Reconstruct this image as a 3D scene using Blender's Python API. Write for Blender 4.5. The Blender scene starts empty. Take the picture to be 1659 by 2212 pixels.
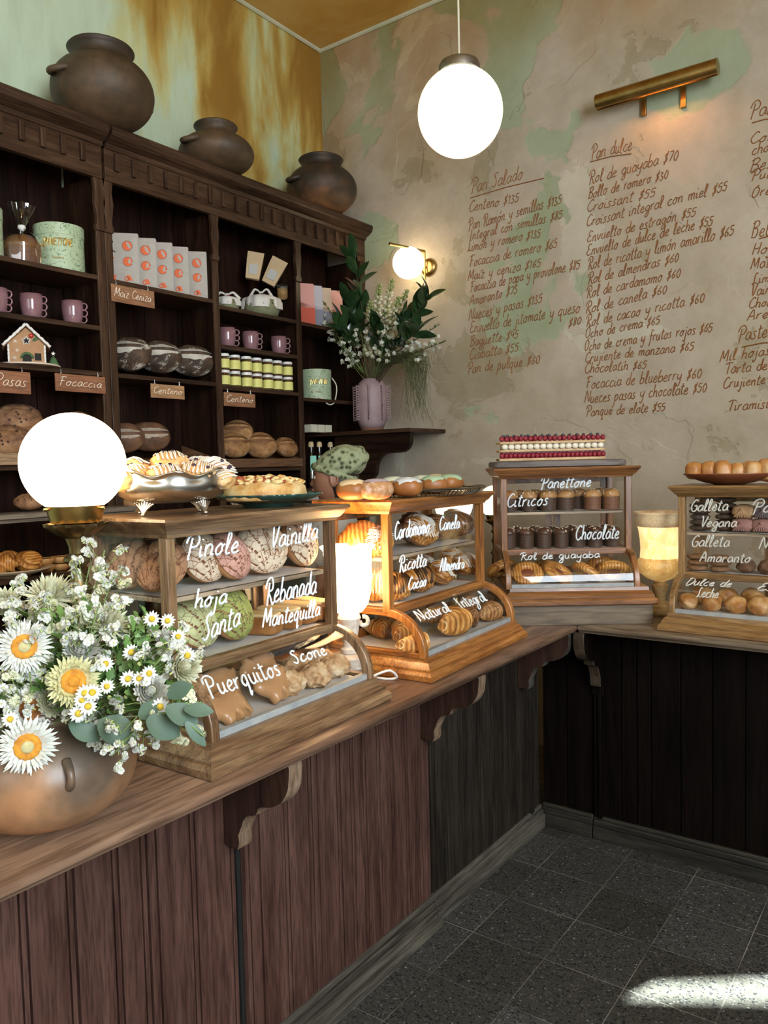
import bpy, bmesh, math, random
from math import sin, cos, pi, radians, sqrt, atan2, exp
from mathutils import Vector, Matrix, Euler, noise
random.seed(7)
SC = bpy.context.scene
COL = SC.collection
# ---------------------------------------------------------------- camera
CAMZ = 1.55
ROT = Matrix(((0.809, -0.015, 0.588), (0.588, 0.062, -0.807), (-0.024, 0.998, 0.059)))
_x = ROT.col[0].normalized(); _z = ROT.col[2] - _x * ROT.col[2].dot(_x); _z.normalize(); _y = _z.cross(_x)
ROT = Matrix((_x, _y, _z)).transposed()
FPX, CX, CY = 1700.0, 829.5, 1106.0
cd = bpy.data.cameras.new('camera'); cam = bpy.data.objects.new('camera', cd); COL.objects.link(cam)
cd.sensor_fit = 'HORIZONTAL'; cd.sensor_width = 36; cd.lens = 36 * FPX / 1659; cd.clip_start = 0.05
CAM = Vector((0, 0, CAMZ))
cam.matrix_world = Matrix.Translation(CAM) @ ROT.to_4x4()
SC.camera = cam
# ---------------------------------------------------------------- exposure, world, daylight
SC.view_settings.view_transform = 'Standard'
SC.view_settings.look = 'None'
SC.view_settings.gamma = 1
SC.view_settings.use_curve_mapping = False
SC.view_settings.exposure = 0.12
SC.cycles.use_denoising = True
SC.cycles.max_bounces = 7
SC.cycles.transparent_max_bounces = 24
SC.cycles.diffuse_bounces = 4
SC.cycles.glossy_bounces = 3
SC.cycles.sample_clamp_indirect = 4
SC.cycles.caustics_reflective = False
SC.cycles.caustics_refractive = False
W = bpy.data.worlds.new('sky'); SC.world = W; W.use_nodes = True
bg = W.node_tree.nodes['Background']; bg.inputs[0].default_value = (0.75, 0.87, 1.0, 1); bg.inputs[1].default_value = 1.0

def area_light(name, loc, direction, sx, sy, power, color):
    l = bpy.data.lights.new(name, 'AREA'); l.shape = 'RECTANGLE'; l.size = sx; l.size_y = sy
    l.energy = power; l.color = color
    o = bpy.data.objects.new(name, l); COL.objects.link(o); o.location = loc
    o.rotation_euler = Vector(direction).to_track_quat('-Z', 'Z').to_euler()
    return o
# daylight through the street windows beside and behind the camera
area_light('window_daylight_side', (2.36, -0.35, 2.65), (-1, 0, -0.0), 2.5, 1.9, 290, (0.80, 0.91, 1.0))
area_light('window_daylight_street', (-0.3, -2.56, 2.4), (0, 1, 0.0), 2.0, 1.5, 26, (0.86, 0.93, 1.0))
sun = bpy.data.lights.new('sun', 'SUN'); sun.energy = 120; sun.angle = radians(0.4); sun.color = (0.9, 1.0, 0.97)
so = bpy.data.objects.new('sun', sun); COL.objects.link(so)
SUND = Vector((-0.15, 1.0, -0.66)).normalized()
so.rotation_euler = SUND.to_track_quat('-Z', 'Y').to_euler(); so.location = (2, -5, 5)

# ---------------------------------------------------------------- measuring helpers
def ray(px, py): return ROT @ Vector((px - CX, -(py - CY), -FPX)) / FPX
def A(px, py, depth): return CAM + ray(px, py) * depth
def hitX(px, py, X): r = ray(px, py); return CAM + r * (X / r.x)
def hitY(px, py, Y): r = ray(px, py); return CAM + r * (Y / r.y)
def hitZ(px, py, Z): r = ray(px, py); return CAM + r * ((Z - CAMZ) / r.z)

# ---------------------------------------------------------------- materials
MATS = {}
def newmat(name):
    m = bpy.data.materials.new(name); m.use_nodes = True; MATS[name] = m
    nt = m.node_tree; b = nt.nodes['Principled BSDF']; return m, nt, b
def N(nt, t, **kw):
    n = nt.nodes.new('ShaderNode' + t)
    for k, v in kw.items():
        if k in n.inputs: n.inputs[k].default_value = v
        else: setattr(n, k, v)
    return n
def ramp(nt, cols, fac, interp='LINEAR'):
    r = nt.nodes.new('ShaderNodeValToRGB'); e = r.color_ramp.elements; r.color_ramp.interpolation = interp
    while len(e) < len(cols): e.new(0.5)
    for el, (p, c) in zip(e, cols): el.position = p; el.color = (*c, 1) if len(c) == 3 else c
    nt.links.new(fac, r.inputs[0]); return r
def coords(nt, scale=(1, 1, 1), kind='Object', loc=(0, 0, 0)):
    tc = N(nt, 'TexCoord'); mp = N(nt, 'Mapping'); mp.inputs['Scale'].default_value = scale; mp.inputs['Location'].default_value = loc
    nt.links.new(tc.outputs[kind], mp.inputs[0]); return mp.outputs[0]
def nm(name, cols, scale=8, stretch=(1, 1, 1), rough=0.6, bump=0.2, bdist=0.003, detail=4, metal=0, dist=0, spec=0.5, bscale=None, coat=0, sss=0, kind='Object'):
    if name in MATS: return MATS[name]
    m, nt, b = newmat(name)
    c = coords(nt, stretch, kind)
    n = N(nt, 'TexNoise', Scale=scale, Detail=detail, Roughness=0.6, Distortion=dist); nt.links.new(c, n.inputs['Vector'])
    if len(cols) == 1: b.inputs['Base Color'].default_value = (*cols[0], 1)
    else:
        if len(cols[0]) == 3: cols = [(0.3 + 0.4 * i / (len(cols) - 1), q) for i, q in enumerate(cols)]
        r = ramp(nt, cols, n.outputs[0]); nt.links.new(r.outputs[0], b.inputs['Base Color'])
    b.inputs['Roughness'].default_value = rough; b.inputs['Metallic'].default_value = metal
    b.inputs['Specular IOR Level'].default_value = spec; b.inputs['Coat Weight'].default_value = coat
    b.inputs['Subsurface Weight'].default_value = sss; b.inputs['Subsurface Scale'].default_value = 0.01
    if bump:
        n2 = n
        if bscale:
            n2 = N(nt, 'TexNoise', Scale=bscale, Detail=5, Roughness=0.6); nt.links.new(c, n2.inputs['Vector'])
        bp = N(nt, 'Bump', Strength=bump, Distance=bdist); nt.links.new(n2.outputs[0], bp.inputs['Height']); nt.links.new(bp.outputs[0], b.inputs['Normal'])
    return m
def plain(name, c, rough=0.5, metal=0, spec=0.5, coat=0): return nm(name, [c], rough=rough, metal=metal, spec=spec, coat=coat, bump=0)
def wood(name, c1, c2, axis='x', rough=0.45, scale=9, c3=None, coat=0.0, spec=0.5):
    key = name + '_' + axis
    if key in MATS: return MATS[key]
    m, nt, b = newmat(key)
    st = {'x': (0.07, 1, 1), 'y': (1, 0.07, 1), 'z': (1, 1, 0.07)}[axis]
    c = coords(nt, st)
    n = N(nt, 'TexNoise', Scale=scale * 3, Detail=6, Roughness=0.65, Distortion=0.6); nt.links.new(c, n.inputs['Vector'])
    n2 = N(nt, 'TexNoise', Scale=scale * 22, Detail=3, Roughness=0.5); nt.links.new(c, n2.inputs['Vector'])
    big = N(nt, 'TexNoise', Scale=2.5, Detail=3); nt.links.new(coords(nt), big.inputs['Vector'])
    c3 = c3 or tuple(x * 0.35 for x in c1)
    r = ramp(nt, [(0.3, c3), (0.42, c1), (0.62, c2)], n.outputs[0])
    r2 = ramp(nt, [(0.38, (0.45, 0.45, 0.45)), (0.55, (1, 1, 1))], n2.outputs[0])
    r3 = ramp(nt, [(0.3, (0.65, 0.65, 0.65)), (0.7, (1.15, 1.15, 1.15))], big.outputs[0])
    mx = N(nt, 'Mix', data_type='RGBA', blend_type='MULTIPLY'); mx.inputs[0].default_value = 0.7
    nt.links.new(r.outputs[0], mx.inputs[6]); nt.links.new(r2.outputs[0], mx.inputs[7])
    mx2 = N(nt, 'Mix', data_type='RGBA', blend_type='MULTIPLY'); mx2.inputs[0].default_value = 0.8
    nt.links.new(mx.outputs[2], mx2.inputs[6]); nt.links.new(r3.outputs[0], mx2.inputs[7])
    nt.links.new(mx2.outputs[2], b.inputs['Base Color'])
    b.inputs['Roughness'].default_value = rough; b.inputs['Coat Weight'].default_value = coat; b.inputs['Coat Roughness'].default_value = 0.25; b.inputs['Specular IOR Level'].default_value = spec
    bp = N(nt, 'Bump', Strength=0.25, Distance=0.002); nt.links.new(n2.outputs[0], bp.inputs['Height']); nt.links.new(bp.outputs[0], b.inputs['Normal'])
    return m
def glassmat(name, tint=(1, 1, 1), refl=1.0):
    if name in MATS: return MATS[name]
    m = bpy.data.materials.new(name); m.use_nodes = True; MATS[name] = m; nt = m.node_tree; nt.nodes.clear()
    o = N(nt, 'OutputMaterial'); t = N(nt, 'BsdfTransparent', Color=(*tint, 1)); g = N(nt, 'BsdfGlossy', Roughness=0.015)
    f = N(nt, 'Fresnel', IOR=1.45); mu = N(nt, 'Math', operation='MULTIPLY'); mu.inputs[1].default_value = refl
    mx = N(nt, 'MixShader'); L = nt.links.new
    L(f.outputs[0], mu.inputs[0]); L(mu.outputs[0], mx.inputs[0]); L(t.outputs[0], mx.inputs[1]); L(g.outputs[0], mx.inputs[2]); L(mx.outputs[0], o.inputs[0])
    return m
def glow(name, c, s, rim=None):
    if name in MATS: return MATS[name]
    m, nt, b = newmat(name)
    b.inputs['Base Color'].default_value = (0.9, 0.88, 0.82, 1); b.inputs['Roughness'].default_value = 0.15
    b.inputs['Emission Color'].default_value = (*c, 1); b.inputs['Emission Strength'].default_value = s
    return m

# ---------------------------------------------------------------- mesh helpers
class MB:
    def __init__(s): s.v = []; s.f = []; s.m = []
    def add(s, vs, fs, mi=0, M=None):
        k = len(s.v)
        s.v += [M @ Vector(v) for v in vs] if M is not None else [Vector(v) for v in vs]
        s.f += [tuple(i + k for i in f) for f in fs]
        s.m += mi if isinstance(mi, list) else [mi] * len(fs)
        return s
    def box(s, a, b, M=None, mi=0):
        x0, y0, z0 = a; x1, y1, z1 = b
        return s.add([(x0, y0, z0), (x1, y0, z0), (x1, y1, z0), (x0, y1, z0), (x0, y0, z1), (x1, y0, z1), (x1, y1, z1), (x0, y1, z1)],
                     [(0, 3, 2, 1), (4, 5, 6, 7), (0, 1, 5, 4), (1, 2, 6, 5), (2, 3, 7, 6), (3, 0, 4, 7)], mi, M)
    def grid(s, P, closeu=False, closev=False, mi=0, M=None, mf=None):
        nu, nv = len(P), len(P[0]); vs = [p for r in P for p in r]; fs = []; ms = []
        for i in range(nu if closeu else nu - 1):
            for j in range(nv if closev else nv - 1):
                a, b = i, (i + 1) % nu; c, d = j, (j + 1) % nv
                fs.append((a * nv + c, b * nv + c, b * nv + d, a * nv + d)); ms.append(mf(i, j) if mf else mi)
        return s.add(vs, fs, ms, M)
    def lathe(s, prof, seg=32, M=None, mi=0, rf=None, a0=0, a1=2 * pi):
        full = abs(a1 - a0 - 2 * pi) < 1e-6
        P = []
        for i in range(seg if full else seg + 1):
            t = a0 + (a1 - a0) * i / seg
            P.append([(r * (rf(t, z) if rf else 1) * cos(t), r * (rf(t, z) if rf else 1) * sin(t), z) for r, z in prof])
        return s.grid(P, closeu=full, mi=mi, M=M)
    def blob(s, rx, ry, rz, f=None, nu=28, nv=16, M=None, mi=0, mf=None, p=1.0):
        P = []
        for i in range(nu):
            t = 2 * pi * i / nu; row = []
            for j in range(nv + 1):
                q = pi * j / nv - pi / 2
                cz = cos(q); n = Vector((cos(t) * cz, sin(t) * cz, sin(q)))
                if p != 1: n = Vector([math.copysign(abs(c) ** p, c) for c in n])
                k = f(n) if f else 1
                row.append((n.x * rx * k, n.y * ry * k, n.z * rz * k))
            P.append(row)
        return s.grid(P, closeu=True, M=M, mi=mi, mf=mf)
    def tube(s, pts, r, sides=6, M=None, mi=0, cap=True, closed=False):
        pts = [Vector(p) for p in pts]; n = len(pts)
        if n < 2: return s
        P = []; up = None
        for i, p in enumerate(pts):
            if closed: t = pts[(i + 1) % n] - pts[i - 1]
            else: t = pts[min(i + 1, n - 1)] - pts[max(i - 1, 0)]
            if t.length < 1e-9: t = Vector((0, 0, 1))
            t.normalize()
            if up is None: up = Vector((0, 0, 1)) if abs(t.z) < 0.9 else Vector((1, 0, 0))
            a = up - t * up.dot(t)
            if a.length < 1e-6: a = t.orthogonal()
            a.normalize(); b = t.cross(a); up = a
            rr = r(i / (n - 1)) if callable(r) else (r[i] if isinstance(r, (list, tuple)) else r)
            P.append([p + (a * cos(2 * pi * k / sides) + b * sin(2 * pi * k / sides)) * rr for k in range(sides)])
        s.grid(P, closeu=closed, closev=True, M=M, mi=mi)
        if cap and not closed:
            k = len(s.v) - n * sides
            s.f.append(tuple(k + i for i in range(sides))[::-1]); s.f.append(tuple(k + (n - 1) * sides + i for i in range(sides))); s.m += [mi, mi]
        return s
    def prism(s, poly, d, M=None, mi=0):
        """polygon in XY extruded along +Z by d"""
        n = len(poly)
        return s.add([(x, y, 0) for x, y in poly] + [(x, y, d) for x, y in poly],
                     [tuple(range(n))[::-1], tuple(range(n, 2 * n))] + [(i, (i + 1) % n, n + (i + 1) % n, n + i) for i in range(n)], mi, M)
    def obj(s, name, mats, parent=None, loc=None, rot=None, smooth=True, angle=35, bevel=0, sub=0):
        me = bpy.data.meshes.new(name); me.from_pydata([tuple(v) for v in s.v], [], s.f)
        for m in (mats if isinstance(mats, (list, tuple)) else [mats]): me.materials.append(m)
        if any(s.m): me.polygons.foreach_set('material_index', s.m)
        bm = bmesh.new(); bm.from_mesh(me); bmesh.ops.remove_doubles(bm, verts=bm.verts, dist=1e-6); bmesh.ops.recalc_face_normals(bm, faces=bm.faces); bm.to_mesh(me); bm.free()
        if smooth:
            me.shade_smooth()
            if angle: me.set_sharp_from_angle(angle=radians(angle))
        o = bpy.data.objects.new(name, me); COL.objects.link(o)
        if parent is not None: o.parent = parent
        if loc is not None: o.location = loc
        if rot is not None: o.rotation_euler = rot
        if bevel:
            b = o.modifiers.new('bevel', 'BEVEL'); b.width = bevel; b.segments = 2; b.limit_method = 'ANGLE'; b.angle_limit = radians(40)
        if sub:
            b = o.modifiers.new('sub', 'SUBSURF'); b.levels = sub; b.render_levels = sub
        return o
def TX(x=0, y=0, z=0, rx=0, ry=0, rz=0, s=1):
    S = Matrix.Diagonal((*(s if isinstance(s, tuple) else (s, s, s)), 1))
    return Matrix.Translation((x, y, z)) @ Euler((rx, ry, rz)).to_matrix().to_4x4() @ S
def tag(o, label, cat, group=None, kind=None):
    o['label'] = label; o['category'] = cat
    if group: o['group'] = group
    if kind: o['kind'] = kind
    return o
def thing(name, label, cat, M=None, group=None):
    o = bpy.data.objects.new(name, None); COL.objects.link(o); o.empty_display_size = 0.05
    if M is not None: o.matrix_world = M if isinstance(M, Matrix) else Matrix.Translation(M)
    return tag(o, label, cat, group)
def dup(root, M=None, label=None, group=None, skip=()):
    r = root.copy(); COL.objects.link(r)
    if M is not None: r.matrix_world = M if isinstance(M, Matrix) else Matrix.Translation(M)
    if label: r['label'] = label
    if group: r['group'] = group
    def rec(a, b):
        for ch in a.children:
            if ch.name.split('.')[0] in skip: continue
            c = ch.copy(); COL.objects.link(c); c.parent = b; rec(ch, c)
    rec(root, r)
    return r
def struct(o): o['kind'] = 'structure'; return o
class Series:
    """first use moves the prototype itself, later ones copy it with its parts"""
    def __init__(s, proto): s.p = proto; s.used = False
    def put(s, M, label, group=None, **k):
        if not s.used:
            s.used = True; s.p.matrix_world = M if isinstance(M, Matrix) else Matrix.Translation(M); s.p['label'] = label
            if group: s.p['group'] = group
            return s.p
        return dup(s.p, M, label, group, **k)
ORD = ['first', 'second', 'third', 'fourth', 'fifth', 'sixth', 'seventh', 'eighth', 'ninth', 'tenth', 'eleventh', 'twelfth']
def nz(p, s=1.0, seed=0): return noise.noise(Vector(p) * s + Vector((seed * 3.17, seed * 1.7, seed * 2.3)))

# ---------------------------------------------------------------- handwriting
GL = dict(l.split('=', 1) for l in '''a=9|8,9 4,10 1,6 1,2 4,0 7,3 8,9 8,2 10,1
b=9|2,20 1,10 1,1 5,0 8,3 7,8 4,9 1,6
c=8|7,9 4,10 1,6 1,2 4,0 8,2
d=9|8,8 4,10 1,6 1,2 4,0 7,3 8,20 8,3 10,1
e=8|1,4 6,6 6,9 4,10 1,6 1,2 4,0 8,2
f=7|8,18 5,20 3,16 3,0 2,-8;0,10 7,10
g=9|8,9 4,10 1,6 1,3 4,1 7,4 8,9 8,-5 5,-9 2,-7 4,-3 9,1
h=9|1,20 1,0;1,5 4,10 7,8 7,1 9,1
i=4|1,9 1,2 2,0 4,1;2,14 2,15
j=5|3,9 3,-6 1,-9 -1,-6;3,14 3,15
k=8|1,20 1,0;7,9 1,4 4,4 8,0
l=5|1,3 4,16 2,20 1,16 1,2 3,0 5,1
m=13|1,10 1,0;1,6 4,10 6,8 6,0;6,6 9,10 11,8 11,1 13,1
n=9|1,10 1,0;1,6 4,10 7,8 7,1 9,1
o=9|5,10 1,6 1,2 4,0 7,3 7,8 5,10 7,8 9,9
p=9|1,10 1,-9;1,7 4,10 7,7 6,2 3,0 1,2
q=9|7,9 4,10 1,6 1,2 4,0 7,4;7,10 7,-9 9,-6
r=7|1,10 1,0;1,6 3,9 6,10
s=7|6,9 3,10 2,7 5,4 5,1 2,0 0,1
t=6|3,17 2,2 4,0 6,1;0,12 6,13
u=9|1,10 1,3 3,0 6,2 7,10 7,2 9,1
v=8|0,10 3,0 7,10
x=8|0,10 7,0;7,10 0,0
y=9|1,10 1,4 4,2 7,5;8,10 7,-4 4,-9 1,-6
z=8|1,10 7,10 1,0 8,0
A=11|0,0 5,20 10,0;2,7 9,8
B=10|2,20 1,0;-1,17 6,20 9,16 6,12 1,11 7,10 9,5 6,0 0,1
C=10|9,17 6,20 2,16 0,9 2,2 6,0 11,4
D=11|2,20 1,0 6,0 10,7 9,15 4,20 -1,18
E=10|9,18 5,20 2,17 3,12 6,11 2,10 0,4 4,0 10,3
F=10|3,19 2,0;-1,17 4,20 10,19;1,11 7,11
G=10|9,17 6,20 2,16 0,9 2,2 6,0 9,3 9,9 5,9
H=11|1,20 1,0;9,20 9,0;1,10 9,11
I=5|2,20 1,0
L=9|6,19 3,20 2,14 3,4 0,0 4,2 9,0
M=14|0,0 2,20 6,5 11,20 12,0
N=12|0,0 2,20 9,1 11,20
O=11|5,20 1,15 1,5 5,0 9,5 9,15 5,20 8,22
P=10|3,17 2,-2;-2,13 0,19 6,21 10,16 8,10 3,9
R=11|3,17 2,-1;-2,13 0,19 6,21 9,16 8,11 3,10 6,6 10,-1 12,1
S=9|8,18 5,20 2,16 5,11 7,5 4,0 0,3
T=9|-2,17 4,20 11,19;5,19 4,0
V=10|0,19 2,20 5,0 10,21
0=8|4,14 1,10 1,4 4,0 7,4 7,10 4,14
1=5|0,11 3,14 3,0
3=8|1,13 5,13 3,8 7,4 4,0 0,2
4=8|1,14 0,7 7,7;6,12 6,0
5=8|7,14 2,14 1,9 6,8 6,2 2,0 0,2
6=8|6,14 1,7 2,1 6,2 6,6 2,7
7=8|0,14 7,14 3,0
8=8|6,13 3,14 2,10 6,5 4,0 1,3 6,10 6,13
$=8|7,12 3,13 2,9 6,6 5,2 0,2;6,17 2,-3
-=8|0,7 7,7'''.split('\n'))
GL = {k: (float(v.split('|')[0]), [[tuple(map(float, q.split(','))) for q in st.split()] for st in v.split('|')[1].split(';')]) for k, v in GL.items()}
ACC = {'á': 'a', 'é': 'e', 'í': 'i', 'ó': 'o'}
def spline(p, n=4):
    if len(p) < 3: return p
    out = []
    for i in range(len(p) - 1):
        a = p[max(i - 1, 0)]; b = p[i]; c = p[i + 1]; d = p[min(i + 2, len(p) - 1)]
        for k in range(n):
            t = k / n
            out.append(tuple(0.5 * (2 * b[j] + (c[j] - a[j]) * t + (2 * a[j] - 5 * b[j] + 4 * c[j] - d[j]) * t * t + (3 * b[j] - a[j] - 3 * c[j] + d[j]) * t ** 3) for j in range(len(b))))
    return out + [tuple(p[-1])]
def strokes(s, slant=0.25, gap=1.5, seed=0, jit=0.5, n=4):
    rnd = random.Random(seed + len(s)); x = 0; out = []
    for ch in s:
        if ch == ' ': x += 9; continue
        base = ACC.get(ch, ch)
        w, sts = GL[base]
        dy = rnd.uniform(-jit, jit)
        for st in sts:
            st = [(a + rnd.uniform(-jit, jit) * 0.6, b + dy + rnd.uniform(-jit, jit) * 0.6) for a, b in st]
            out.append([(x + a + b * slant, b) for a, b in spline(st, n)])
        if ch in ACC: out.append([(x + 5 + 14 * slant, 13), (x + 7 + 17 * slant, 17)])
        x += w + gap
    return out, x - gap
def writing(name, lines, mat, parent, fn, r, seed=0, sides=4, slant=0.25, jit=0.5):
    """lines: (text, (u0,v0), (u1,v1), capheight); fn maps (u,v) to 3-D. one mesh of raised strokes"""
    mb = MB()
    for li, (s, p0, p1, h) in enumerate(lines):
        sts, w = strokes(s, slant, seed=seed + li, jit=jit)
        k = h / 20
        ux, uy = (p1[0] - p0[0]) / w, (p1[1] - p0[1]) / w
        for st in sts: mb.tube([fn(p0[0] + a * ux, p0[1] + a * uy + b * k) for a, b in st], r, sides)
    return mb.obj(name, mat, parent, smooth=False)
# ================================================================ the room
def wallmat_back():
    m, nt, b = newmat('peeling_plaster'); L = nt.links.new
    c = coords(nt)
    n1 = N(nt, 'TexNoise', Scale=1.6, Detail=8, Roughness=0.62, Distortion=0.4); L(c, n1.inputs['Vector'])
    n2 = N(nt, 'TexNoise', Scale=5, Detail=8, Roughness=0.7); L(c, n2.inputs['Vector'])
    n3 = N(nt, 'TexNoise', Scale=1.5, Detail=5, Roughness=0.5, Distortion=0.25); L(coords(nt, loc=(4.3, 1.0, 7.7)), n3.inputs['Vector'])
    base = ramp(nt, [(0.25, (0.29, 0.235, 0.15)), (0.395, (0.36, 0.30, 0.20)), (0.41, (0.43, 0.36, 0.265)), (0.56, (0.475, 0.40, 0.315)), (0.615, (0.50, 0.43, 0.34)), (0.63, (0.55, 0.50, 0.40))], n1.outputs[0])
    fine = ramp(nt, [(0.3, (0.82, 0.8, 0.76)), (0.65, (1.06, 1.06, 1.06))], n2.outputs[0])
    mx = N(nt, 'Mix', data_type='RGBA', blend_type='MULTIPLY'); mx.inputs[0].default_value = 0.9
    L(base.outputs[0], mx.inputs[6]); L(fine.outputs[0], mx.inputs[7])
    # old green paint shows where the top coat has gone, more of it high up
    sep = N(nt, 'SeparateXYZ'); L(c, sep.inputs[0])
    hgt = N(nt, 'MapRange'); hgt.inputs['From Min'].default_value = 1.6; hgt.inputs['From Max'].default_value = 3.9; hgt.inputs['To Min'].default_value = -0.13; hgt.inputs['To Max'].default_value = 0.045; L(sep.outputs['Z'], hgt.inputs[0])
    ad = N(nt, 'Math', operation='ADD'); L(n3.outputs[0], ad.inputs[0]); L(hgt.outputs[0], ad.inputs[1])
    gm = ramp(nt, [(0.557, (0, 0, 0)), (0.572, (1, 1, 1))], ad.outputs[0])
    mg = N(nt, 'Mix', data_type='RGBA'); L(gm.outputs[0], mg.inputs[0]); L(mx.outputs[2], mg.inputs[6])
    gcol = ramp(nt, [(0.3, (0.30, 0.34, 0.21)), (0.7, (0.38, 0.41, 0.28))], n2.outputs[0]); L(gcol.outputs[0], mg.inputs[7])
    # ochre damp towards the ceiling corner
    n4 = N(nt, 'TexNoise', Scale=1.2, Detail=5); L(coords(nt, (1, 1, 0.6), loc=(1, 5, 2)), n4.inputs['Vector'])
    dm = N(nt, 'MapRange'); dm.inputs['From Min'].default_value = 2.7; dm.inputs['From Max'].default_value = 4.2; dm.inputs['To Min'].default_value = -0.35; dm.inputs['To Max'].default_value = 0.22; L(sep.outputs['Z'], dm.inputs[0])
    a2 = N(nt, 'Math', operation='ADD'); L(n4.outputs[0], a2.inputs[0]); L(dm.outputs[0], a2.inputs[1])
    om = ramp(nt, [(0.5, (0, 0, 0)), (0.75, (1, 1, 1))], a2.outputs[0])
    mo = N(nt, 'Mix', data_type='RGBA', blend_type='MULTIPLY'); L(om.outputs[0], mo.inputs[0]); L(mg.outputs[2], mo.inputs[6]); mo.inputs[7].default_value = (0.78, 0.58, 0.33, 1)
    L(mo.outputs[2], b.inputs['Base Color']); b.inputs['Roughness'].default_value = 0.75
    # flakes: stepped edges
    st = ramp(nt, [(0.40, (0, 0, 0)), (0.408, (1, 1, 1)), (0.62, (1, 1, 1)), (0.626, (0.3, 0.3, 0.3))], n1.outputs[0])
    s2 = ramp(nt, [(0.40, (0, 0, 0)), (0.41, (1, 1, 1))], n3.outputs[0])
    h1 = N(nt, 'Math', operation='ADD'); L(st.outputs[0], h1.inputs[0]); L(s2.outputs[0], h1.inputs[1])
    h2 = N(nt, 'Math', operation='MULTIPLY_ADD'); L(gm.outputs[0], h2.inputs[0]); h2.inputs[1].default_value = -0.9; L(h1.outputs[0], h2.inputs[2])
    h3 = N(nt, 'Math', operation='MULTIPLY_ADD'); L(n2.outputs[0], h3.inputs[0]); h3.inputs[1].default_value = 2.2; L(h2.outputs[0], h3.inputs[2])
    bp = N(nt, 'Bump', Strength=0.5, Distance=0.006); L(h3.outputs[0], bp.inputs['Height']); L(bp.outputs[0], b.inputs['Normal'])
    return m
def wallmat_left():
    m, nt, b = newmat('stained_pale_green_paint'); L = nt.links.new
    n1 = N(nt, 'TexNoise', Scale=1.9, Detail=7, Roughness=0.55, Distortion=0.5); L(coords(nt, (1, 1.35, 0.42), loc=(0, 0.42, 0.3)), n1.inputs['Vector'])
    n2 = N(nt, 'TexNoise', Scale=9, Detail=6, Roughness=0.6, Distortion=0.3); L(coords(nt, (1, 1.5, 0.35)), n2.inputs['Vector'])
    c = coords(nt); sep = N(nt, 'SeparateXYZ'); L(c, sep.inputs[0])
    # damp runs down from the ceiling and along the corner
    dz = N(nt, 'MapRange'); dz.inputs['From Min'].default_value = 2.9; dz.inputs['From Max'].default_value = 4.2; dz.inputs['To Min'].default_value = -0.03; dz.inputs['To Max'].default_value = 0.17; L(sep.outputs['Z'], dz.inputs[0])
    dy = N(nt, 'MapRange'); dy.inputs['From Min'].default_value = 2.05; dy.inputs['From Max'].default_value = 2.75; dy.inputs['To Min'].default_value = -0.3; dy.inputs['To Max'].default_value = -0.035; L(sep.outputs['Y'], dy.inputs[0])
    a = N(nt, 'Math', operation='ADD'); L(n1.outputs[0], a.inputs[0]); L(dz.outputs[0], a.inputs[1])
    a2 = N(nt, 'Math', operation='ADD'); L(a.outputs[0], a2.inputs[0]); L(dy.outputs[0], a2.inputs[1])
    r = ramp(nt, [(0.40, (0.50, 0.60, 0.43)), (0.475, (0.52, 0.52, 0.25)), (0.535, (0.46, 0.31, 0.07)), (0.62, (0.30, 0.15, 0.02))], a2.outputs[0])
    f = ramp(nt, [(0.3, (0.86, 0.84, 0.8)), (0.6, (1.05, 1.05, 1.05))], n2.outputs[0])
    mx = N(nt, 'Mix', data_type='RGBA', blend_type='MULTIPLY'); mx.inputs[0].default_value = 0.8; L(r.outputs[0], mx.inputs[6]); L(f.outputs[0], mx.inputs[7])
    L(mx.outputs[2], b.inputs['Base Color']); b.inputs['Roughness'].default_value = 0.6
    bp = N(nt, 'Bump', Strength=0.25, Distance=0.004); L(n2.outputs[0], bp.inputs['Height']); L(bp.outputs[0], b.inputs['Normal'])
    return m
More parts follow.
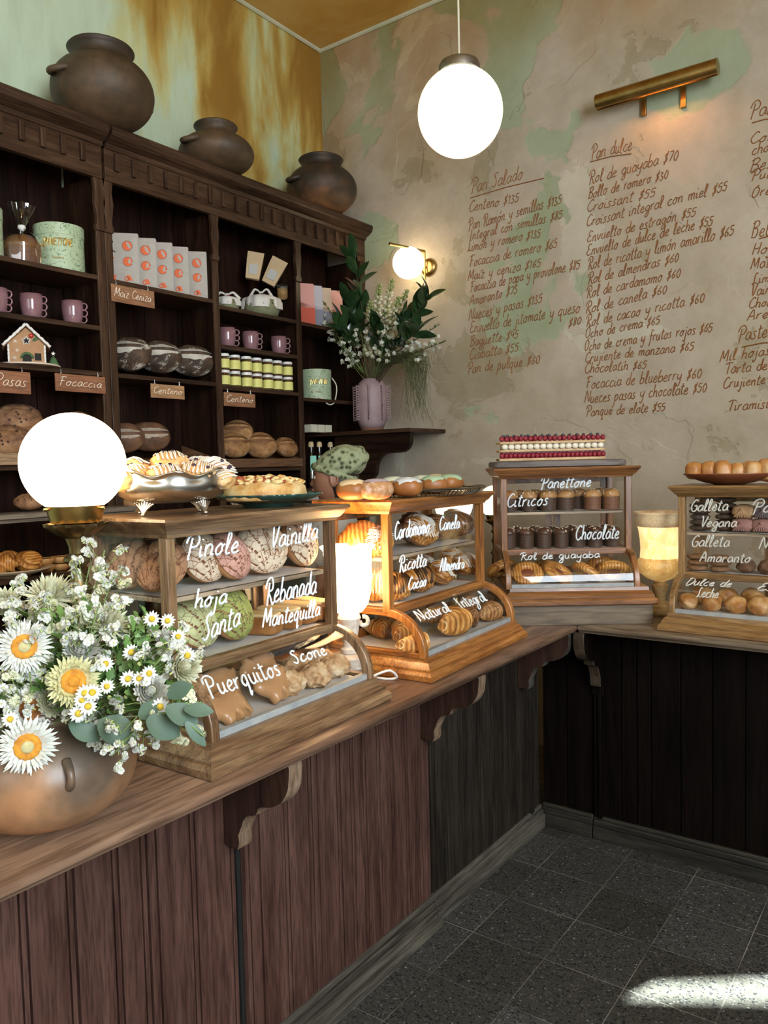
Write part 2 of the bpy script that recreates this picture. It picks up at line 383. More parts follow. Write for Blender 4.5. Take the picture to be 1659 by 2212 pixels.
def floormat():
    m, nt, b = newmat('dark_terrazzo_tiles'); L = nt.links.new
    c = coords(nt)
    v = N(nt, 'TexVoronoi', Scale=190); L(c, v.inputs['Vector'])
    sp = N(nt, 'SeparateColor'); L(v.outputs['Color'], sp.inputs[0])
    big = N(nt, 'TexVoronoi', Scale=62); L(c, big.inputs['Vector']); sb = N(nt, 'SeparateColor'); L(big.outputs['Color'], sb.inputs[0])
    chips = ramp(nt, [(0.0, (0.022, 0.022, 0.023)), (0.12, (0.030, 0.030, 0.030)), (0.13, (0.06, 0.058, 0.05)), (0.6, (0.076, 0.073, 0.063)), (0.93, (0.12, 0.116, 0.10)), (0.985, (0.2, 0.2, 0.19))], sp.outputs[0], 'CONSTANT')
    bm_ = ramp(nt, [(0.985, (0, 0, 0)), (0.99, (1, 1, 1))], sb.outputs[0], 'CONSTANT')
    dd = ramp(nt, [(0.2, (1, 1, 1)), (0.27, (0, 0, 0))], big.outputs['Distance'])
    mm = N(nt, 'Math', operation='MULTIPLY'); L(bm_.outputs[0], mm.inputs[0]); L(dd.outputs[0], mm.inputs[1])
    m1 = N(nt, 'Mix', data_type='RGBA'); L(mm.outputs[0], m1.inputs[0]); L(chips.outputs[0], m1.inputs[6]); m1.inputs[7].default_value = (0.3, 0.29, 0.26, 1)
    # grout: tiles of 0.253 m
    mp = coords(nt, (1 / 0.253, 1 / 0.253, 1), loc=(1.02 / 0.253 + 10, -2.697 / 0.253 + 20, 0))
    s = N(nt, 'SeparateXYZ'); L(mp, s.inputs[0]); outs = []
    wob = N(nt, 'TexNoise', Scale=3); L(c, wob.inputs['Vector'])
    for ax in 'XY':
        fr = N(nt, 'Math', operation='FRACT'); L(s.outputs[ax], fr.inputs[0])
        pp = N(nt, 'Math', operation='PINGPONG'); pp.inputs[1].default_value = 0.5; L(fr.outputs[0], pp.inputs[0])
        lt = N(nt, 'Math', operation='LESS_THAN'); lt.inputs[1].default_value = 0.0055; L(pp.outputs[0], lt.inputs[0]); outs.append(lt)
    g = N(nt, 'Math', operation='MAXIMUM'); L(outs[0].outputs[0], g.inputs[0]); L(outs[1].outputs[0], g.inputs[1])
    gf = ramp(nt, [(0.42, (0.25, 0.25, 0.25)), (0.6, (1, 1, 1))], wob.outputs[0])
    g2 = N(nt, 'Math', operation='MULTIPLY'); L(g.outputs[0], g2.inputs[0]); L(gf.outputs[0], g2.inputs[1])
    m2 = N(nt, 'Mix', data_type='RGBA'); L(g2.outputs[0], m2.inputs[0]); L(m1.outputs[2], m2.inputs[6]); m2.inputs[7].default_value = (0.25, 0.24, 0.2, 1)
    # tile to tile tone
    fl = N(nt, 'VectorMath', operation='FLOOR'); L(mp, fl.inputs[0]); wn = N(nt, 'TexWhiteNoise'); L(fl.outputs[0], wn.inputs['Vector'])
    tr = ramp(nt, [(0, (0.8, 0.8, 0.78)), (1, (1.15, 1.17, 1.25))], wn.outputs[0])
    m3 = N(nt, 'Mix', data_type='RGBA', blend_type='MULTIPLY'); m3.inputs[0].default_value = 1; L(m2.outputs[2], m3.inputs[6]); L(tr.outputs[0], m3.inputs[7])
    L(m3.outputs[2], b.inputs['Base Color']); b.inputs['Roughness'].default_value = 0.42; b.inputs['Specular IOR Level'].default_value = 0.35
    return m
M_BACK = wallmat_back(); M_LEFT = wallmat_left()
M_CEIL = nm('ochre_damp_ceiling', [(0.3, (0.46, 0.21, 0.028)), (0.5, (0.60, 0.33, 0.065)), (0.7, (0.66, 0.45, 0.16))], scale=1.6, detail=7, rough=0.7, bump=0.2, dist=0.6)
M_ROOM = nm('plain_plaster', [(0.33, 0.3, 0.25), (0.42, 0.39, 0.33)], scale=3, rough=0.8)
M_ADDED_BLIND = plain('added_blind', (0.75, 0.78, 0.78), 0.8)  # added opaque blinds, unseen panels that keep the sun and sky out
CE = 4.14
floor = struct(MB().box((-3.25, -2.6, -0.1), (2.4, 3.9, 0)).obj('floor', floormat(), smooth=False))
wl = struct(MB().box((-3.4, -2.6, 0), (-3.25, 3.9, CE)).obj('wall_left', M_LEFT, smooth=False))
wb = struct(MB().box((-3.4, 3.9, 0), (2.4, 4.05, CE)).obj('wall_back', M_BACK, smooth=False))
struct(MB().box((-3.4, -2.75, CE), (2.55, 4.05, CE + 0.12)).obj('ceiling', M_CEIL, smooth=False))
struct(MB().box((2.4, -2.6, 0), (2.55, 4.05, 1.7)).box((2.4, -2.6, 3.6), (2.55, 4.05, CE)).box((2.4, -2.6, 1.7), (2.55, -1.6, 3.6)).box((2.4, 0.9, 1.7), (2.55, 4.05, 3.6)).obj('wall_right', M_ROOM, smooth=False))
f1 = MB().box((2.44, -1.6, 1.7), (2.5, 0.9, 3.6)); struct(f1.obj('added_window_blind_1', M_ADDED_BLIND, smooth=False))  # added panel closing the unseen side opening
# unseen street wall: added opaque blind, added gap shaping the floor's sun strip
pts = [(-0.75, 2.15), (-0.70, 2.265), (0.3, 3.02), (0.3, 2.80)]
Q = []
for x, y in pts:
    t = (-2.6 - y) / SUND.y; Q.append((x + SUND.x * t, -2.6, SUND.z * t))
qx = [q[0] for q in Q]; qz = [q[2] for q in Q]
ax0, ax1, az0, az1 = min(qx) - 0.02, max(qx) + 0.02, min(qz) - 0.02, max(qz) + 0.02
wf = MB().box((-3.4, -2.75, 0), (2.55, -2.6, az0)).box((-3.4, -2.75, az1), (2.55, -2.6, CE)).box((-3.4, -2.75, az0), (ax0, -2.6, az1)).box((ax1, -2.75, az0), (2.55, -2.6, az1))
cx_, cz_ = sum(qx) / 4, sum(qz) / 4
qs = sorted(Q, key=lambda q: atan2(q[2] - cz_, q[0] - cx_))
rect = [(ax0, -2.6, az0), (ax1, -2.6, az0), (ax1, -2.6, az1), (ax0, -2.6, az1)]
for i in range(4):
    j = (i + 1) % 4; wf.add([rect[i], rect[j], qs[j], qs[i]], [(0, 1, 2, 3)])
struct(wf.obj('wall_front', M_ROOM, smooth=False))
struct(MB().box((-1.3, -2.6, 1.65), (0.7, -2.585, 3.1)).obj('added_window_blind_2', M_ADDED_BLIND, smooth=False))
# cove line where the walls meet the ceiling
M_COVE = nm('cove_plaster', [(0.5, 0.5, 0.33), (0.6, 0.55, 0.4)], scale=5, rough=0.7)
struct(MB().tube([(-3.243, -2.5, CE - 0.008), (-3.243, 3.9, CE - 0.008)], 0.012, 6).obj('trim_1', M_COVE))
struct(MB().tube([(-3.25, 3.893, CE - 0.008), (2.3, 3.893, CE - 0.008)], 0.012, 6).obj('trim_2', M_COVE))

# ---------------------------------------------------------------- menu written on the back wall
M_INK = nm('brown_wall_paint', [(0.20, 0.07, 0.014), (0.31, 0.125, 0.03)], scale=25, rough=0.7, bump=0)
WY = 3.9
def wl_line(txt, x0, y0, x1, y1, cap):
    a = hitY(x0, y0, WY); b = hitY(x1, y1, WY); h = hitY(x0, y0 - cap, WY).z - a.z
    return (txt, (a.x, a.z), (b.x, b.z), h)
def wfn(u, v): return (u, WY - 0.0012, v)
col1 = [('Pan Salado', 1018, 417, 1128, 388, 30), ('Centeno $135', 1014, 458, 1120, 436, 24), ('Pan Ramón y semillas $135', 1012, 498, 1212, 440, 24), ('Integral con semillas $85', 1015, 519, 1214, 472, 22),
        ('Limón y romero $135', 1010, 544, 1167, 512, 23), ('Focaccia de romero $65', 1014, 577, 1203, 535, 24), ('Maíz y ceniza $165', 1010, 607, 1167, 576, 22), ('Focaccia de papa y provolone $85', 1016, 632, 1252, 580, 24),
        ('Amaranto $75', 1014, 661, 1117, 634, 22), ('Nueces y pasas $135', 1013, 692, 1170, 654, 24), ('Envuelto de jitomate y queso', 1015, 720, 1252, 674, 25), ('$80', 1228, 706, 1254, 700, 22),
        ('Baguette $45', 1015, 749, 1119, 730, 23), ('Ciabatta $55', 1014, 777, 1119, 758, 23), ('Pan de pulque $60', 1010, 807, 1165, 786, 24)]
col2 = [('Pan dulce', 1277, 345, 1364, 324, 30), ('Rol de guayaba $70', 1272, 398, 1464, 344, 26), ('Bollo de romero $30', 1271, 429, 1442, 386, 24), ('Croissant $55', 1268, 458, 1414, 424, 24),
        ('Croissant integral con miel $55', 1267, 490, 1570, 412, 24), ('Envuelto de estragón $55', 1268, 524, 1502, 466, 23), ('Envuelto de dulce de leche $55', 1267, 553, 1539, 486, 24), ('Rol de ricotta y limón amarillo $65', 1270, 583, 1584, 508, 26),
        ('Rol de almendras $60', 1270, 614, 1465, 565, 24), ('Rol de cardamomo $60', 1267, 644, 1469, 598, 24), ('Rol de canela $60', 1265, 678, 1439, 634, 24), ('Rol de cacao y ricotta $60', 1266, 706, 1520, 652, 24),
        ('Ocho de crema $65', 1264, 731, 1424, 700, 23), ('Ocho de crema y frutos rojos $65', 1262, 759, 1538, 716, 23), ('Crujiente de manzana $65', 1264, 783, 1498, 756, 22), ('Chocolatín $65', 1263, 806, 1396, 795, 22),
        ('Focaccia de blueberry $60', 1266, 840, 1514, 816, 25), ('Nueces pasas y chocolate $50', 1263, 871, 1525, 847, 25), ('Panqué de elote $55', 1266, 899, 1436, 888, 22)]
col3 = [('Pan', 1620, 256, 1672, 244, 34), ('Con', 1620, 312, 1672, 302, 24), ('choc', 1624, 334, 1672, 325, 24), ('Bes', 1620, 372, 1668, 362, 28), ('Pues', 1622, 390, 1680, 382, 22), ('Oreja', 1622, 428, 1690, 412, 22),
        ('Bebidas', 1622, 514, 1720, 498, 34), ('Hoja', 1624, 551, 1682, 543, 24), ('Matcha', 1621, 582, 1700, 571, 24), ('Limon', 1624, 614, 1690, 604, 22), ('Vainilla', 1620, 640, 1700, 628, 24), ('Chocolate', 1618, 666, 1720, 655, 22),
        ('Arena', 1614, 692, 1690, 682, 22), ('Pasteles', 1594, 738, 1690, 722, 32), ('Mil hojas', 1555, 782, 1661, 766, 24), ('Tarta de l', 1566, 808, 1676, 796, 24), ('Crujiente', 1562, 839, 1652, 829, 23), ('Tiramisu', 1572, 888, 1666, 880, 23)]
for k, (cl_, ul) in enumerate([(col1, [(1016, 428, 1176, 385)]), (col2, [(1275, 350, 1364, 332)]), (col3, [(1624, 266, 1680, 256), (1640, 516, 1690, 508), (1602, 750, 1690, 738)])]):
    o = writing('menu_lettering', [wl_line(*t) for t in cl_], M_INK, wb, wfn, 0.0024, seed=11 * k, jit=0.7)
    mb = MB()
    for x0, y0, x1, y1 in ul:
        a = hitY(x0, y0, WY); b = hitY(x1, y1, WY); mb.tube([(a.x, WY - 0.001, a.z), ((a.x + b.x) / 2, WY - 0.001, (a.z + b.z) / 2 + 0.006), (b.x, WY - 0.001, b.z)], 0.003, 4)
    mb.obj('menu_underline', M_INK, wb)

# ================================================================ counters
PL = dict(c1=(0.082, 0.036, 0.027), c2=(0.135, 0.066, 0.050), c3=(0.052, 0.022, 0.016))
M_PA = lambda ax: wood('red_brown_panel', PL['c1'], PL['c2'], ax, rough=0.36, c3=PL['c3'], scale=9, spec=0.4)
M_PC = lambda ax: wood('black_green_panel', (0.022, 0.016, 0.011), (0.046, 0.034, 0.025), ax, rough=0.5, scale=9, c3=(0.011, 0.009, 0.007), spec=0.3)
M_PD = lambda ax: wood('near_black_panel', (0.004, 0.0022, 0.0016), (0.008, 0.0046, 0.0034), ax, rough=0.6, scale=6, c3=(0.002, 0.0012, 0.001), spec=0.06)  # very dark stain, deepened to carry this run's shade in the colour
M_SK = lambda ax: wood('worn_grey_skirting', (0.075, 0.062, 0.048), (0.16, 0.14, 0.11), ax, rough=0.55, scale=6, c3=(0.03, 0.024, 0.018))
M_DARK = plain('dark_joint', (0.006, 0.005, 0.004), 0.9)
def planks(mb, edges, face, axis, z0, z1, th=0.018, beads=True):
    """boards standing side by side; face = coordinate of the front, axis = running axis"""
    rnd = random.Random(int(edges[0] * 100))
    for i in range(len(edges) - 1):
        a, b = edges[i] + 0.0026, edges[i + 1] - 0.0026; off = rnd.uniform(0, 0.002)
        segs = [(a, b)]
        if beads and b - a > 0.05: segs = [(a, b - 0.0145), (b - 0.0105, b)]
        for s0, s1 in segs:
            if axis == 'y': mb.box((face - th, s0, z0), (face - off, s1, z1))
            else: mb.box((s0, face + off, z0), (s1, face + th, z1))
    return mb
def corbel_poly():
    p = [(0.0, 0.0), (0.0, -0.25), (0.045, -0.252), (0.052, -0.235), (0.05, -0.215)]
    p += [(0.06 + 0.04 * (1 - cos(t)), -0.205 + 0.05 * sin(t)) for t in [pi / 2 * i / 5 for i in range(1, 6)]]
    p += [(0.112, -0.15), (0.118, -0.135), (0.128, -0.128)]
    p += [(0.135 + 0.085 * sin(t), -0.04 - 0.085 * cos(t)) for t in [pi / 2 * i / 6 for i in range(1, 7)]]
    p += [(0.222, -0.02), (0.215, 0.0)]
    return p
def corbel(parent, M, mat, th=0.045, mat2=None):
    po = corbel_poly(); mb = MB().prism(po, th, M, mi=[0, 0] + [1] * len(po)); return mb.obj('corbel', [mat, mat2 or mat], parent, bevel=0.002, angle=50)
FX = -1.415
RXZ = Matrix(((1, 0, 0, 0), (0, 0, -1, 0), (0, 1, 0, 0), (0, 0, 0, 1)))      # XY -> XZ, extrusion along -Y
def cabinet_left(label, y0, y1, edges, mf, cor=None, near=False, pil=None):
    t = thing('counter_cabinet', label, 'counter', (FX, (y0 + y1) / 2, 0), 'counter cabinets')
    inv = lambda mb: mb
    def P(mb, name, m, **k):
        o = mb.obj(name, m, **k); o.parent = t; o.matrix_parent_inverse = Matrix.Translation((-FX, -(y0 + y1) / 2, 0)); return o
    P(MB().box((-1.80, y0 + 0.003, 0.0), (FX - 0.019, min(y1 - 0.003, 3.0), 0.895)), 'carcass', M_DARK, smooth=False)
    P(planks(MB(), edges, FX, 'y', 0.085, 0.895), 'plank_front', mf('z'), smooth=False, bevel=0.0015)
    sk = MB().box((FX - 0.01, y0, 0.0), (-1.392, y1, 0.055)).box((FX - 0.01, y0, 0.055), (-1.400, y1, 0.075)).box((FX - 0.01, y0, 0.075), (-1.408, y1, 0.095))
    if near: sk.box((-1.392, y0, 0.0), (-1.372, min(y1, 2.17), 0.028))
    P(sk, 'skirting', M_SK('y'), smooth=False, bevel=0.003)
    for c in cor or []:
        o = corbel(None, Matrix.Translation((FX, c, 0.897)) @ RXZ, wood('corbel_side', (0.035, 0.014, 0.008), (0.06, 0.026, 0.016), 'z', scale=9), mat2=wood('worn_corbel_edge', (0.20, 0.12, 0.07), (0.34, 0.23, 0.15), 'z', scale=9) if y0 < 2 else M_SK('z')); o.parent = t; o.matrix_parent_inverse = Matrix.Translation((-FX, -(y0 + y1) / 2, 0))
    for c in pil or []:
        P(MB().box((FX - 0.01, c, 0.09), (FX + 0.012, c + 0.018, 0.66)).box((FX - 0.01, c + 0.026, 0.09), (FX + 0.008, c + 0.036, 0.66)), 'pilaster', mf('z'), smooth=False, bevel=0.002)
    return t
cabinet_left('reddish brown plank counter front nearest the camera, under the clay flower pot', -0.6, 1.302, [-0.6, -0.48, -0.36, -0.24, -0.12, 0, 0.1, 0.2, 0.3, 0.4, 0.5, 0.58, 0.665, 0.76, 0.859, 0.962, 1.034, 1.059, 1.168, 1.290], M_PA, [1.30], True)
cabinet_left('reddish brown plank counter front between the two nearer scrolled corbels', 1.306, 2.165, [1.318, 1.335, 1.373, 1.478, 1.575, 1.60, 1.699, 1.76, 1.819, 1.889, 1.96, 2.04, 2.10, 2.164], M_PA, [2.163], True)
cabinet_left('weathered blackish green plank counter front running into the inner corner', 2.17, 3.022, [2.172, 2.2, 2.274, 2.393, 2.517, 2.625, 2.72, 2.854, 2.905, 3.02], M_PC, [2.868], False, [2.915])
def cabinet_right(label, x0, x1, edges, cor, pil=None):
    t = thing('counter_cabinet', label, 'counter', ((x0 + x1) / 2, 3.05, 0), 'counter cabinets'); inv = Matrix.Translation((-(x0 + x1) / 2, -3.05, 0))
    def P(mb, name, m, **k):
        o = mb.obj(name, m, **k); o.parent = t; o.matrix_parent_inverse = inv; return o
    P(MB().box((x0 + 0.003, 3.069, 0), (x1 - 0.003, 3.40, 0.895)), 'carcass', M_DARK, smooth=False)
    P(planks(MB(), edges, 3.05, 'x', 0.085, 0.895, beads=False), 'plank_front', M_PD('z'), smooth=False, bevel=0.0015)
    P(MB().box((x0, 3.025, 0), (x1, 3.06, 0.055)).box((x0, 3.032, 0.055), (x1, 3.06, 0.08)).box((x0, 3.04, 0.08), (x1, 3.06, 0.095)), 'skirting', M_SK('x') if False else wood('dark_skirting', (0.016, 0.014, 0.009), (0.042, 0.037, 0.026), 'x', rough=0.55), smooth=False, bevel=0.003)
    for c in cor:
        M = Matrix.Translation((c, 3.05, 0.897)) @ Matrix(((0, 0, 1, 0), (-1, 0, 0, 0), (0, 1, 0, 0), (0, 0, 0, 1)))
        o = corbel(None, M, M_PD('z'), mat2=wood('dark_corbel_edge', (0.05, 0.032, 0.02), (0.10, 0.07, 0.045), 'z', scale=9)); o.parent = t; o.matrix_parent_inverse = inv
        P(MB().box((c, 3.035, 0.09), (c + 0.012, 3.06, 0.645)).box((c + 0.018, 3.028, 0.09), (c + 0.034, 3.06, 0.645)).box((c - 0.004, 3.03, 0.60), (c + 0.045, 3.055, 0.645)), 'pilaster', M_PD('z'), smooth=False, bevel=0.003)
    return t
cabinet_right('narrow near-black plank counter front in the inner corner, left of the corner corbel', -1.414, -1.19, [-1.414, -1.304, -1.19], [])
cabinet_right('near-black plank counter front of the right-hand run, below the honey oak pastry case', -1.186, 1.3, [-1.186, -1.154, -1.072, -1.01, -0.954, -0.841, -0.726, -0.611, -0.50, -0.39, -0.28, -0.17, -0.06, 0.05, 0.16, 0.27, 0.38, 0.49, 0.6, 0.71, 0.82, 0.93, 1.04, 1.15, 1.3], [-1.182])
MWT = lambda ax: wood('worn_worktop', (0.16, 0.085, 0.05), (0.29, 0.175, 0.11), ax, rough=0.36, scale=5, c3=(0.08, 0.04, 0.025))
MWTR = lambda ax: wood('grey_worktop', (0.17, 0.12, 0.075), (0.29, 0.22, 0.15), ax, rough=0.4, scale=5, c3=(0.09, 0.06, 0.04))
wt = MB()
prof = [(-1.81, 0.93), (-1.168, 0.93), (-1.160, 0.926), (-1.157, 0.918), (-1.159, 0.911), (-1.168, 0.906), (-1.172, 0.898), (-1.81, 0.898)]
wt.prism([(x, z) for x, z in prof], 4.0, Matrix.Translation((0, 3.41, 0)) @ RXZ)
o = wt.obj('worktop', MWT('y'), smooth=True, angle=40); tag(o, 'long worn brown wooden worktop carrying the flower pot and the two nearer pastry cases', 'worktop')
wt = MB(); prof = [(3.41, 0.93), (2.822, 0.93), (2.814, 0.926), (2.811, 0.918), (2.813, 0.911), (2.822, 0.906), (2.826, 0.898), (3.41, 0.898)]
wt.prism([(-y, z) for y, z in prof], 2.455, Matrix.Translation((-1.155, 0, 0)) @ Matrix(((0, 0, 1, 0), (-1, 0, 0, 0), (0, 1, 0, 0), (0, 0, 0, 1))))
o = wt.obj('worktop', MWTR('x'), smooth=True, angle=40); tag(o, 'greyish wooden worktop of the right-hand run under the honey oak pastry case', 'worktop')

# ================================================================ wall shelving
DW = lambda ax: wood('dark_shelf_wood', (0.016, 0.0065, 0.0035), (0.036, 0.017, 0.009), ax, rough=0.45, scale=6, c3=(0.007, 0.003, 0.002), spec=0.22)
DF = lambda ax: wood('shelf_edge_wood', (0.042, 0.019, 0.0095), (0.085, 0.044, 0.024), ax, rough=0.42, scale=6, c3=(0.018, 0.008, 0.004), spec=0.3)
DB = lambda ax: wood('shelf_back_wood', (0.013, 0.0048, 0.0028), (0.028, 0.011, 0.006), ax, rough=0.6, scale=4, c3=(0.006, 0.0025, 0.0015), spec=0.12)
SX, BX = -2.95, -3.245
def shelving(label, y0, y1, divs, shelves, ends=True):
    t = thing('wall_shelving', label, 'shelving', (SX, y0, 0), 'dark wooden wall shelving'); inv = Matrix.Translation((-SX, -y0, 0))
    def P(mb, name, m, **k):
        o = mb.obj(name, m, **k); o.parent = t; o.matrix_parent_inverse = inv; return o
    bk = MB(); y = y0
    while y < y1 - 0.01:
        e = min(y + 0.2, y1); bk.box((BX, y + 0.002, 0.1), (BX + 0.014, e - 0.002, 2.93)); y = e
    P(bk, 'back_panel', DB('z'), smooth=False, bevel=0.002)
    for yy, zl in divs:
        P(MB().box((BX + 0.014, yy - 0.012, zl), (SX - 0.012, yy + 0.012, 2.80)), 'divider', DW('z'), smooth=False)
        fr = MB().box((SX - 0.012, yy - 0.019, zl), (SX, yy + 0.019, 2.57))
        # shaped head of the stile
        pr = [(-0.019, 0), (0.019, 0), (0.024, 0.012), (0.024, 0.022), (0.017, 0.03), (0.017, 0.06), (0.026, 0.12), (0.02, 0.17), (0.028, 0.225), (-0.028, 0.225), (-0.02, 0.17), (-0.026, 0.12), (-0.017, 0.06), (-0.017, 0.03), (-0.024, 0.022), (-0.024, 0.012)]
        fr.prism(pr, 0.02, Matrix.Translation((SX - 0.012, yy, 2.57)) @ Matrix(((0, 0, 1, 0), (1, 0, 0, 0), (0, 1, 0, 0), (0, 0, 0, 1))))
        P(fr, 'stile', DF('z'), smooth=False, bevel=0.002)
    for a, b, z in shelves:
        P(MB().box((BX + 0.014, a, z - 0.02), (SX - 0.001, b, z)), 'shelf', DF('y'), smooth=False, bevel=0.002)
    P(MB().box((BX, y0, 2.935), (SX + 0.02, y1, 2.952)), 'top_board', DW('y'), smooth=False)
    P(MB().box((SX - 0.012, y0, 2.785), (SX + 0.014, y1, 2.93)), 'frieze', DF('y'), smooth=False, bevel=0.002)
    cp = [(0.0, 2.918), (0.02, 2.918), (0.026, 2.925), (0.03, 2.935), (0.045, 2.94), (0.058, 2.95), (0.07, 2.958), (0.078, 2.975), (0.078, 2.99), (0.07, 2.998), (0.0, 3.0)]
    P(MB().prism([(x, z) for x, z in cp], y1 - y0, Matrix.Translation((SX, y1, 0)) @ RXZ), 'cornice_moulding', DF('y'), smooth=True, angle=30)
    n = int((y1 - y0) / 0.087)
    for k in range(n):
        yy = y0 + 0.055 + k * 0.087
        P(MB().prism([(-0.011, 0), (0.011, 0), (0.011, 0.075), (-0.011, 0.075)], 0.016, Matrix.Translation((SX + 0.013, yy, 2.832)) @ Matrix(((0, 0, 1, 0), (1, 0, 0, 0), (0, 1, 0, 0), (0, 0, 0, 1)))), 'dentil', DF('z'), smooth=False, bevel=0.002)
    return t
shelving('dark wooden wall shelving at the left under the tallest clay jar', 0.7, 2.068, [(2.055, 0.1), (1.05, 0.1)],
         [(0.7, 2.04, 2.383), (0.7, 2.04, 2.170), (0.7, 2.04, 1.978), (0.7, 2.04, 1.585), (0.7, 2.04, 1.165), (0.7, 2.04, 0.9)])
shelving('dark wooden wall shelving in three bays with dentil cornice, reaching the back wall', 2.082, 3.895, [(2.096, 0.1), (2.695, 0.1), (3.295, 0.1), (3.878, 1.2)],
         [(2.11, 2.68, 2.380), (2.11, 2.68, 1.978), (2.11, 2.68, 1.555), (2.11, 2.68, 1.35), (2.71, 3.28, 2.360), (2.71, 3.28, 2.168), (2.71, 3.28, 1.965), (2.71, 3.28, 1.555), (2.71, 3.28, 1.35),
          (3.31, 3.87, 2.357), (3.31, 3.87, 1.940), (3.31, 3.87, 1.43), (3.31, 3.87, 1.2), (2.11, 3.28, 1.0), (3.31, 3.87, 0.9)])
t = thing('low_cabinet', 'low dark cabinet with a weathered ledge below the left shelving, behind the globe lamp', 'cabinet', (-2.86, 1.4, 0)); inv = Matrix.Translation((2.86, -1.4, 0))
for nme, mb, m in (('ledge', MB().box((-2.95, 0.7, 1.385), (-2.80, 2.07, 1.405)).box((-2.95, 0.7, 1.37), (-2.815, 2.07, 1.385)), wood('weathered_ledge', (0.16, 0.13, 0.10), (0.26, 0.22, 0.17), 'y', scale=5)),
                   ('shelf', MB().box((-2.948, 0.7, 1.148), (-2.80, 2.035, 1.167)), DF('y')), ('panel', MB().box((-2.948, 0.7, 0.0), (-2.83, 2.07, 0.9)), DW('z')), ('upright', MB().box((-2.948, 2.04, 0.9), (-2.82, 2.07, 1.37)), DF('z'))):
    o = mb.obj(nme, m, smooth=False, bevel=0.002); o.parent = t; o.matrix_parent_inverse = inv
# corner ledge with the scrolled bracket
t = thing('corner_shelf', 'dark wooden corner ledge on a scrolled bracket carrying the mauve vase', 'shelf', (-2.9, 3.7, 1.75)); inv = Matrix.Translation((2.9, -3.7, -1.75))
o = MB().box((-2.948, 3.53, 1.728), (-2.385, 3.895, 1.75)).box((-3.22, 3.53, 1.728), (-2.948, 3.87, 1.75)).obj('ledge_board', DF('x'), smooth=False, bevel=0.004); o.parent = t; o.matrix_parent_inverse = inv
bp = [(-2.948, 1.727), (-2.41, 1.727), (-2.41, 1.70)]
bp += [(-2.48 + 0.07 * cos(a), 1.695 + 0.075 * sin(a)) for a in [-pi / 2 * i / 6 for i in range(1, 7)]]
bp += [(-2.53, 1.618)] + [(-2.56 - 0.09 * sin(a), 1.53 + 0.088 * cos(a)) for a in [pi / 2 * i / 6 for i in range(0, 7)]]
bp += [(-2.655, 1.50), (-2.69, 1.465), (-2.73, 1.45), (-2.948, 1.40)]
o = MB().prism(bp, 0.03, Matrix.Translation((0, 3.60, 0)) @ RXZ).obj('bracket', DW('x'), smooth=True, angle=30, bevel=0.002); o.parent = t; o.matrix_parent_inverse = inv
# ================================================================ lamps
BRASS = nm('aged_brass', [(0.30, 0.19, 0.06), (0.48, 0.33, 0.13)], scale=14, rough=0.32, bump=0.15, metal=1)
BRONZE = nm('patina_bronze', [(0.16, 0.11, 0.05), (0.34, 0.25, 0.12)], scale=18, rough=0.38, bump=0.3, metal=1)
STEEL = nm('dull_steel', [(0.20, 0.20, 0.19), (0.34, 0.33, 0.31)], scale=20, rough=0.4, metal=1)
def glassmat2(name, refl=1.0, tint=(1, 1, 1)):
    m = bpy.data.materials.new(name); m.use_nodes = True; MATS[name] = m; nt = m.node_tree; nt.nodes.clear(); L = nt.links.new
    o = N(nt, 'OutputMaterial'); t = N(nt, 'BsdfTransparent', Color=(*tint, 1)); g = N(nt, 'BsdfGlossy', Roughness=0.02)
    f = N(nt, 'LayerWeight', Blend=0.5); p = N(nt, 'Math', operation='POWER'); p.inputs[1].default_value = 4.5
    ma = N(nt, 'Math', operation='MULTIPLY_ADD'); ma.inputs[1].default_value = 0.9 * refl; ma.inputs[2].default_value = 0.035 * refl
    mx = N(nt, 'MixShader'); L(f.outputs['Facing'], p.inputs[0]); L(p.outputs[0], ma.inputs[0]); L(ma.outputs[0], mx.inputs[0]); L(t.outputs[0], mx.inputs[1]); L(g.outputs[0], mx.inputs[2]); L(mx.outputs[0], o.inputs[0])
    return m
GLASS = glassmat2('clear_glass', 0.7)
GLOW_N = glow('lit_opal_glass_near', (1.0, 0.74, 0.42), 11.0)
GLOW_P = glow('lit_opal_glass_pendant', (1.0, 0.90, 0.62), 1.35)
GLOW_S = glow('lit_opal_glass_sconce', (1.0, 0.80, 0.50), 9.0)
GLOW_B = glow('lit_opal_glass_small', (1.0, 0.87, 0.60), 2.6)

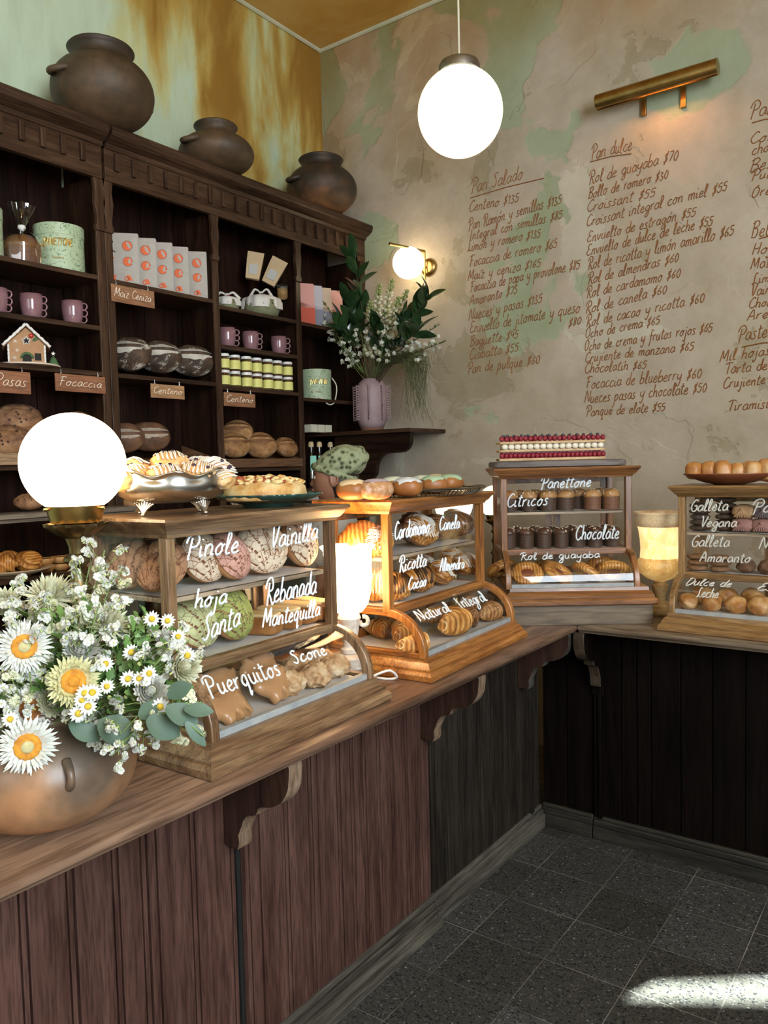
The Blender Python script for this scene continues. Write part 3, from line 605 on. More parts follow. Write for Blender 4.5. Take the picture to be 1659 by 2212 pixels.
def globe_lamp(M, label, R, zc, cat='table lamp', glowm=None, low=False):
    t = thing('globe_table_lamp', label, cat, M)
    MB().blob(R, R, R, nu=40, nv=28, M=TX(0, 0, zc)).obj('globe', glowm, t, angle=0)
    k = R / 0.115; zb = zc - R * 0.92
    MB().lathe([(0.0, zb - 0.03 * k), (0.055 * k, zb - 0.028 * k), (0.060 * k, zb - 0.01 * k), (0.064 * k, zb + 0.012 * k), (0.057 * k, zb + 0.012 * k), (0.052 * k, zb - 0.01 * k)], 40).obj('fitter_ring', BRASS, t)
    for a in (0.4, 2.5, 4.6): MB().tube([(0.058 * k * cos(a), 0.058 * k * sin(a), zb + 0.004 * k), (0.074 * k * cos(a), 0.074 * k * sin(a), zb + 0.004 * k)], 0.003 * k, 8).obj('thumb_screw', BRASS, t)
    MB().lathe([(0.062 * k, zb - 0.034 * k), (0.068 * k, zb - 0.030 * k), (0.066 * k, zb - 0.037 * k), (0.045 * k, zb - 0.055 * k), (0.028 * k, zb - 0.064 * k), (0.0, zb - 0.066 * k)], 60, rf=lambda a, z: 1 + 0.05 * sin(a * 14) * (z > zb - 0.05 * k)).obj('leaf_cup', BRONZE, t)
    zt = zb - 0.064 * k; h = zt - 0.02
    pr = [(0.026, 1), (0.019, 0.96), (0.018, 0.93), (0.030, 0.91), (0.031, 0.895), (0.018, 0.87), (0.015, 0.84), (0.020, 0.80), (0.031, 0.76), (0.020, 0.72), (0.016, 0.66), (0.022, 0.61), (0.036, 0.58), (0.036, 0.565), (0.022, 0.54), (0.028, 0.45), (0.024, 0.3), (0.018, 0.2), (0.03, 0.17), (0.03, 0.15), (0.045, 0.1), (0.055, 0.0)]
    MB().lathe([(r * k, 0.02 + h * z) for r, z in pr], 40).obj('turned_stem', BRONZE, t)
    MB().lathe([(0, 0.0), (0.062 * k, 0), (0.065 * k, 0.008), (0.058 * k, 0.016), (0.05 * k, 0.021), (0, 0.021)], 40).obj('foot', BRONZE, t)
    return t
globe_lamp(Matrix.Translation((-1.515, 0.965, 0.93)), 'large lit white globe lamp on a turned brass stem beside the flower pot', 0.107, 0.640, glowm=GLOW_N)
globe_lamp(Matrix.Translation((-1.66, 2.76, 0.93)), 'small lit globe lamp seen through the glass of the orange oak croissant case', 0.078, 0.455, glowm=GLOW_B)
globe_lamp(Matrix.Translation((-1.752, 3.286, 0.93)), 'small lit globe lamp seen through the left glass of the panettone case', 0.075, 0.44, glowm=GLOW_B)

# pendant
P0 = A(994, 243, 2.56)
t = thing('pendant_lamp', 'large lit white globe pendant hanging on a thin cord in front of the menu wall', 'pendant lamp', Matrix.Translation((P0.x, P0.y, CE)))
zc = P0.z - CE
MB().blob(0.138, 0.138, 0.138, nu=48, nv=32, M=TX(0, 0, zc)).obj('globe', GLOW_P, t, angle=0)
MB().lathe([(0.0, zc + 0.185), (0.012, zc + 0.18), (0.02, zc + 0.168), (0.03, zc + 0.16), (0.062, zc + 0.155), (0.067, zc + 0.145), (0.067, zc + 0.125), (0.055, zc + 0.122), (0.0, zc + 0.122)], 40).obj('cap', STEEL, t)
MB().tube([(0, 0, zc + 0.18), (0, 0, -0.001)], 0.0035, 8).obj('cord', plain('pale_cord', (0.55, 0.5, 0.38), 0.7), t)
MB().lathe([(0, -0.03), (0.03, -0.028), (0.05, -0.01), (0.05, 0.0), (0, 0.0)], 24).obj('ceiling_rose', STEEL, t)

# wall sconce
S0 = hitY(882, 568, 3.77)
t = thing('wall_sconce', 'lit white globe wall sconce with brass arm and round brass plate, above the vase bouquet', 'wall lamp', Matrix.Translation((-2.50, 3.9, 2.70)))
L_ = lambda p: Vector(p) - Vector((-2.50, 3.9, 2.70))
MB().blob(0.089, 0.089, 0.089, nu=36, nv=24, M=Matrix.Translation(L_(S0))).obj('globe', GLOW_S, t, angle=0)
MB().lathe([(0, 0.0), (0.052, 0), (0.052, 0.006), (0.045, 0.016), (0.03, 0.024), (0.0, 0.028)], 32, M=Matrix.Translation(L_(hitY(927, 578, 3.9))) @ Euler((pi / 2, 0, 0)).to_matrix().to_4x4()).obj('wall_plate', BRASS, t)
a = hitY(917, 543, 3.86); b = hitY(915, 612, 3.86)
MB().tube([L_(a), L_((a.x, a.y, b.z))], 0.006, 10).tube([L_((a.x, 3.9, (a.z + b.z) / 2)), L_((a.x, a.y, (a.z + b.z) / 2))], 0.006, 10).obj('vertical_rod', BRASS, t)
c = Vector((a.x - 0.06, 3.60, a.z))
MB().tube([L_(a), L_(c)], 0.008, 10).obj('arm_tube', BRASS, t)

# brass picture light
t = thing('picture_light', 'long brass tube picture light on two brackets above the sweet bread menu', 'wall lamp', Matrix.Translation((-1.16, 3.9, 3.2)))
a = hitY(1289, 219, 3.80); b = hitY(1551, 147, 3.80); L_ = lambda p: Vector(p) - Vector((-1.16, 3.9, 3.2))
zc = (a.z + b.z) / 2; a.z = b.z = zc
tb = MB()
RR = 0.036; P = []
for i in range(2):
    x = (a.x, b.x)[i]; row = []
    for k in range(25):
        q = radians(-78 + 26) + radians(308) * k / 24; row.append((x, a.y + RR * cos(q), zc + RR * sin(q)))
    for k in range(24, -1, -1):
        p = Vector(row[k]) - Vector((x, a.y, zc)); row.append(Vector((x, a.y, zc)) + p * 0.93)
    P.append([L_(p) for p in row])
E0 = MB().tube([L_(a), L_(a + Vector((0.004, 0, 0)))], RR, 28).tube([L_(b), L_(b - Vector((0.004, 0, 0)))], RR, 28).obj('end_cap', BRASS, t)
MB().grid(P, closev=True).obj('tube_housing', BRASS, t)
MB().tube([L_((a.x + 0.20, a.y, zc - 0.004)), L_((b.x - 0.13, a.y, zc - 0.004))], 0.011, 12).obj('lamp_strip', glow('warm_strip', (1.0, 0.42, 0.12), 60.0), t)
for px, py in ((1390, 250), (1476, 232)):
    q = hitY(px, py, 3.885)
    MB().box(L_((q.x - 0.012, 3.882, q.z)), L_((q.x + 0.012, 3.899, zc + 0.0))).box(L_((q.x - 0.012, a.y + 0.03, zc - 0.012)), L_((q.x + 0.012, 3.899, zc - 0.006))).obj('bracket', BRASS, t, smooth=False, bevel=0.002)

# alabaster lamps
def alabaster(name, glow_s, base, veinc, hot):
    m, nt, b = newmat(name); L = nt.links.new
    c = coords(nt); n = N(nt, 'TexNoise', Scale=9, Detail=6, Distortion=1.6); L(c, n.inputs['Vector'])
    w = N(nt, 'TexNoise', Scale=22, Detail=3, Distortion=2.5); L(c, w.inputs['Vector'])
    sub = N(nt, 'Math', operation='SUBTRACT'); L(w.outputs[0], sub.inputs[0]); sub.inputs[1].default_value = 0.5
    ab = N(nt, 'Math', operation='ABSOLUTE'); L(sub.outputs[0], ab.inputs[0])
    v = ramp(nt, [(0.0, (1, 1, 1)), (0.03, (0, 0, 0))], ab.outputs[0])
    r = ramp(nt, [(0.3, veinc), (0.5, base), (0.7, hot)], n.outputs[0])
    mx = N(nt, 'Mix', data_type='RGBA'); L(v.outputs[0], mx.inputs[0]); L(r.outputs[0], mx.inputs[6]); mx.inputs[7].default_value = (*hot, 1)
    L(mx.outputs[2], b.inputs['Base Color']); b.inputs['Roughness'].default_value = 0.25
    if glow_s: L(mx.outputs[2], b.inputs['Emission Color']); b.inputs['Emission Strength'].default_value = glow_s
    return m
AL_A = alabaster('lit_alabaster_white', 15.0, (1.0, 0.66, 0.32), (0.95, 0.48, 0.16), (1.0, 0.76, 0.42))
AL_B = alabaster('lit_alabaster_amber', 0.34, (0.86, 0.50, 0.15), (0.62, 0.30, 0.07), (1.0, 0.70, 0.30))
AL_H = alabaster('lit_alabaster_hot', 0.95, (1.0, 0.70, 0.28), (0.92, 0.5, 0.15), (1.0, 0.86, 0.5))
AL_D = alabaster('alabaster_stone', 0, (0.62, 0.56, 0.48), (0.42, 0.34, 0.27), (0.74, 0.70, 0.63))
AL_S = alabaster('alabaster_amber_stone', 0, (0.50, 0.33, 0.13), (0.34, 0.20, 0.07), (0.62, 0.45, 0.22))
IRON = nm('cast_iron', [(0.08, 0.08, 0.085), (0.16, 0.16, 0.17)], scale=25, rough=0.45, bump=0.4, metal=0.7)
k = 0.00134
t = thing('urn_table_lamp', 'glowing alabaster urn lamp with curled handles, between the two nearer pastry cases', 'table lamp', Matrix.Translation((-1.405, 1.745, 0.93)), None)
MB().lathe([(0, 0.196), (0.02, 0.196), (0.04, 0.206), (0.055, 0.225), (0.065, 0.26), (0.068, 0.31), (0.068, 0.36), (0.070, 0.38), (0.080, 0.392), (0.076, 0.394), (0.064, 0.383), (0.062, 0.31), (0.055, 0.25), (0.03, 0.215), (0, 0.21)], 48, rf=lambda a, z: 1 + (0.05 * max(0, cos(a * 2 + 0.6)) ** 4 if z > 0.385 else 0)).obj('urn_bowl', AL_A, t)
MB().lathe([(0, 0.085), (0.027, 0.086), (0.028, 0.098), (0.020, 0.104), (0.020, 0.115), (0.027, 0.15), (0.031, 0.178), (0.034, 0.186), (0.030, 0.196), (0, 0.198)], 32).obj('stem', AL_D, t)
for s_ in (-1, 1):
    pts = [(s_ * (0.030 + 0.012 + 0.012 * cos(q)), 0, 0.176 - 0.013 * sin(q)) for q in [pi - i * pi * 1.6 / 10 * s_ * s_ for i in range(11)]]
    MB().tube(pts, 0.0065, 10, M=Matrix.Rotation(radians(36), 4, 'Z')).obj('handle', AL_D, t)
MB().lathe([(0, 0.044), (0.054, 0.044), (0.057, 0.048), (0.057, 0.076), (0.054, 0.08), (0.035, 0.084), (0, 0.086)], 40).obj('plinth', AL_D, t)
cb = MB().lathe([(0, 0.012), (0.052, 0.014), (0.058, 0.03), (0.05, 0.044), (0, 0.044)], 48, rf=lambda a, z: 1 + 0.06 * sin(a * 16) * (z < 0.04))
for q in range(4):
    an = radians(36 + 45 + 90 * q); cb.blob(0.022, 0.014, 0.013, M=TX(0.062 * cos(an), 0.062 * sin(an), 0.0125, rz=an), nu=12, nv=8)
cb.obj('clawed_base', IRON, t)
MB().tube(spline([(0.05, 0.0, 0.01), (0.085, 0.02, 0.03), (0.105, 0.05, 0.035), (0.11, 0.075, 0.012), (0.09, 0.07, 0.004), (0.05, 0.06, 0.004), (0.0, 0.06, 0.004)], 6), 0.0035, 8).obj('cable', plain('white_cable', (0.7, 0.7, 0.68), 0.5), t)

t = thing('goblet_table_lamp', 'amber veined alabaster goblet lamp between the panettone case and the rightmost case', 'table lamp', Matrix.Translation((-0.958, 3.185, 0.93)))
MB().lathe([(0, 0.13), (0.018, 0.13), (0.05, 0.142), (0.08, 0.165), (0.090, 0.195), (0.086, 0.215), (0.077, 0.226)], 48).obj('lower_bowl', AL_B, t)
MB().lathe([(0.077, 0.226), (0.075, 0.26), (0.077, 0.30), (0.084, 0.345), (0.088, 0.352)], 48).obj('bowl_waist', AL_H, t)
MB().lathe([(0.088, 0.352), (0.096, 0.362), (0.099, 0.375), (0.099, 0.398), (0.103, 0.404), (0.101, 0.41), (0.090, 0.405), (0.086, 0.36), (0.072, 0.27), (0.072, 0.23), (0.08, 0.19), (0.05, 0.15), (0, 0.138)], 48).obj('rim_band', alabaster('alabaster_dim', 0.14, (0.70, 0.50, 0.28), (0.5, 0.3, 0.13), (0.8, 0.65, 0.42)), t)
MB().lathe([(0, 0.048), (0.02, 0.05), (0.022, 0.07), (0.030, 0.10), (0.033, 0.115), (0.026, 0.118), (0.022, 0.13), (0, 0.132)], 32).obj('stem', AL_S, t)
MB().lathe([(0, 0), (0.065, 0.0), (0.070, 0.008), (0.069, 0.022), (0.06, 0.026), (0.06, 0.034), (0.052, 0.044), (0.02, 0.052), (0, 0.052)], 40).obj('foot', AL_S, t)

# ================================================================ clay jars on the cornice
def claymat(name, dark, mid, lite, zlo=0.0, zhi=0.2, rough=0.6):
    m, nt, b = newmat(name); L = nt.links.new; c = coords(nt)
    n = N(nt, 'TexNoise', Scale=3.2, Detail=5, Distortion=0.6); L(c, n.inputs['Vector'])
    f = N(nt, 'TexNoise', Scale=28, Detail=6); L(c, f.inputs['Vector'])
    s = N(nt, 'SeparateXYZ'); L(c, s.inputs[0])
    mr = N(nt, 'MapRange'); mr.inputs['From Min'].default_value = zlo; mr.inputs['From Max'].default_value = zhi; mr.inputs['To Min'].default_value = 0.18; mr.inputs['To Max'].default_value = -0.12; L(s.outputs['Z'], mr.inputs[0])
    a = N(nt, 'Math', operation='ADD'); L(n.outputs[0], a.inputs[0]); L(mr.outputs[0], a.inputs[1])
    r = ramp(nt, [(0.36, dark), (0.5, mid), (0.66, lite)], a.outputs[0])
    r2 = ramp(nt, [(0.3, (0.75, 0.75, 0.75)), (0.65, (1.1, 1.1, 1.1))], f.outputs[0])
    mx = N(nt, 'Mix', data_type='RGBA', blend_type='MULTIPLY'); mx.inputs[0].default_value = 1; L(r.outputs[0], mx.inputs[6]); L(r2.outputs[0], mx.inputs[7]); L(mx.outputs[2], b.inputs['Base Color'])
    b.inputs['Roughness'].default_value = rough
    bp = N(nt, 'Bump', Strength=0.3, Distance=0.003); L(f.outputs[0], bp.inputs['Height']); L(bp.outputs[0], b.inputs['Normal'])
    return m
SMOKY = claymat('smoke_black_clay', (0.036, 0.022, 0.011), (0.068, 0.041, 0.020), (0.11, 0.062, 0.030), 0, 0.3)
SMOKY2 = claymat('smoke_brown_clay', (0.03, 0.020, 0.012), (0.09, 0.045, 0.02), (0.24, 0.11, 0.045), 0, 0.16)
def clay_jar(label, px, py, x, R, H, mat, neck, lug_a, name='clay_jar'):
    p = hitX(px, py, x); t = thing(name, label, 'clay jar', Matrix.Translation((x, p.y, 3.0)))
    pr = []
    for i in range(22):
        q = -pi / 2 + pi * 0.90 * i / 21
        pr.append((max(R * cos(q) ** 0.85, 0.09 * R if i else 0), H * 0.5 * (1 + sin(q) * 1.0)))
    zt = pr[-1][1]; rn = neck
    pr = [p_ for p_ in pr if p_[0] > rn or p_[1] < H * 0.5]
    pr[0] = (0, 0); zt = pr[-1][1]
    pr += [(rn, zt + 0.006), (rn * 0.96, zt + 0.022), (rn * 1.02, zt + 0.042), (rn * 1.1, zt + 0.052), (rn * 1.06, zt + 0.058), (rn * 0.93, zt + 0.048), (rn * 0.88, zt + 0.02), (rn * 0.9, zt - 0.02), (0, zt - 0.1)]
    MB().lathe(pr, 56, rf=lambda a, z: 1 + 0.012 * sin(2 * a + 1 + z * 9) + 0.006 * sin(5 * a + z * 20)).obj('jar_body', mat, t, angle=0)
    for q in lug_a:
        zz = H * 0.55; rr = R * 0.985
        c0 = Vector((rr * cos(q), rr * sin(q), zz)); out = Vector((cos(q), sin(q), 0)); sd = Vector((-sin(q), cos(q), 0))
        pts = [c0 + sd * (-0.045) - out * 0.012 + Vector((0, 0, 0.01)), c0 + sd * (-0.03) + out * 0.018, c0 + out * 0.034 - Vector((0, 0, 0.006)), c0 + sd * 0.03 + out * 0.018, c0 + sd * 0.045 - out * 0.012 + Vector((0, 0, 0.01))]
        MB().tube(spline([tuple(v) for v in pts], 5), 0.013, 10).obj('lug_handle', mat, t, angle=0)
    return t
clay_jar('largest smoky clay jar, leftmost on top of the wall shelving', 222, 200, -2.95, 0.212, 0.295, SMOKY, 0.125, [radians(-88), radians(92)])
clay_jar('middle round clay jar on the cornice between the other two', 468, 340, -2.965, 0.184, 0.185, SMOKY, 0.098, [radians(-85), radians(95)])
clay_jar('rust and black clay jar nearest the back wall on the cornice', 695, 410, -2.975, 0.204, 0.27, SMOKY2, 0.118, [radians(-100), radians(80)])

# ================================================================ pastry cases
CASES = {}
def rectstack(mb, x0, y0, x1, y1, prof, M=None):
    """prof: (inset, z) rings"""
    P = [[(x0 + i, y0 + i, z), (x1 - i, y0 + i, z), (x1 - i, y1 - i, z), (x0 + i, y1 - i, z)] for i, z in prof]
    mb.grid(P, closev=True, M=M); k = len(mb.v) - 4 * len(prof)
    mb.f += [(k + 3, k + 2, k + 1, k), tuple(len(mb.v) - 4 + i for i in range(4))]; mb.m += [0, 0]
    return mb
VF = 0.162
PAPER = nm('crumpled_baking_paper', [(0.55, 0.53, 0.50), (0.66, 0.64, 0.60)], scale=16, rough=0.7, bump=0.5, bdist=0.004)
SILL = nm('blue_grey_sill', [(0.28, 0.30, 0.31), (0.40, 0.41, 0.40)], scale=20, rough=0.4)
LETTER = plain('white_glass_marker', (0.80, 0.86, 0.90), 0.5)
LETTER2 = plain('cream_glass_marker', (0.62, 0.60, 0.54), 0.5)
PALEWOOD = lambda ax: wood('pale_shelf_wood', (0.42, 0.31, 0.20), (0.55, 0.43, 0.30), ax, scale=5, c3=(0.3, 0.2, 0.12))
def arc_pt(t, da=0.0): return (0.165 - (0.125 + da) * cos(t), 0.075 + (0.115 + da) * sin(t))
def case(idx, label, M, W, D, u0, u1, wf, upper, curved, lett=LETTER, H=0.52, mirror_back=True):
    CASES[idx] = M
    t = thing('pastry_case', label, 'display case', M, 'curved-front oak and glass pastry cases')
    bx = lambda name, a, b, ax, **k: MB().box(a, b).obj(name, wf(ax), t, smooth=False, bevel=0.0025, **k)
    rectstack(MB(), 0, 0, W, D, [(0.004, 0), (0, 0.004), (0, 0.018), (0.005, 0.025), (0.010, 0.027), (0.010, 0.034), (0.018, 0.046), (0.026, 0.052), (0.028, 0.064)]).obj('base_moulding', wf('x'), t, smooth=True, angle=25)
    rectstack(MB(), u0 - 0.028, VF - 0.046, u1 + 0.028, D - 0.012, [(0.028, H - 0.042), (0.024, H - 0.034), (0.018, H - 0.03), (0.008, H - 0.016), (0.002, H - 0.01), (0.0, H - 0.006), (0.003, H)]).obj('top_board', wf('x'), t, smooth=True, angle=25)
    zt = H - 0.038
    for u in (u0, u1 - 0.024):
        bx('corner_post', (u, VF - 0.014, 0.185), (u + 0.024, VF + 0.012, zt), 'z')
        bx('corner_post', (u, D - 0.062, 0.06), (u + 0.024, D - 0.038, zt), 'z')
        # curved stile
        n = 14; ou = [arc_pt(pi / 2 * i / n, 0.008) for i in range(n + 1)]; inn = [arc_pt(pi / 2 * i / n, -0.016) for i in range(n + 1)]
        poly = [(ou[0][0], 0.06)] + ou + inn[::-1] + [(inn[0][0], 0.06)]
        MB().prism(poly, 0.022, Matrix(((0, 0, 1, u + 0.001), (1, 0, 0, 0), (0, 1, 0, 0), (0, 0, 0, 1)))).obj('curved_stile', wf('z'), t, smooth=True, angle=30, bevel=0.003)
        bx('side_rail', (u + 0.002, VF, 0.176), (u + 0.022, D - 0.05, 0.198), 'y')
        bx('side_rail', (u + 0.002, 0.05, 0.06), (u + 0.022, D - 0.05, 0.076), 'y')
        # side glass: upper pane and lower pane with the curve
        uu = u + 0.011
        MB().box((uu - 0.0015, VF + 0.008, 0.196), (uu + 0.0015, D - 0.06, zt)).obj('side_glass', GLASS, t, smooth=False)
        pl = [(0.052, 0.074)] + inn[1:] + [(D - 0.06, 0.19), (D - 0.06, 0.074)]
        MB().prism(pl, 0.003, Matrix(((0, 0, 1, uu - 0.0015), (1, 0, 0, 0), (0, 1, 0, 0), (0, 0, 0, 1)))).obj('side_glass', GLASS, t, smooth=False)
    bx('front_rail', (u0 + 0.02, VF - 0.012, 0.176), (u1 - 0.02, VF + 0.012, 0.200), 'x')
    MB().box((u0 + 0.02, 0.040, 0.062), (u1 - 0.02, 0.058, 0.078)).obj('front_sill', SILL, t, smooth=False, bevel=0.002)
    g = MB().box((u0 + 0.022, VF - 0.002, 0.199), (u1 - 0.022, VF + 0.001, zt)).obj('front_glass', GLASS, t, smooth=False)
    n = 20; P = [[(u, *arc_pt(pi / 2 * i / n, da)) for i in range(n + 1)] + [(u, *arc_pt(pi / 2 * i / n, da - 0.003)) for i in range(n, -1, -1)] for u, da in ((u0 + 0.022, 0), (u1 - 0.022, 0))]
    cg = MB().grid(P, closev=True).obj('curved_glass', GLASS, t, angle=30)
    for q, w in enumerate(upper): writing('lettering', [w], lett, g, lambda u, v: (u, VF - 0.0035, v), 0.0027, seed=idx + q, jit=0.4)
    for q, w in enumerate(curved): writing('lettering', [w], lett, cg, lambda u, v: (u, *arc_pt(radians(v), 0.003)), 0.0024, seed=idx + 50 + q, jit=0.4)
    for z, nme in ((0.345, 'upper_shelf'), (0.196, 'middle_shelf')):
        MB().box((u0 + 0.024, VF + 0.012 if z > 0.3 else VF + 0.012, z - 0.011), (u1 - 0.024, D - 0.064, z)).obj(nme, PALEWOOD('x'), t, smooth=False, bevel=0.002)
        nx, ny = 24, 10; rnd = random.Random(idx * 7 + int(z * 100)); P = []
        for i in range(nx + 1):
            P.append([(u0 + 0.028 + (u1 - u0 - 0.056) * i / nx, VF + 0.014 + (D - 0.07 - VF - 0.014) * j / ny, z + 0.0012 + 0.0022 * (0.5 + nz((i * 0.9, j * 0.9, idx)))) for j in range(ny + 1)])
        MB().grid(P).obj('paper_liner', PAPER, t, angle=0)
    P = [[(u0 + 0.028 + (u1 - u0 - 0.056) * i / 24, 0.062 + (D - 0.13) * j / 12, 0.0655 + 0.003 * (0.5 + nz((i * 0.7, j * 0.7, idx + 3)))) for j in range(13)] for i in range(25)]
    MB().grid(P).obj('paper_liner', PAPER, t, angle=0)
    # sliding glass doors at the back
    um = (u0 + u1) / 2
    for a, b, v in ((u0 + 0.022, um + 0.03, D - 0.056), (um - 0.03, u1 - 0.022, D - 0.046)):
        d = MB()
        for z0, z1 in ((0.064, 0.33), (0.35, zt)):
            pass
        d.box((a, v, 0.066), (a + 0.026, v + 0.01, zt)).box((b - 0.026, v, 0.066), (b, v + 0.01, zt)).box((a, v, zt - 0.03), (b, v + 0.01, zt)).box((a, v, 0.066), (b, v + 0.01, 0.09))
        dd = d.obj('sliding_door', wf('z'), t, smooth=False, bevel=0.002)
        MB().box((a + 0.024, v + 0.004, 0.088), (b - 0.024, v + 0.006, zt - 0.028)).obj('door_glass', GLASS, dd, smooth=False)
    return t
def CM(x, y, z, deg): return Matrix.Translation((x, y, z)) @ Matrix.Rotation(radians(deg), 4, 'Z')
def ln(s, a, b, h): return (s, a, b, h)
OAK1 = lambda ax: wood('grey_brown_oak', (0.175, 0.09, 0.042), (0.32, 0.195, 0.10), ax, rough=0.36, scale=10, c3=(0.07, 0.035, 0.017), coat=0.2)
OAK2 = lambda ax: wood('orange_oak', (0.33, 0.115, 0.024), (0.52, 0.22, 0.055), ax, rough=0.33, scale=8, c3=(0.13, 0.048, 0.016), coat=0.25)
OAK3 = lambda ax: wood('red_brown_oak', (0.23, 0.085, 0.024), (0.40, 0.175, 0.06), ax, rough=0.36, scale=8, c3=(0.09, 0.04, 0.018), coat=0.2)
OAK4 = lambda ax: wood('honey_oak', (0.27, 0.14, 0.048), (0.42, 0.245, 0.10), ax, rough=0.38, scale=8, c3=(0.12, 0.06, 0.025), coat=0.2)
M1 = CM(-1.184, 1.023, 0.93, 91.5); M2 = CM(-1.191, 1.841, 0.93, 92.6); M3 = CM(-1.371, 2.631, 1.007, 34); M4 = CM(-0.868, 2.85, 0.93, -2)
case(1, 'grey-brown oak and glass pastry case holding the shell-patterned buns, nearest the flower pot', M1, 0.64, 0.46, 0.035, 0.607, OAK1,
     [ln('Pinole', (0.096, 0.430), (0.252, 0.426), 0.05), ln('Vainilla', (0.359, 0.425), (0.54, 0.431), 0.055), ln('hoja', (0.114, 0.318), (0.208, 0.314), 0.042), ln('Santa', (0.133, 0.240), (0.248, 0.256), 0.055), ln('Rebanada', (0.339, 0.290), (0.529, 0.290), 0.06), ln('Mantequilla', (0.325, 0.236), (0.541, 0.228), 0.045)],
     [ln('Puerquitos', (0.065, 38), (0.281, 36), 24), ln('Scone', (0.338, 43), (0.458, 41), 18)])
case(2, 'orange-brown oak and glass pastry case holding rolls and croissants, second along the counter', M2, 0.68, 0.42, 0.0 + 0.022, 0.650, OAK2,
     [ln('Cardamomo', (0.071, 0.399), (0.276, 0.402), 0.052), ln('Canela', (0.343, 0.404), (0.48, 0.401), 0.046), ln('Ricotta', (0.092, 0.299), (0.252, 0.298), 0.046), ln('Cacao', (0.143, 0.236), (0.249, 0.235), 0.038), ln('Almendra', (0.34, 0.270), (0.509, 0.258), 0.042)],
     [ln('Natural', (0.076, 46), (0.263, 45), 20), ln('Integral', (0.33, 44), (0.51, 42), 22)])
case(3, 'red-brown oak and glass pastry case full of panettone on the corner plinth', M3, 0.575, 0.50, 0.012, 0.52, OAK3,
     [ln('Panettone', (0.169, 0.438), (0.362, 0.442), 0.046), ln('Citricos', (0.035, 0.368), (0.194, 0.373), 0.052), ln('Chocolate', (0.302, 0.234), (0.470, 0.236), 0.056)],
     [ln('Rol de guayaba', (0.076, 52), (0.379, 54), 22)])
case(4, 'honey oak and glass pastry case of cookies, under the red clay dish', M4, 0.62, 0.41, 0.028, 0.59, OAK4,
     [ln('Galleta', (0.069, 0.424), (0.198, 0.430), 0.042), ln('Vegana', (0.102, 0.368), (0.227, 0.372), 0.036), ln('Galleta', (0.072, 0.293), (0.203, 0.30), 0.042), ln('Amaranto', (0.102, 0.240), (0.273, 0.245), 0.036), ln('Pan', (0.28, 0.421), (0.37, 0.427), 0.046), ln('Nuez', (0.303, 0.296), (0.40, 0.307), 0.041)],
     [ln('Dulce de', (0.076, 48), (0.228, 50), 18), ln('Leche', (0.123, 26), (0.194, 27), 18), ln('Esp', (0.315, 47), (0.394, 49), 18)], lett=LETTER2)
t = MB().box((0.012, 0.02, 0.0), (0.562, 0.50, 0.0765)).obj('wooden_plinth', wood('plinth_oak', (0.15, 0.105, 0.062), (0.26, 0.19, 0.12), 'x', rough=0.45, scale=5, c3=(0.08, 0.055, 0.03)), smooth=False, bevel=0.002)
t.matrix_world = M3 @ Matrix.Translation((0, 0, -0.077)); tag(t, 'oak plinth box lifting the panettone case in the counter corner', 'plinth')
# ================================================================ breads and pastries
def CP(idx, px, py, v, z, rx=0, ry=0, rz=0, s=1):
    """a spot inside a case: sideways place from the photograph, depth v and height z of the case"""
    M = CASES[idx]; o = M.translation; w = M.to_3x3().col[1]; u = M.to_3x3().col[0]
    r = ray(px, py); t = ((o - CAM).dot(w) + v) / r.dot(w); p = CAM + r * t - o
    return M @ TX(p.dot(u), v, z, rx, ry, rz, s)
CRUST = nm('golden_crust', [(0.36, 0.16, 0.045), (0.56, 0.29, 0.10), (0.68, 0.42, 0.18)], scale=14, rough=0.5, bump=0.35)
def conchamat(name, top, crack):
    m, nt, b = newmat(name); L = nt.links.new; c = coords(nt, (1, 1, 0.6))
    v = N(nt, 'TexVoronoi', Scale=62, feature='DISTANCE_TO_EDGE'); L(c, v.inputs['Vector'])
    n = N(nt, 'TexNoise', Scale=30, Detail=3); L(c, n.inputs['Vector'])
    r = ramp(nt, [(0.012, crack), (0.05, top)], v.outputs[0])
    r2 = ramp(nt, [(0.5, (0, 0, 0)), (0.62, (1, 1, 1))], n.outputs[0])
    mx = N(nt, 'Mix', data_type='RGBA'); L(r2.outputs[0], mx.inputs[0]); L(r.outputs[0], mx.inputs[6]); mx.inputs[7].default_value = (*top, 1)
    L(mx.outputs[2], b.inputs['Base Color']); b.inputs['Roughness'].default_value = 0.75
    bp = N(nt, 'Bump', Strength=0.5, Distance=0.003); L(r.outputs[0], bp.inputs['Height']); L(bp.outputs[0], b.inputs['Normal'])
    return m
CC = {'tan': ((0.40, 0.20, 0.10), (0.13, 0.05, 0.025)), 'pink': ((0.62, 0.33, 0.25), (0.26, 0.09, 0.05)), 'white': ((0.70, 0.56, 0.40), (0.32, 0.13, 0.05)), 'green': ((0.34, 0.36, 0.10), (0.12, 0.11, 0.03)), 'lime': ((0.56, 0.56, 0.28), (0.28, 0.25, 0.1))}
CONCHA = {}
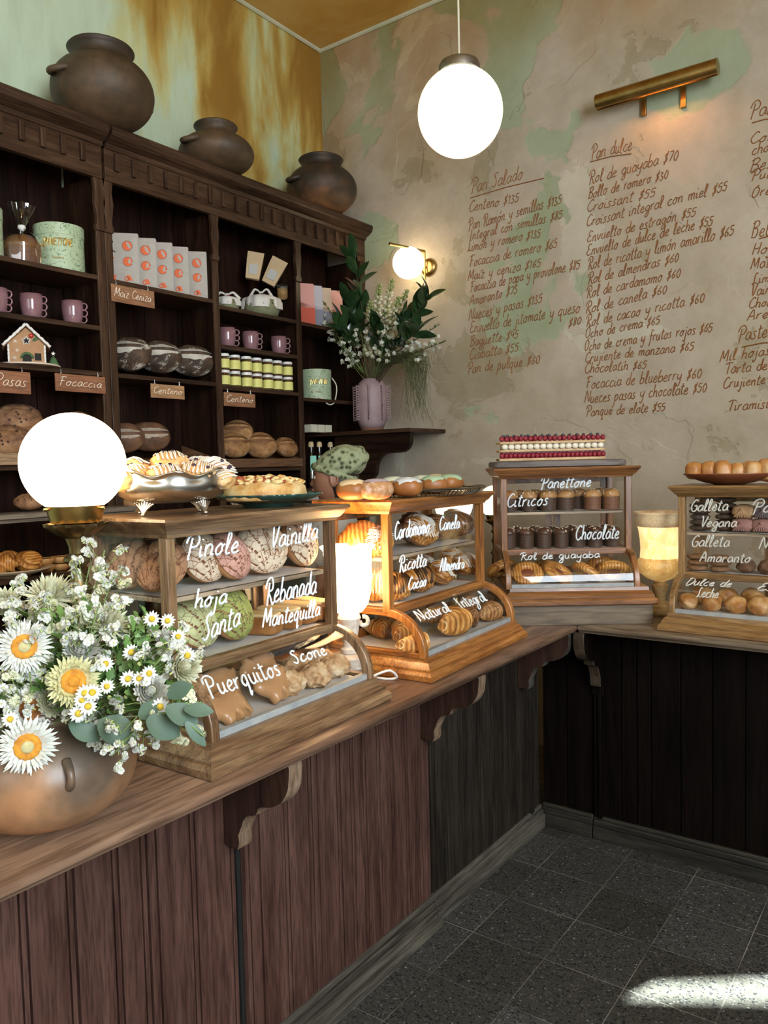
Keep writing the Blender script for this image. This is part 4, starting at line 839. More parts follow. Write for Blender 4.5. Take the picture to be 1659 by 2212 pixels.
def make_concha(k):
    t = thing('concha_bun', 'bun', 'sweet bun', Matrix.Identity(4))
    base = nm('concha_crumb', [(0.38, 0.17, 0.06), (0.52, 0.27, 0.11)], scale=20, rough=0.6)
    MB().blob(0.056, 0.056, 0.034, f=lambda n: 1 - 0.25 * max(0, -n.z - 0.3), M=TX(0, 0, 0.018)).obj('bun_body', base, t, angle=0)
    top = conchamat('sugar_shell_' + k, *CC[k]); R = 0.058; P = []; nu, nv = 90, 22
    for i in range(nu):
        a = 2 * pi * i / nu; row = []
        for j in range(nv + 1):
            q = j / nv; rr = R * sin(q * pi * 0.47) ** 0.92; x, y = rr * cos(a), rr * sin(a)
            z = 0.014 + 0.042 * sqrt(max(0, 1 - (rr / (R * 1.03)) ** 2.2))
            fa = atan2(x, y + R * 1.15) * 11 + 0.25 * sin(y * 90)       # shell ribs fan out from one edge
            g = max(0.0, (abs((fa / pi) % 1 - 0.5) - 0.38) / 0.12)
            z -= 0.006 * g; rr2 = 1 - 0.02 * g
            z += 0.0012 * nz((x, y, z), 60, 3)
            row.append((x * rr2, y * rr2, z))
        P.append(row)
    def mf(i, j):
        p = P[i][min(j + 1, nv)]; fa = atan2(p[0], p[1] + R * 1.15) * 11 + 0.25 * sin(p[1] * 90)
        return 1 if abs((fa / pi) % 1 - 0.5) > 0.43 else 0
    MB().grid(P, closeu=True, mf=mf).obj('sugar_topping', [top, nm('concha_groove', [tuple(c * 1.3 for c in CC[k][1])], rough=0.8, bump=0)], t, angle=0)
    return Series(t)
def concha(k, M, label):
    if k not in CONCHA: CONCHA[k] = make_concha(k)
    CONCHA[k].put(M, label, 'conchas in the grey-brown oak case')
GZ = 0.346
def lean(idx, px, py, v, z, tilt, rz=0, R=0.056, s=1):
    s *= 1.10; v += 0.045
    return CP(idx, px, py, v, z + R * s * sin(radians(tilt)) * 0.97 + 0.002, 0, 0, 0) @ TX(0, 0, 0, 0, 0, radians(rz)) @ TX(0, 0, 0, radians(tilt), s=s)
LT = lambda u, v, tl, rz, s: M1 @ TX(u, v, GZ + 0.056 * s * sin(radians(tl)) + 0.003, rz=radians(rz)) @ TX(rx=radians(tl), s=s)
concha('tan', LT(0.105, 0.345, 62, -60, 1.02), 'tan shell-patterned bun leaning at the back left of the upper shelf')
concha('tan', LT(0.135, 0.275, 68, -55, 1.0), 'tan shell-patterned bun in the middle of the three tan ones')
concha('tan', LT(0.10, 0.245, 45, -70, 0.88), 'tan shell-patterned bun lowest behind the left side glass')
concha('white', lean(1, 425, 1195, 0.235, GZ, 66, 0, s=1.0), 'cream shell-patterned bun behind the P of Pinole')
concha('pink', lean(1, 482, 1195, 0.205, GZ, 62, 12, s=0.98), 'pink shell-patterned bun at the front of the upper shelf')
concha('pink', lean(1, 490, 1150, 0.31, GZ, 78, 0, s=1.1), 'pink shell-patterned bun standing behind the front pink one')
concha('white', lean(1, 558, 1195, 0.215, GZ, 66, -22, s=1.1), 'larger white shell-patterned bun left of the word Vainilla')
concha('white', lean(1, 630, 1190, 0.225, GZ, 70, 15, s=1.1), 'white shell-patterned bun behind the word Vainilla')
concha('lime', lean(1, 410, 1340, 0.225, 0.198, 62, 0, s=1.0), 'pale lime shell-patterned bun behind the flowers')
concha('green', lean(1, 482, 1340, 0.215, 0.198, 66, 10, s=1.1), 'green shell-patterned bun behind the word Santa')
concha('green', lean(1, 450, 1300, 0.30, 0.198, 70, -10, s=1.1), 'green shell-patterned bun standing behind the front green one')

# thick buttered toast
CR = nm('toast_crust', [(0.24, 0.085, 0.02), (0.46, 0.21, 0.06)], scale=12, rough=0.6)
BT = nm('buttered_top', [(0.66, 0.47, 0.22), (0.78, 0.62, 0.36)], scale=8, rough=0.45, sss=0.1)
t = thing('toast_slice', 'x', 'toast', Matrix.Identity(4))
MB().blob(0.030, 0.065, 0.026, p=0.42, M=TX(0, 0, 0.026), f=lambda n: 1 + 0.02 * sin(n.y * 7)).obj('crust', CR, t, angle=0)
MB().blob(0.027, 0.060, 0.006, p=0.4, M=TX(0, 0, 0.050)).obj('butter_top', BT, t, angle=0)
TS = Series(t)
for k, (px, v, rz) in enumerate([(556, 0.245, 18), (602, 0.25, 10), (640, 0.255, 4), (676, 0.25, -8)]):
    TS.put(CP(1, px, 1355, v, 0.199, rz=radians(rz)), 'thick buttered toast slice, %s from the green buns on the middle shelf' % ORD[k], 'buttered toast slices')

# pig cookies
PIG = [(-0.058, 0.0), (-0.064, 0.012), (-0.058, 0.022), (-0.046, 0.03), (-0.044, 0.044), (-0.034, 0.036), (-0.018, 0.041), (0.004, 0.044), (0.026, 0.042), (0.042, 0.033), (0.05, 0.036), (0.055, 0.028), (0.05, 0.018), (0.052, 0.004), (0.048, -0.012), (0.046, -0.03), (0.036, -0.034), (0.03, -0.022), (0.02, -0.02), (0.014, -0.034), (0.002, -0.034), (0.0, -0.02), (-0.014, -0.02), (-0.02, -0.034), (-0.032, -0.034), (-0.034, -0.018), (-0.044, -0.01)]
PIG = [p for q in range(len(PIG)) for p in [PIG[q], tuple((PIG[q][k] + PIG[(q + 1) % len(PIG)][k]) / 2 for k in (0, 1))]]
def pig():
    mb = MB(); rings = [(0.93, -0.002), (1.0, 0.003), (1.0, 0.008), (0.95, 0.0145), (0.82, 0.0185), (0.5, 0.0205), (0.02, 0.021)]
    mb.grid([[(x * s, y * s + (1 - s) * 0.004, z + 0.0006 * nz((x * s, y * s, z), 90)) for x, y in PIG] for s, z in rings], closev=True)
    k = len(mb.v) - len(PIG) * len(rings); mb.f.append(tuple(k + i for i in range(len(PIG)))[::-1]); mb.m.append(0)
    return mb.obj('pig_cookie', nm('glossy_gingerbread', [(0.36, 0.18, 0.075), (0.47, 0.26, 0.115)], scale=9, rough=0.38, bump=0.15, coat=0.15), angle=60)
pg = pig(); tag(pg, 'x', 'cookie'); PS = Series(pg)
for px, py, v, z, tl, rz, s, lb in [(492, 1545, 0.105, 0.09, 42, 8, 1.1, 'pig-shaped gingerbread cookie at the front left of the curved drawer'), (592, 1515, 0.115, 0.10, 50, 10, 1.15, 'pig-shaped gingerbread cookie in front of the word Puerquitos'), (470, 1490, 0.20, 0.105, 62, 0, 1.15, 'pig-shaped gingerbread cookie leaning behind the front left one'), (560, 1475, 0.205, 0.11, 66, 5, 1.15, 'pig-shaped gingerbread cookie leaning behind, right of the other leaning one')]:
    PS.put(CP(1, px, py, v, z) @ TX(0, 0, 0, 0, 0, radians(rz)) @ TX(0, 0, 0, radians(tl), s=s), lb, 'pig cookies')

def rocky(rx, ry, rz_, seed, amp=0.26, nu=36, nv=20):
    return MB().blob(rx, ry, rz_, nu=nu, nv=nv, f=lambda n: (1 + amp * nz(n, 2.3, seed) + amp * 0.6 * nz(n, 6, seed + 9) + amp * 0.40 * nz(n, 13, seed + 4)) * (1 if n.z > -0.55 else 0.9), M=TX(0, 0, rz_ * 0.86))
SCONE = nm('scone_crumb', [(0.3, (0.20, 0.09, 0.035)), (0.42, (0.42, 0.24, 0.11)), (0.55, (0.55, 0.38, 0.21)), (0.7, (0.70, 0.58, 0.42))], scale=34, rough=0.8, bump=0.8, bdist=0.004)
sc = [rocky(0.040, 0.036, 0.030, k).obj('scone', SCONE, angle=0) for k in range(3)]
for k, o in enumerate(sc): tag(o, 'x', 'scone')
SS = [Series(o) for o in sc]
for k, (px, py, v, z, lb) in enumerate([(627, 1475, 0.115, 0.068, 'sugar-dusted scone next to the pig cookies, front row'), (680, 1482, 0.105, 0.068, 'knobbly scone in the middle of the front row of the drawer'), (724, 1465, 0.115, 0.068, 'knobbly brown scone nearest the right curved stile'), (640, 1440, 0.20, 0.068, 'scone in the back row behind the dusted one'), (690, 1440, 0.20, 0.070, 'scone in the back row under the word Scone')]):
    SS[k % 3].put(CP(1, px, py, v, z, rz=k * 1.3, s=1.02 + 0.05 * (k % 2)), lb, 'scones in the curved drawer')

# iced scones in a silver footed bowl
ICE = plain('white_icing', (0.80, 0.74, 0.64), 0.35)
def drizzle(mb, rx, ry, zf, n, r=0.0016, seed=0, span=0.86, ang=0.5):
    rnd = random.Random(seed); pts = []
    for i in range(n * 6):
        t = i / (n * 6 - 1); x = (-span + 2 * span * t) * rx
        w = sqrt(max(0.02, 1 - (x / rx) ** 2)) * ry * 0.96
        y = w * sin(i * pi / 3 + rnd.uniform(-0.15, 0.15)); y = max(-w, min(w, y * 1.25))
        X = x * cos(ang) - 0 * y; pts.append((x + rnd.uniform(-1, 1) * 0.001 + 0.12 * y, y, zf(x, y)))
    mb.tube(spline(pts, 3), r, 5)
    return mb
def iced_scone(seed):
    t = thing('iced_scone', 'x', 'scone', Matrix.Identity(4)); b = rocky(0.046, 0.036, 0.030, seed, 0.14)
    vs = [tuple(v) for v in b.v]; b.obj('scone_body', nm('orange_scone', [(0.3, (0.42, 0.18, 0.05)), (0.5, (0.64, 0.36, 0.13)), (0.65, (0.72, 0.52, 0.28))], scale=24, rough=0.7, bump=0.7, bdist=0.004), t, angle=0)
    def zf(x, y):
        best = max((v[2] for v in vs if (v[0] - x) ** 2 + (v[1] - y) ** 2 < 0.006 ** 2), default=0.018); return best + 0.0012
    drizzle(MB(), 0.044, 0.033, zf, 8, 0.0015, seed).obj('icing_drizzle', ICE, t, angle=0)
    bb = MB(); rnd = random.Random(seed)
    for q in range(3):
        x, y = rnd.uniform(-0.02, 0.02), rnd.uniform(-0.02, 0.02); bb.blob(0.005, 0.005, 0.004, M=TX(x, y, zf(x, y) - 0.001), nu=10, nv=6)
    bb.obj('blueberry_bits', plain('berry_dark', (0.03, 0.012, 0.03), 0.4), t)
    return Series(t)
SILVER = nm('worn_silver', [(0.60, 0.55, 0.47), (0.80, 0.76, 0.70)], scale=7, rough=0.26, bump=0.08, metal=1, dist=0.5)
BT1 = M1 @ TX(0, 0, 0.52)
MBW = M1 @ TX(0.15, 0.26, 0.5205, rz=radians(-35))
t = thing('silver_bowl', 'oval silver footed bowl with a scalloped rim, heaped with iced scones', 'bowl', MBW)
def bw(a, z): return 1 + (0.035 * cos(a * 8) if z > 0.075 else 0.02 * cos(a * 8) * max(0, (z - 0.03) / 0.05))
P = []; prof = [(0.0, 0.026), (0.05, 0.027), (0.085, 0.033), (0.108, 0.045), (0.117, 0.060), (0.117, 0.072), (0.112, 0.082), (0.116, 0.089), (0.124, 0.092), (0.121, 0.089), (0.108, 0.080), (0.112, 0.064), (0.100, 0.050), (0.07, 0.040), (0.0, 0.034)]
bm_ = MB(); seg = 96
for i in range(seg):
    a = 2 * pi * i / seg; P.append([(r * 1.06 * bw(a, z) * cos(a), r * 0.84 * bw(a, z) * sin(a), z + (0.006 * cos(a * 8) if z > 0.075 else 0) + 0.012 * cos(a) ** 2 * (z > 0.05)) for r, z in prof])
bm_.grid(P, closeu=True).obj('bowl_body', SILVER, t, angle=0)
rm = MB(); rm.tube([(0.124 * 1.06 * bw(a, 0.09) * cos(a), 0.124 * 0.84 * bw(a, 0.09) * sin(a), 0.0905 + 0.006 * cos(a * 8) + 0.012 * cos(a) ** 2) for a in [2 * pi * i / 96 for i in range(96)]], lambda q: 0.0026 + 0.0012 * sin(q * 2 * pi * 16), 8, closed=True)
rm.obj('rolled_rim', SILVER, t, angle=0)
for q in (45, 135, 225, 315):
    an = radians(q); ft = MB(); c0 = Vector((0.075 * cos(an) * 1.1, 0.075 * sin(an) * 0.84, 0.0)); tg = Vector((-sin(an), cos(an), 0)); out = Vector((cos(an), sin(an), 0))
    for k in range(-3, 4):
        ft.tube(spline([tuple(c0 + out * 0.012 + Vector((0, 0, 0.003))), tuple(c0 + out * 0.010 + tg * k * 0.003 + Vector((0, 0, 0.016))), tuple(c0 + out * 0.006 + tg * k * 0.008 + Vector((0, 0, 0.034 - abs(k) * 0.002)))], 5), 0.0024, 6)
    ft.blob(0.005, 0.005, 0.004, M=Matrix.Translation(c0 + out * 0.014 + Vector((0, 0, 0.004))), nu=10, nv=6); ft.obj('foot', SILVER, t, angle=0)
IS = [iced_scone(20 + k) for k in range(3)]
for k, (x, y, z, rx, ry, rz, lb) in enumerate([(-0.085, -0.03, 0.058, 0.1, -0.3, 0.3, 'iced scone at the left end of the silver bowl next to the globe lamp'), (-0.02, -0.045, 0.060, 0.35, 0, 0.4, 'iced scone at the front of the silver bowl, left of middle'), (0.055, -0.035, 0.064, 0.3, 0.1, -0.1, 'iced scone at the front right of the silver bowl'),
        (-0.075, 0.03, 0.074, 0.0, 0.2, 1.2, 'iced scone piled high at the left of the bowl'), (0.0, 0.02, 0.088, 0.1, 0, 0.2, 'iced scone on top in the middle of the pile'), (0.075, 0.03, 0.074, 0.2, 0.2, -0.6, 'iced scone at the back right of the silver bowl'), (0.10, -0.005, 0.070, 0.2, 0.7, -1.0, 'iced scone standing on edge at the right rim of the bowl'), (0.0, 0.055, 0.066, -0.2, 0, 0.9, 'iced scone at the back of the silver bowl')]):
    IS[k % 3].put(MBW @ TX(x, y, z, rx, ry, rz, s=0.98), lb, 'iced scones in the silver bowl')

# focaccia on a dark green fluted plate
GREEN = nm('dark_green_glaze', [(0.018, 0.05, 0.04), (0.04, 0.10, 0.075)], scale=10, rough=0.12, bump=0.05, coat=0.5)
MPL = M1 @ TX(0.475, 0.265, 0.5205)
t = thing('fluted_plate', 'dark green glazed plate with a fluted rim, under the cheesy focaccia', 'plate', MPL)
MB().lathe([(0, 0), (0.065, 0), (0.068, 0.006), (0.10, 0.014), (0.125, 0.020), (0.140, 0.030), (0.142, 0.034), (0.137, 0.033), (0.122, 0.026), (0.09, 0.019), (0, 0.016)], 120, rf=lambda a, z: 1 + (0.022 * cos(a * 30) if z > 0.025 else 0.008 * cos(a * 30) * (z > 0.013))).obj('plate_body', GREEN, t, angle=0)
t = thing('focaccia', 'round golden focaccia baked with cheese on the green fluted plate', 'bread', MPL @ TX(-0.02, -0.01, 0.019))
zf = lambda x, y: 0.046 * sqrt(max(0, 1 - ((x / 0.122) ** 2 + (y / 0.104) ** 2) ** 1.5)) + 0.006 * nz((x, y, 0), 28, 2)
P = [[(0.118 * r * cos(a), 0.10 * r * sin(a), max(0.004, zf(0.118 * r * cos(a), 0.10 * r * sin(a)) + 0.009) if r < 0.995 else 0.006) for r in [1.0 - j / 22 for j in range(23)]] for a in [2 * pi * i / 64 for i in range(64)]]
P = [[(p[0][0] * 0.93, p[0][1] * 0.93, 0.0)] + p for p in P]
MB().grid(P, closeu=True).obj('bread_base', nm('focaccia_dough', [(0.3, (0.36, 0.13, 0.03)), (0.45, (0.60, 0.34, 0.11)), (0.6, (0.72, 0.54, 0.27))], scale=16, rough=0.6, bump=0.5, bdist=0.004), t, angle=0)
rnd = random.Random(3); ch = MB(); tm = MB()
for k in range(120):
    a = rnd.uniform(0, 2 * pi); r = sqrt(rnd.random()) * 0.92; x, y = 0.112 * r * cos(a), 0.094 * r * sin(a); s = rnd.uniform(0.005, 0.011)
    (ch if k % 6 else tm).blob(s * 1.3, s, s * 0.6, M=TX(x, y, zf(x, y) + 0.011, rnd.uniform(-0.4, 0.4), rnd.uniform(-0.4, 0.4), a), nu=12, nv=7, f=lambda n: 1 + 0.25 * nz(n, 2, k))
ch.obj('melted_cheese', nm('browned_cheese', [(0.3, (0.42, 0.12, 0.03)), (0.42, (0.62, 0.33, 0.09)), (0.55, (0.78, 0.62, 0.30)), (0.7, (0.80, 0.70, 0.42))], scale=30, rough=0.4, bump=0.3), t, angle=0)
tm.obj('tomato_pieces', plain('roast_tomato', (0.34, 0.07, 0.03), 0.4), t, angle=0)

# doughnuts on a metal tray on case 2
MT = M2 @ TX(0.36, 0.235, 0.5205, rz=radians(-8))
TRAYM = nm('dark_silver_tray', [(0.16, 0.145, 0.12), (0.38, 0.35, 0.30)], scale=9, rough=0.25, metal=1)
t = thing('pierced_tray', 'oval dark silver tray with a pierced gallery rim, under the filled doughnuts', 'tray', MT)
P = [[(0.255 * r * cos(a), 0.165 * r * sin(a), z) for r, z in [(0.0, 0.004), (0.9, 0.004), (0.93, 0.0), (0.90, 0.0), (0.0, 0.0)]] for a in [2 * pi * i / 72 for i in range(72)]]
MB().grid(P, closeu=True).obj('tray_floor', TRAYM, t)
gl = MB()
for i in range(84):
    a = 2 * pi * i / 84; gl.tube([(0.235 * cos(a), 0.152 * sin(a), 0.002), (0.262 * cos(a), 0.170 * sin(a), 0.019)], 0.0016, 5)
gl.obj('pierced_gallery', TRAYM, t)
MB().tube([(0.272 * cos(a), 0.177 * sin(a), 0.0205) for a in [2 * pi * i / 72 for i in range(72)]], 0.004, 8, M=TX(s=(1, 1, 1)), closed=True).tube([(0.263 * cos(a), 0.170 * sin(a), 0.019) for a in [2 * pi * i / 72 for i in range(72)]], 0.003, 8, closed=True).obj('tray_rim', TRAYM, t)
DOUGH = nm('fried_dough', [(0.27, 0.09, 0.02), (0.42, 0.165, 0.045)], scale=12, rough=0.45, bump=0.2)
DN = {}
def doughnut(k):
    t = thing('filled_doughnut', 'x', 'doughnut', Matrix.Identity(4))
    MB().blob(0.046, 0.046, 0.029, p=0.8, f=lambda n: 1 + 0.02 * nz(n, 2, 1), M=TX(0, 0, 0.028)).obj('dough', DOUGH if k != 'sugar' else nm('sugared_dough', [(0.36, (0.34, 0.14, 0.05)), (0.55, (0.52, 0.27, 0.12)), (0.66, (0.66, 0.50, 0.42))], scale=38, rough=0.8, bump=0.4), t, angle=0)
    cols = {'white': (0.58, 0.60, 0.62), 'green': (0.36, 0.50, 0.33), 'cream': (0.70, 0.52, 0.32), 'pale': (0.58, 0.62, 0.50), 'sugar': (0.42, 0.33, 0.36)}
    g = nm('glaze_' + k, [cols[k], tuple(min(1, c * 1.15) for c in cols[k])], scale=12, rough=0.25 if k != 'sugar' else 0.9, bump=0.1, coat=0.3 if k != 'sugar' else 0)
    n_ = 48; P = []
    for i in range(n_):
        a = 2 * pi * i / n_; lim = 0.62 + 0.05 * sin(a * 5 + 1) + 0.05 * sin(a * 3)
        if k == 'sugar': lim = 0.42
        row = []
        for j in range(11):
            q = j / 10 * lim * pi / 2 * 1.25; rr = 0.0475 * sin(q) ** 0.8 if q > 0 else 0; z = 0.028 + 0.031 * max(0, cos(q)) ** 0.8
            row.append((rr * cos(a), rr * sin(a), z))
        P.append(row)
    MB().grid(P, closeu=True).obj('glaze', g, t, angle=0)
    return Series(t)
for px, py, v, k, lb in [(762, 1040, 0.20, 'cream', 'cream glazed doughnut at the left end of the tray'), (812, 1037, 0.135, 'sugar', 'sugar dusted doughnut without shiny glaze, left of the middle'), (880, 1035, 0.15, 'white', 'white glazed doughnut in the middle of the tray front'), (937, 1035, 0.19, 'green', 'green glazed doughnut at the front right of the tray'), (972, 1030, 0.26, 'green', 'green glazed doughnut at the right end of the tray'),
                         (850, 1025, 0.30, 'pale', 'pale glazed doughnut at the back between the dusted and white ones'), (912, 1025, 0.30, 'pale', 'pale glazed doughnut at the back behind the white one'), (940, 1020, 0.35, 'cream', 'cream glazed doughnut at the very back of the tray')]:
    if k not in DN: DN[k] = doughnut(k)
    DN[k].put(CP(2, px, py, v, 0.525, rz=px), lb, 'filled doughnuts on the pierced tray')

# croissants, rolls
def croissant(seed, mats, L=0.16, w=0.034):
    rnd = random.Random(seed); P = []; n = 88; ms = []
    for i in range(n + 1):
        s = i / n; a = (s - 0.5) * 1.9; cx, cy = 0.085 * sin(a), -0.085 * (cos(a) - 0.75)
        env = max(0.06, sin(pi * s) ** 0.72); seg = (abs(s - 0.5) * 9.5) % 1.0
        r = w * env * (1.06 - 0.22 * seg); row = []
        for k in range(20):
            q = 2 * pi * k / 20; rr = r * (1 + 0.03 * nz((s * 6, q, seed), 1.5))
            nx, ny = sin(a), -cos(a)
            row.append((cx + rr * cos(q) * nx * -1, cy + rr * cos(q) * -ny * -1, w * 0.86 + rr * sin(q) * 0.88))
        P.append(row)
    mf = lambda i, k: 1 if ((abs((i + 0.5) / n - 0.5) * 9.5) % 1.0) > 0.84 else 0
    return MB().grid(P, closev=True, mf=mf).obj('croissant', mats, angle=0)
def striped(name, dark, mid, lite, sc=9):
    m, nt, b = newmat(name); L = nt.links.new; c = coords(nt)
    w = N(nt, 'TexWave', Scale=34, Distortion=3.0, Detail=3, bands_direction='X'); w.inputs['Detail Scale'].default_value = 1.5; L(c, w.inputs['Vector'])
    n = N(nt, 'TexNoise', Scale=sc * 2, Detail=5); L(c, n.inputs['Vector'])
    a = N(nt, 'Math', operation='MULTIPLY_ADD'); L(w.outputs[0], a.inputs[0]); a.inputs[1].default_value = 0.3; L(n.outputs[0], a.inputs[2])
    r = ramp(nt, [(0.42, dark), (0.62, mid), (0.82, lite)], a.outputs[0]); L(r.outputs[0], b.inputs['Base Color']); b.inputs['Roughness'].default_value = 0.35; b.inputs['Coat Weight'].default_value = 0.2
    bp = N(nt, 'Bump', Strength=0.35, Distance=0.003); L(w.outputs[0], bp.inputs['Height']); L(bp.outputs[0], b.inputs['Normal'])
    return m
CRG = [striped('croissant_golden', (0.30, 0.105, 0.018), (0.52, 0.22, 0.05), (0.72, 0.40, 0.12)), nm('croissant_pale_layer', [(0.70, 0.48, 0.22), (0.8, 0.6, 0.32)], scale=30, rough=0.5)]
CRD = [striped('croissant_dark', (0.20, 0.08, 0.025), (0.36, 0.16, 0.055), (0.50, 0.27, 0.11)), nm('croissant_dark_layer', [(0.42, 0.22, 0.09), (0.5, 0.3, 0.14)], scale=30, rough=0.5)]
cg_ = Series(tag(croissant(1, CRG), 'x', 'croissant')); cdk = Series(tag(croissant(2, CRD), 'x', 'croissant'))
for px, py, v, z, rz, s, S, lb in [(812, 1370, 0.30, 0.068, 60, 1.0, cg_, 'golden croissant farthest back behind the left side glass'), (858, 1360, 0.20, 0.068, 35, 1.2, cg_, 'golden croissant in the middle behind the left side glass'), (895, 1385, 0.095, 0.068, -10, 1.0, cg_, 'golden croissant low against the left curved stile'),
                               (965, 1350, 0.125, 0.070, 25, 1.5, cg_, 'largest golden croissant under the word Natural'), (1005, 1345, 0.13, 0.068, 70, 1.05, cdk, 'dark wholemeal croissant beside the largest golden one'), (1048, 1330, 0.12, 0.068, 20, 1.12, cdk, 'dark wholemeal croissant at the right end of the drawer'), (1005, 1310, 0.22, 0.085, 10, 1.0, cdk, 'dark wholemeal croissant at the back under the word Integral'), (930, 1330, 0.24, 0.08, 0, 1.0, cg_, 'golden croissant at the back of the drawer')]:
    S.put(CP(2, px, py, v, z, rz=radians(rz), s=s), lb, 'croissants in the curved drawer')
def roll(seed, rx=0.052, ry=0.045, rz_=0.034, mats=None, ice=None, n=9, mesh=False):
    t = thing('swirl_roll', 'x', 'sweet roll', Matrix.Identity(4))
    f = lambda nn: 1 + 0.06 * sin(3.2 * atan2(nn.z + 0.2, nn.x) * 2 + 7 * sqrt(nn.x ** 2 + nn.z ** 2) + seed) + 0.03 * nz(nn, 3, seed)
    MB().blob(rx, ry, rz_, f=f, nu=48, nv=28, M=TX(0, 0, rz_ * 0.96)).obj('rolled_dough', mats, t, angle=0)
    if ice:
        zf = lambda x, y: rz_ * 0.96 + rz_ * 1.05 * sqrt(max(0.0, 1 - (x / rx) ** 2 - (y / ry) ** 2)) + 0.001
        d_ = drizzle(MB(), rx * 0.98, ry * 0.96, zf, n, 0.0015, seed)
        if mesh:
            e = MB(); drizzle(e, ry * 0.98, rx * 0.96, lambda x, y: zf(y, x), n, 0.0015, seed + 1); k = len(d_.v); d_.v += [Vector((v.y, v.x, v.z)) for v in e.v]; d_.f += [tuple(i + k for i in q) for q in e.f]; d_.m += e.m
        d_.obj('icing_drizzle', ice, t, angle=0)
    return Series(t)
RG = striped('roll_golden', (0.26, 0.085, 0.015), (0.48, 0.19, 0.04), (0.68, 0.36, 0.10)); RD = striped('roll_brown_glazed', (0.12, 0.045, 0.018), (0.26, 0.11, 0.04), (0.45, 0.24, 0.10))
CHOC = plain('dark_chocolate', (0.035, 0.014, 0.008), 0.3)
r1, r2, r3, r4 = roll(1, mats=RG, ice=ICE, mesh=True), roll(2, mats=RD), roll(3, mats=RG, ice=ICE, n=12), roll(4, mats=RG, ice=CHOC, n=11)
for px, py, v, z, rx, rz, s, S, lb in [(q[0], q[1], q[2] + 0.030, q[3], q[4], q[5], q[6] * 1.1, q[7], q[8]) for q in [(782, 1165, 0.24, 0.349, 50, -50, 1.25, roll(7, mats=RG), 'large plain swirl roll standing at the left of the upper shelf'), (808, 1175, 0.20, 0.349, 40, -60, 1.05, r1, 'cross-iced roll at the left corner post of the upper shelf'), (895, 1160, 0.225, 0.349, 35, 0, 1.2, r1, 'cross-iced cardamom roll behind the word Cardamomo'), (878, 1130, 0.31, 0.349, 50, 0, 1.25, r2, 'glossy brown roll at the back of the upper shelf'),
        (938, 1150, 0.25, 0.349, 30, 20, 1.1, r2, 'glossy brown cinnamon roll in the middle of the upper shelf'), (985, 1145, 0.25, 0.349, 25, 0, 1.1, r2, 'glossy brown cinnamon roll at the right of the upper shelf'), (970, 1130, 0.32, 0.349, 45, 0, 1.15, r2, 'glossy brown roll tucked behind the right-hand cinnamon roll'),
        (812, 1255, 0.24, 0.200, 35, -50, 1.15, r3, 'white-iced roll at the left of the middle shelf'), (845, 1265, 0.20, 0.200, 35, -30, 1.05, r4, 'chocolate-striped roll beside the left corner post'), (892, 1255, 0.215, 0.200, 32, 0, 1.1, r4, 'chocolate-striped roll under the word Ricotta'), (940, 1245, 0.215, 0.200, 30, 35, 1.0, r3, 'white-iced roll in the middle of the middle shelf'),
        (1000, 1235, 0.23, 0.200, 25, 0, 1.0, r3, 'white-iced almond roll at the right of the middle shelf'), (900, 1215, 0.31, 0.200, 35, 0, 1.15, r3, 'white-iced roll in the back row, left'), (965, 1205, 0.31, 0.200, 35, 10, 1.15, r3, 'white-iced roll in the back row, right')]]:
    S.put(CP(2, px, py, v, z + 0.006) @ TX(0, 0, 0.018 * s, 0, 0, radians(rz)) @ TX(0, 0, -0.01, radians(rx), s=s), lb, 'sweet rolls in the orange oak case')

# panettone
def cupmat(name, base, dot):
    m, nt, b = newmat(name); L = nt.links.new
    tc = N(nt, 'TexCoord'); s = N(nt, 'SeparateXYZ'); L(tc.outputs['Object'], s.inputs[0])
    at = N(nt, 'Math', operation='ARCTAN2'); L(s.outputs['Y'], at.inputs[0]); L(s.outputs['X'], at.inputs[1])
    mu = N(nt, 'Math', operation='MULTIPLY'); L(at.outputs[0], mu.inputs[0]); mu.inputs[1].default_value = 0.034
    cb = N(nt, 'CombineXYZ'); L(mu.outputs[0], cb.inputs[0]); L(s.outputs['Z'], cb.inputs[1])
    v = N(nt, 'TexVoronoi', Scale=88, Randomness=0.35); v.voronoi_dimensions = '2D'; L(cb.outputs[0], v.inputs['Vector'])
    r = ramp(nt, [(0.1, dot), (0.16, base), (0.24, base), (0.28, dot), (0.34, dot), (0.38, base)], v.outputs['Distance']); L(r.outputs[0], b.inputs['Base Color']); b.inputs['Roughness'].default_value = 0.6
    return m
CUP = cupmat('panettone_paper', (0.055, 0.026, 0.016), (0.11, 0.058, 0.035)); CUPL = cupmat('panettone_paper_light', (0.15, 0.06, 0.03), (0.24, 0.11, 0.06))
ALM = plain('almond_flakes', (0.72, 0.60, 0.44), 0.6)
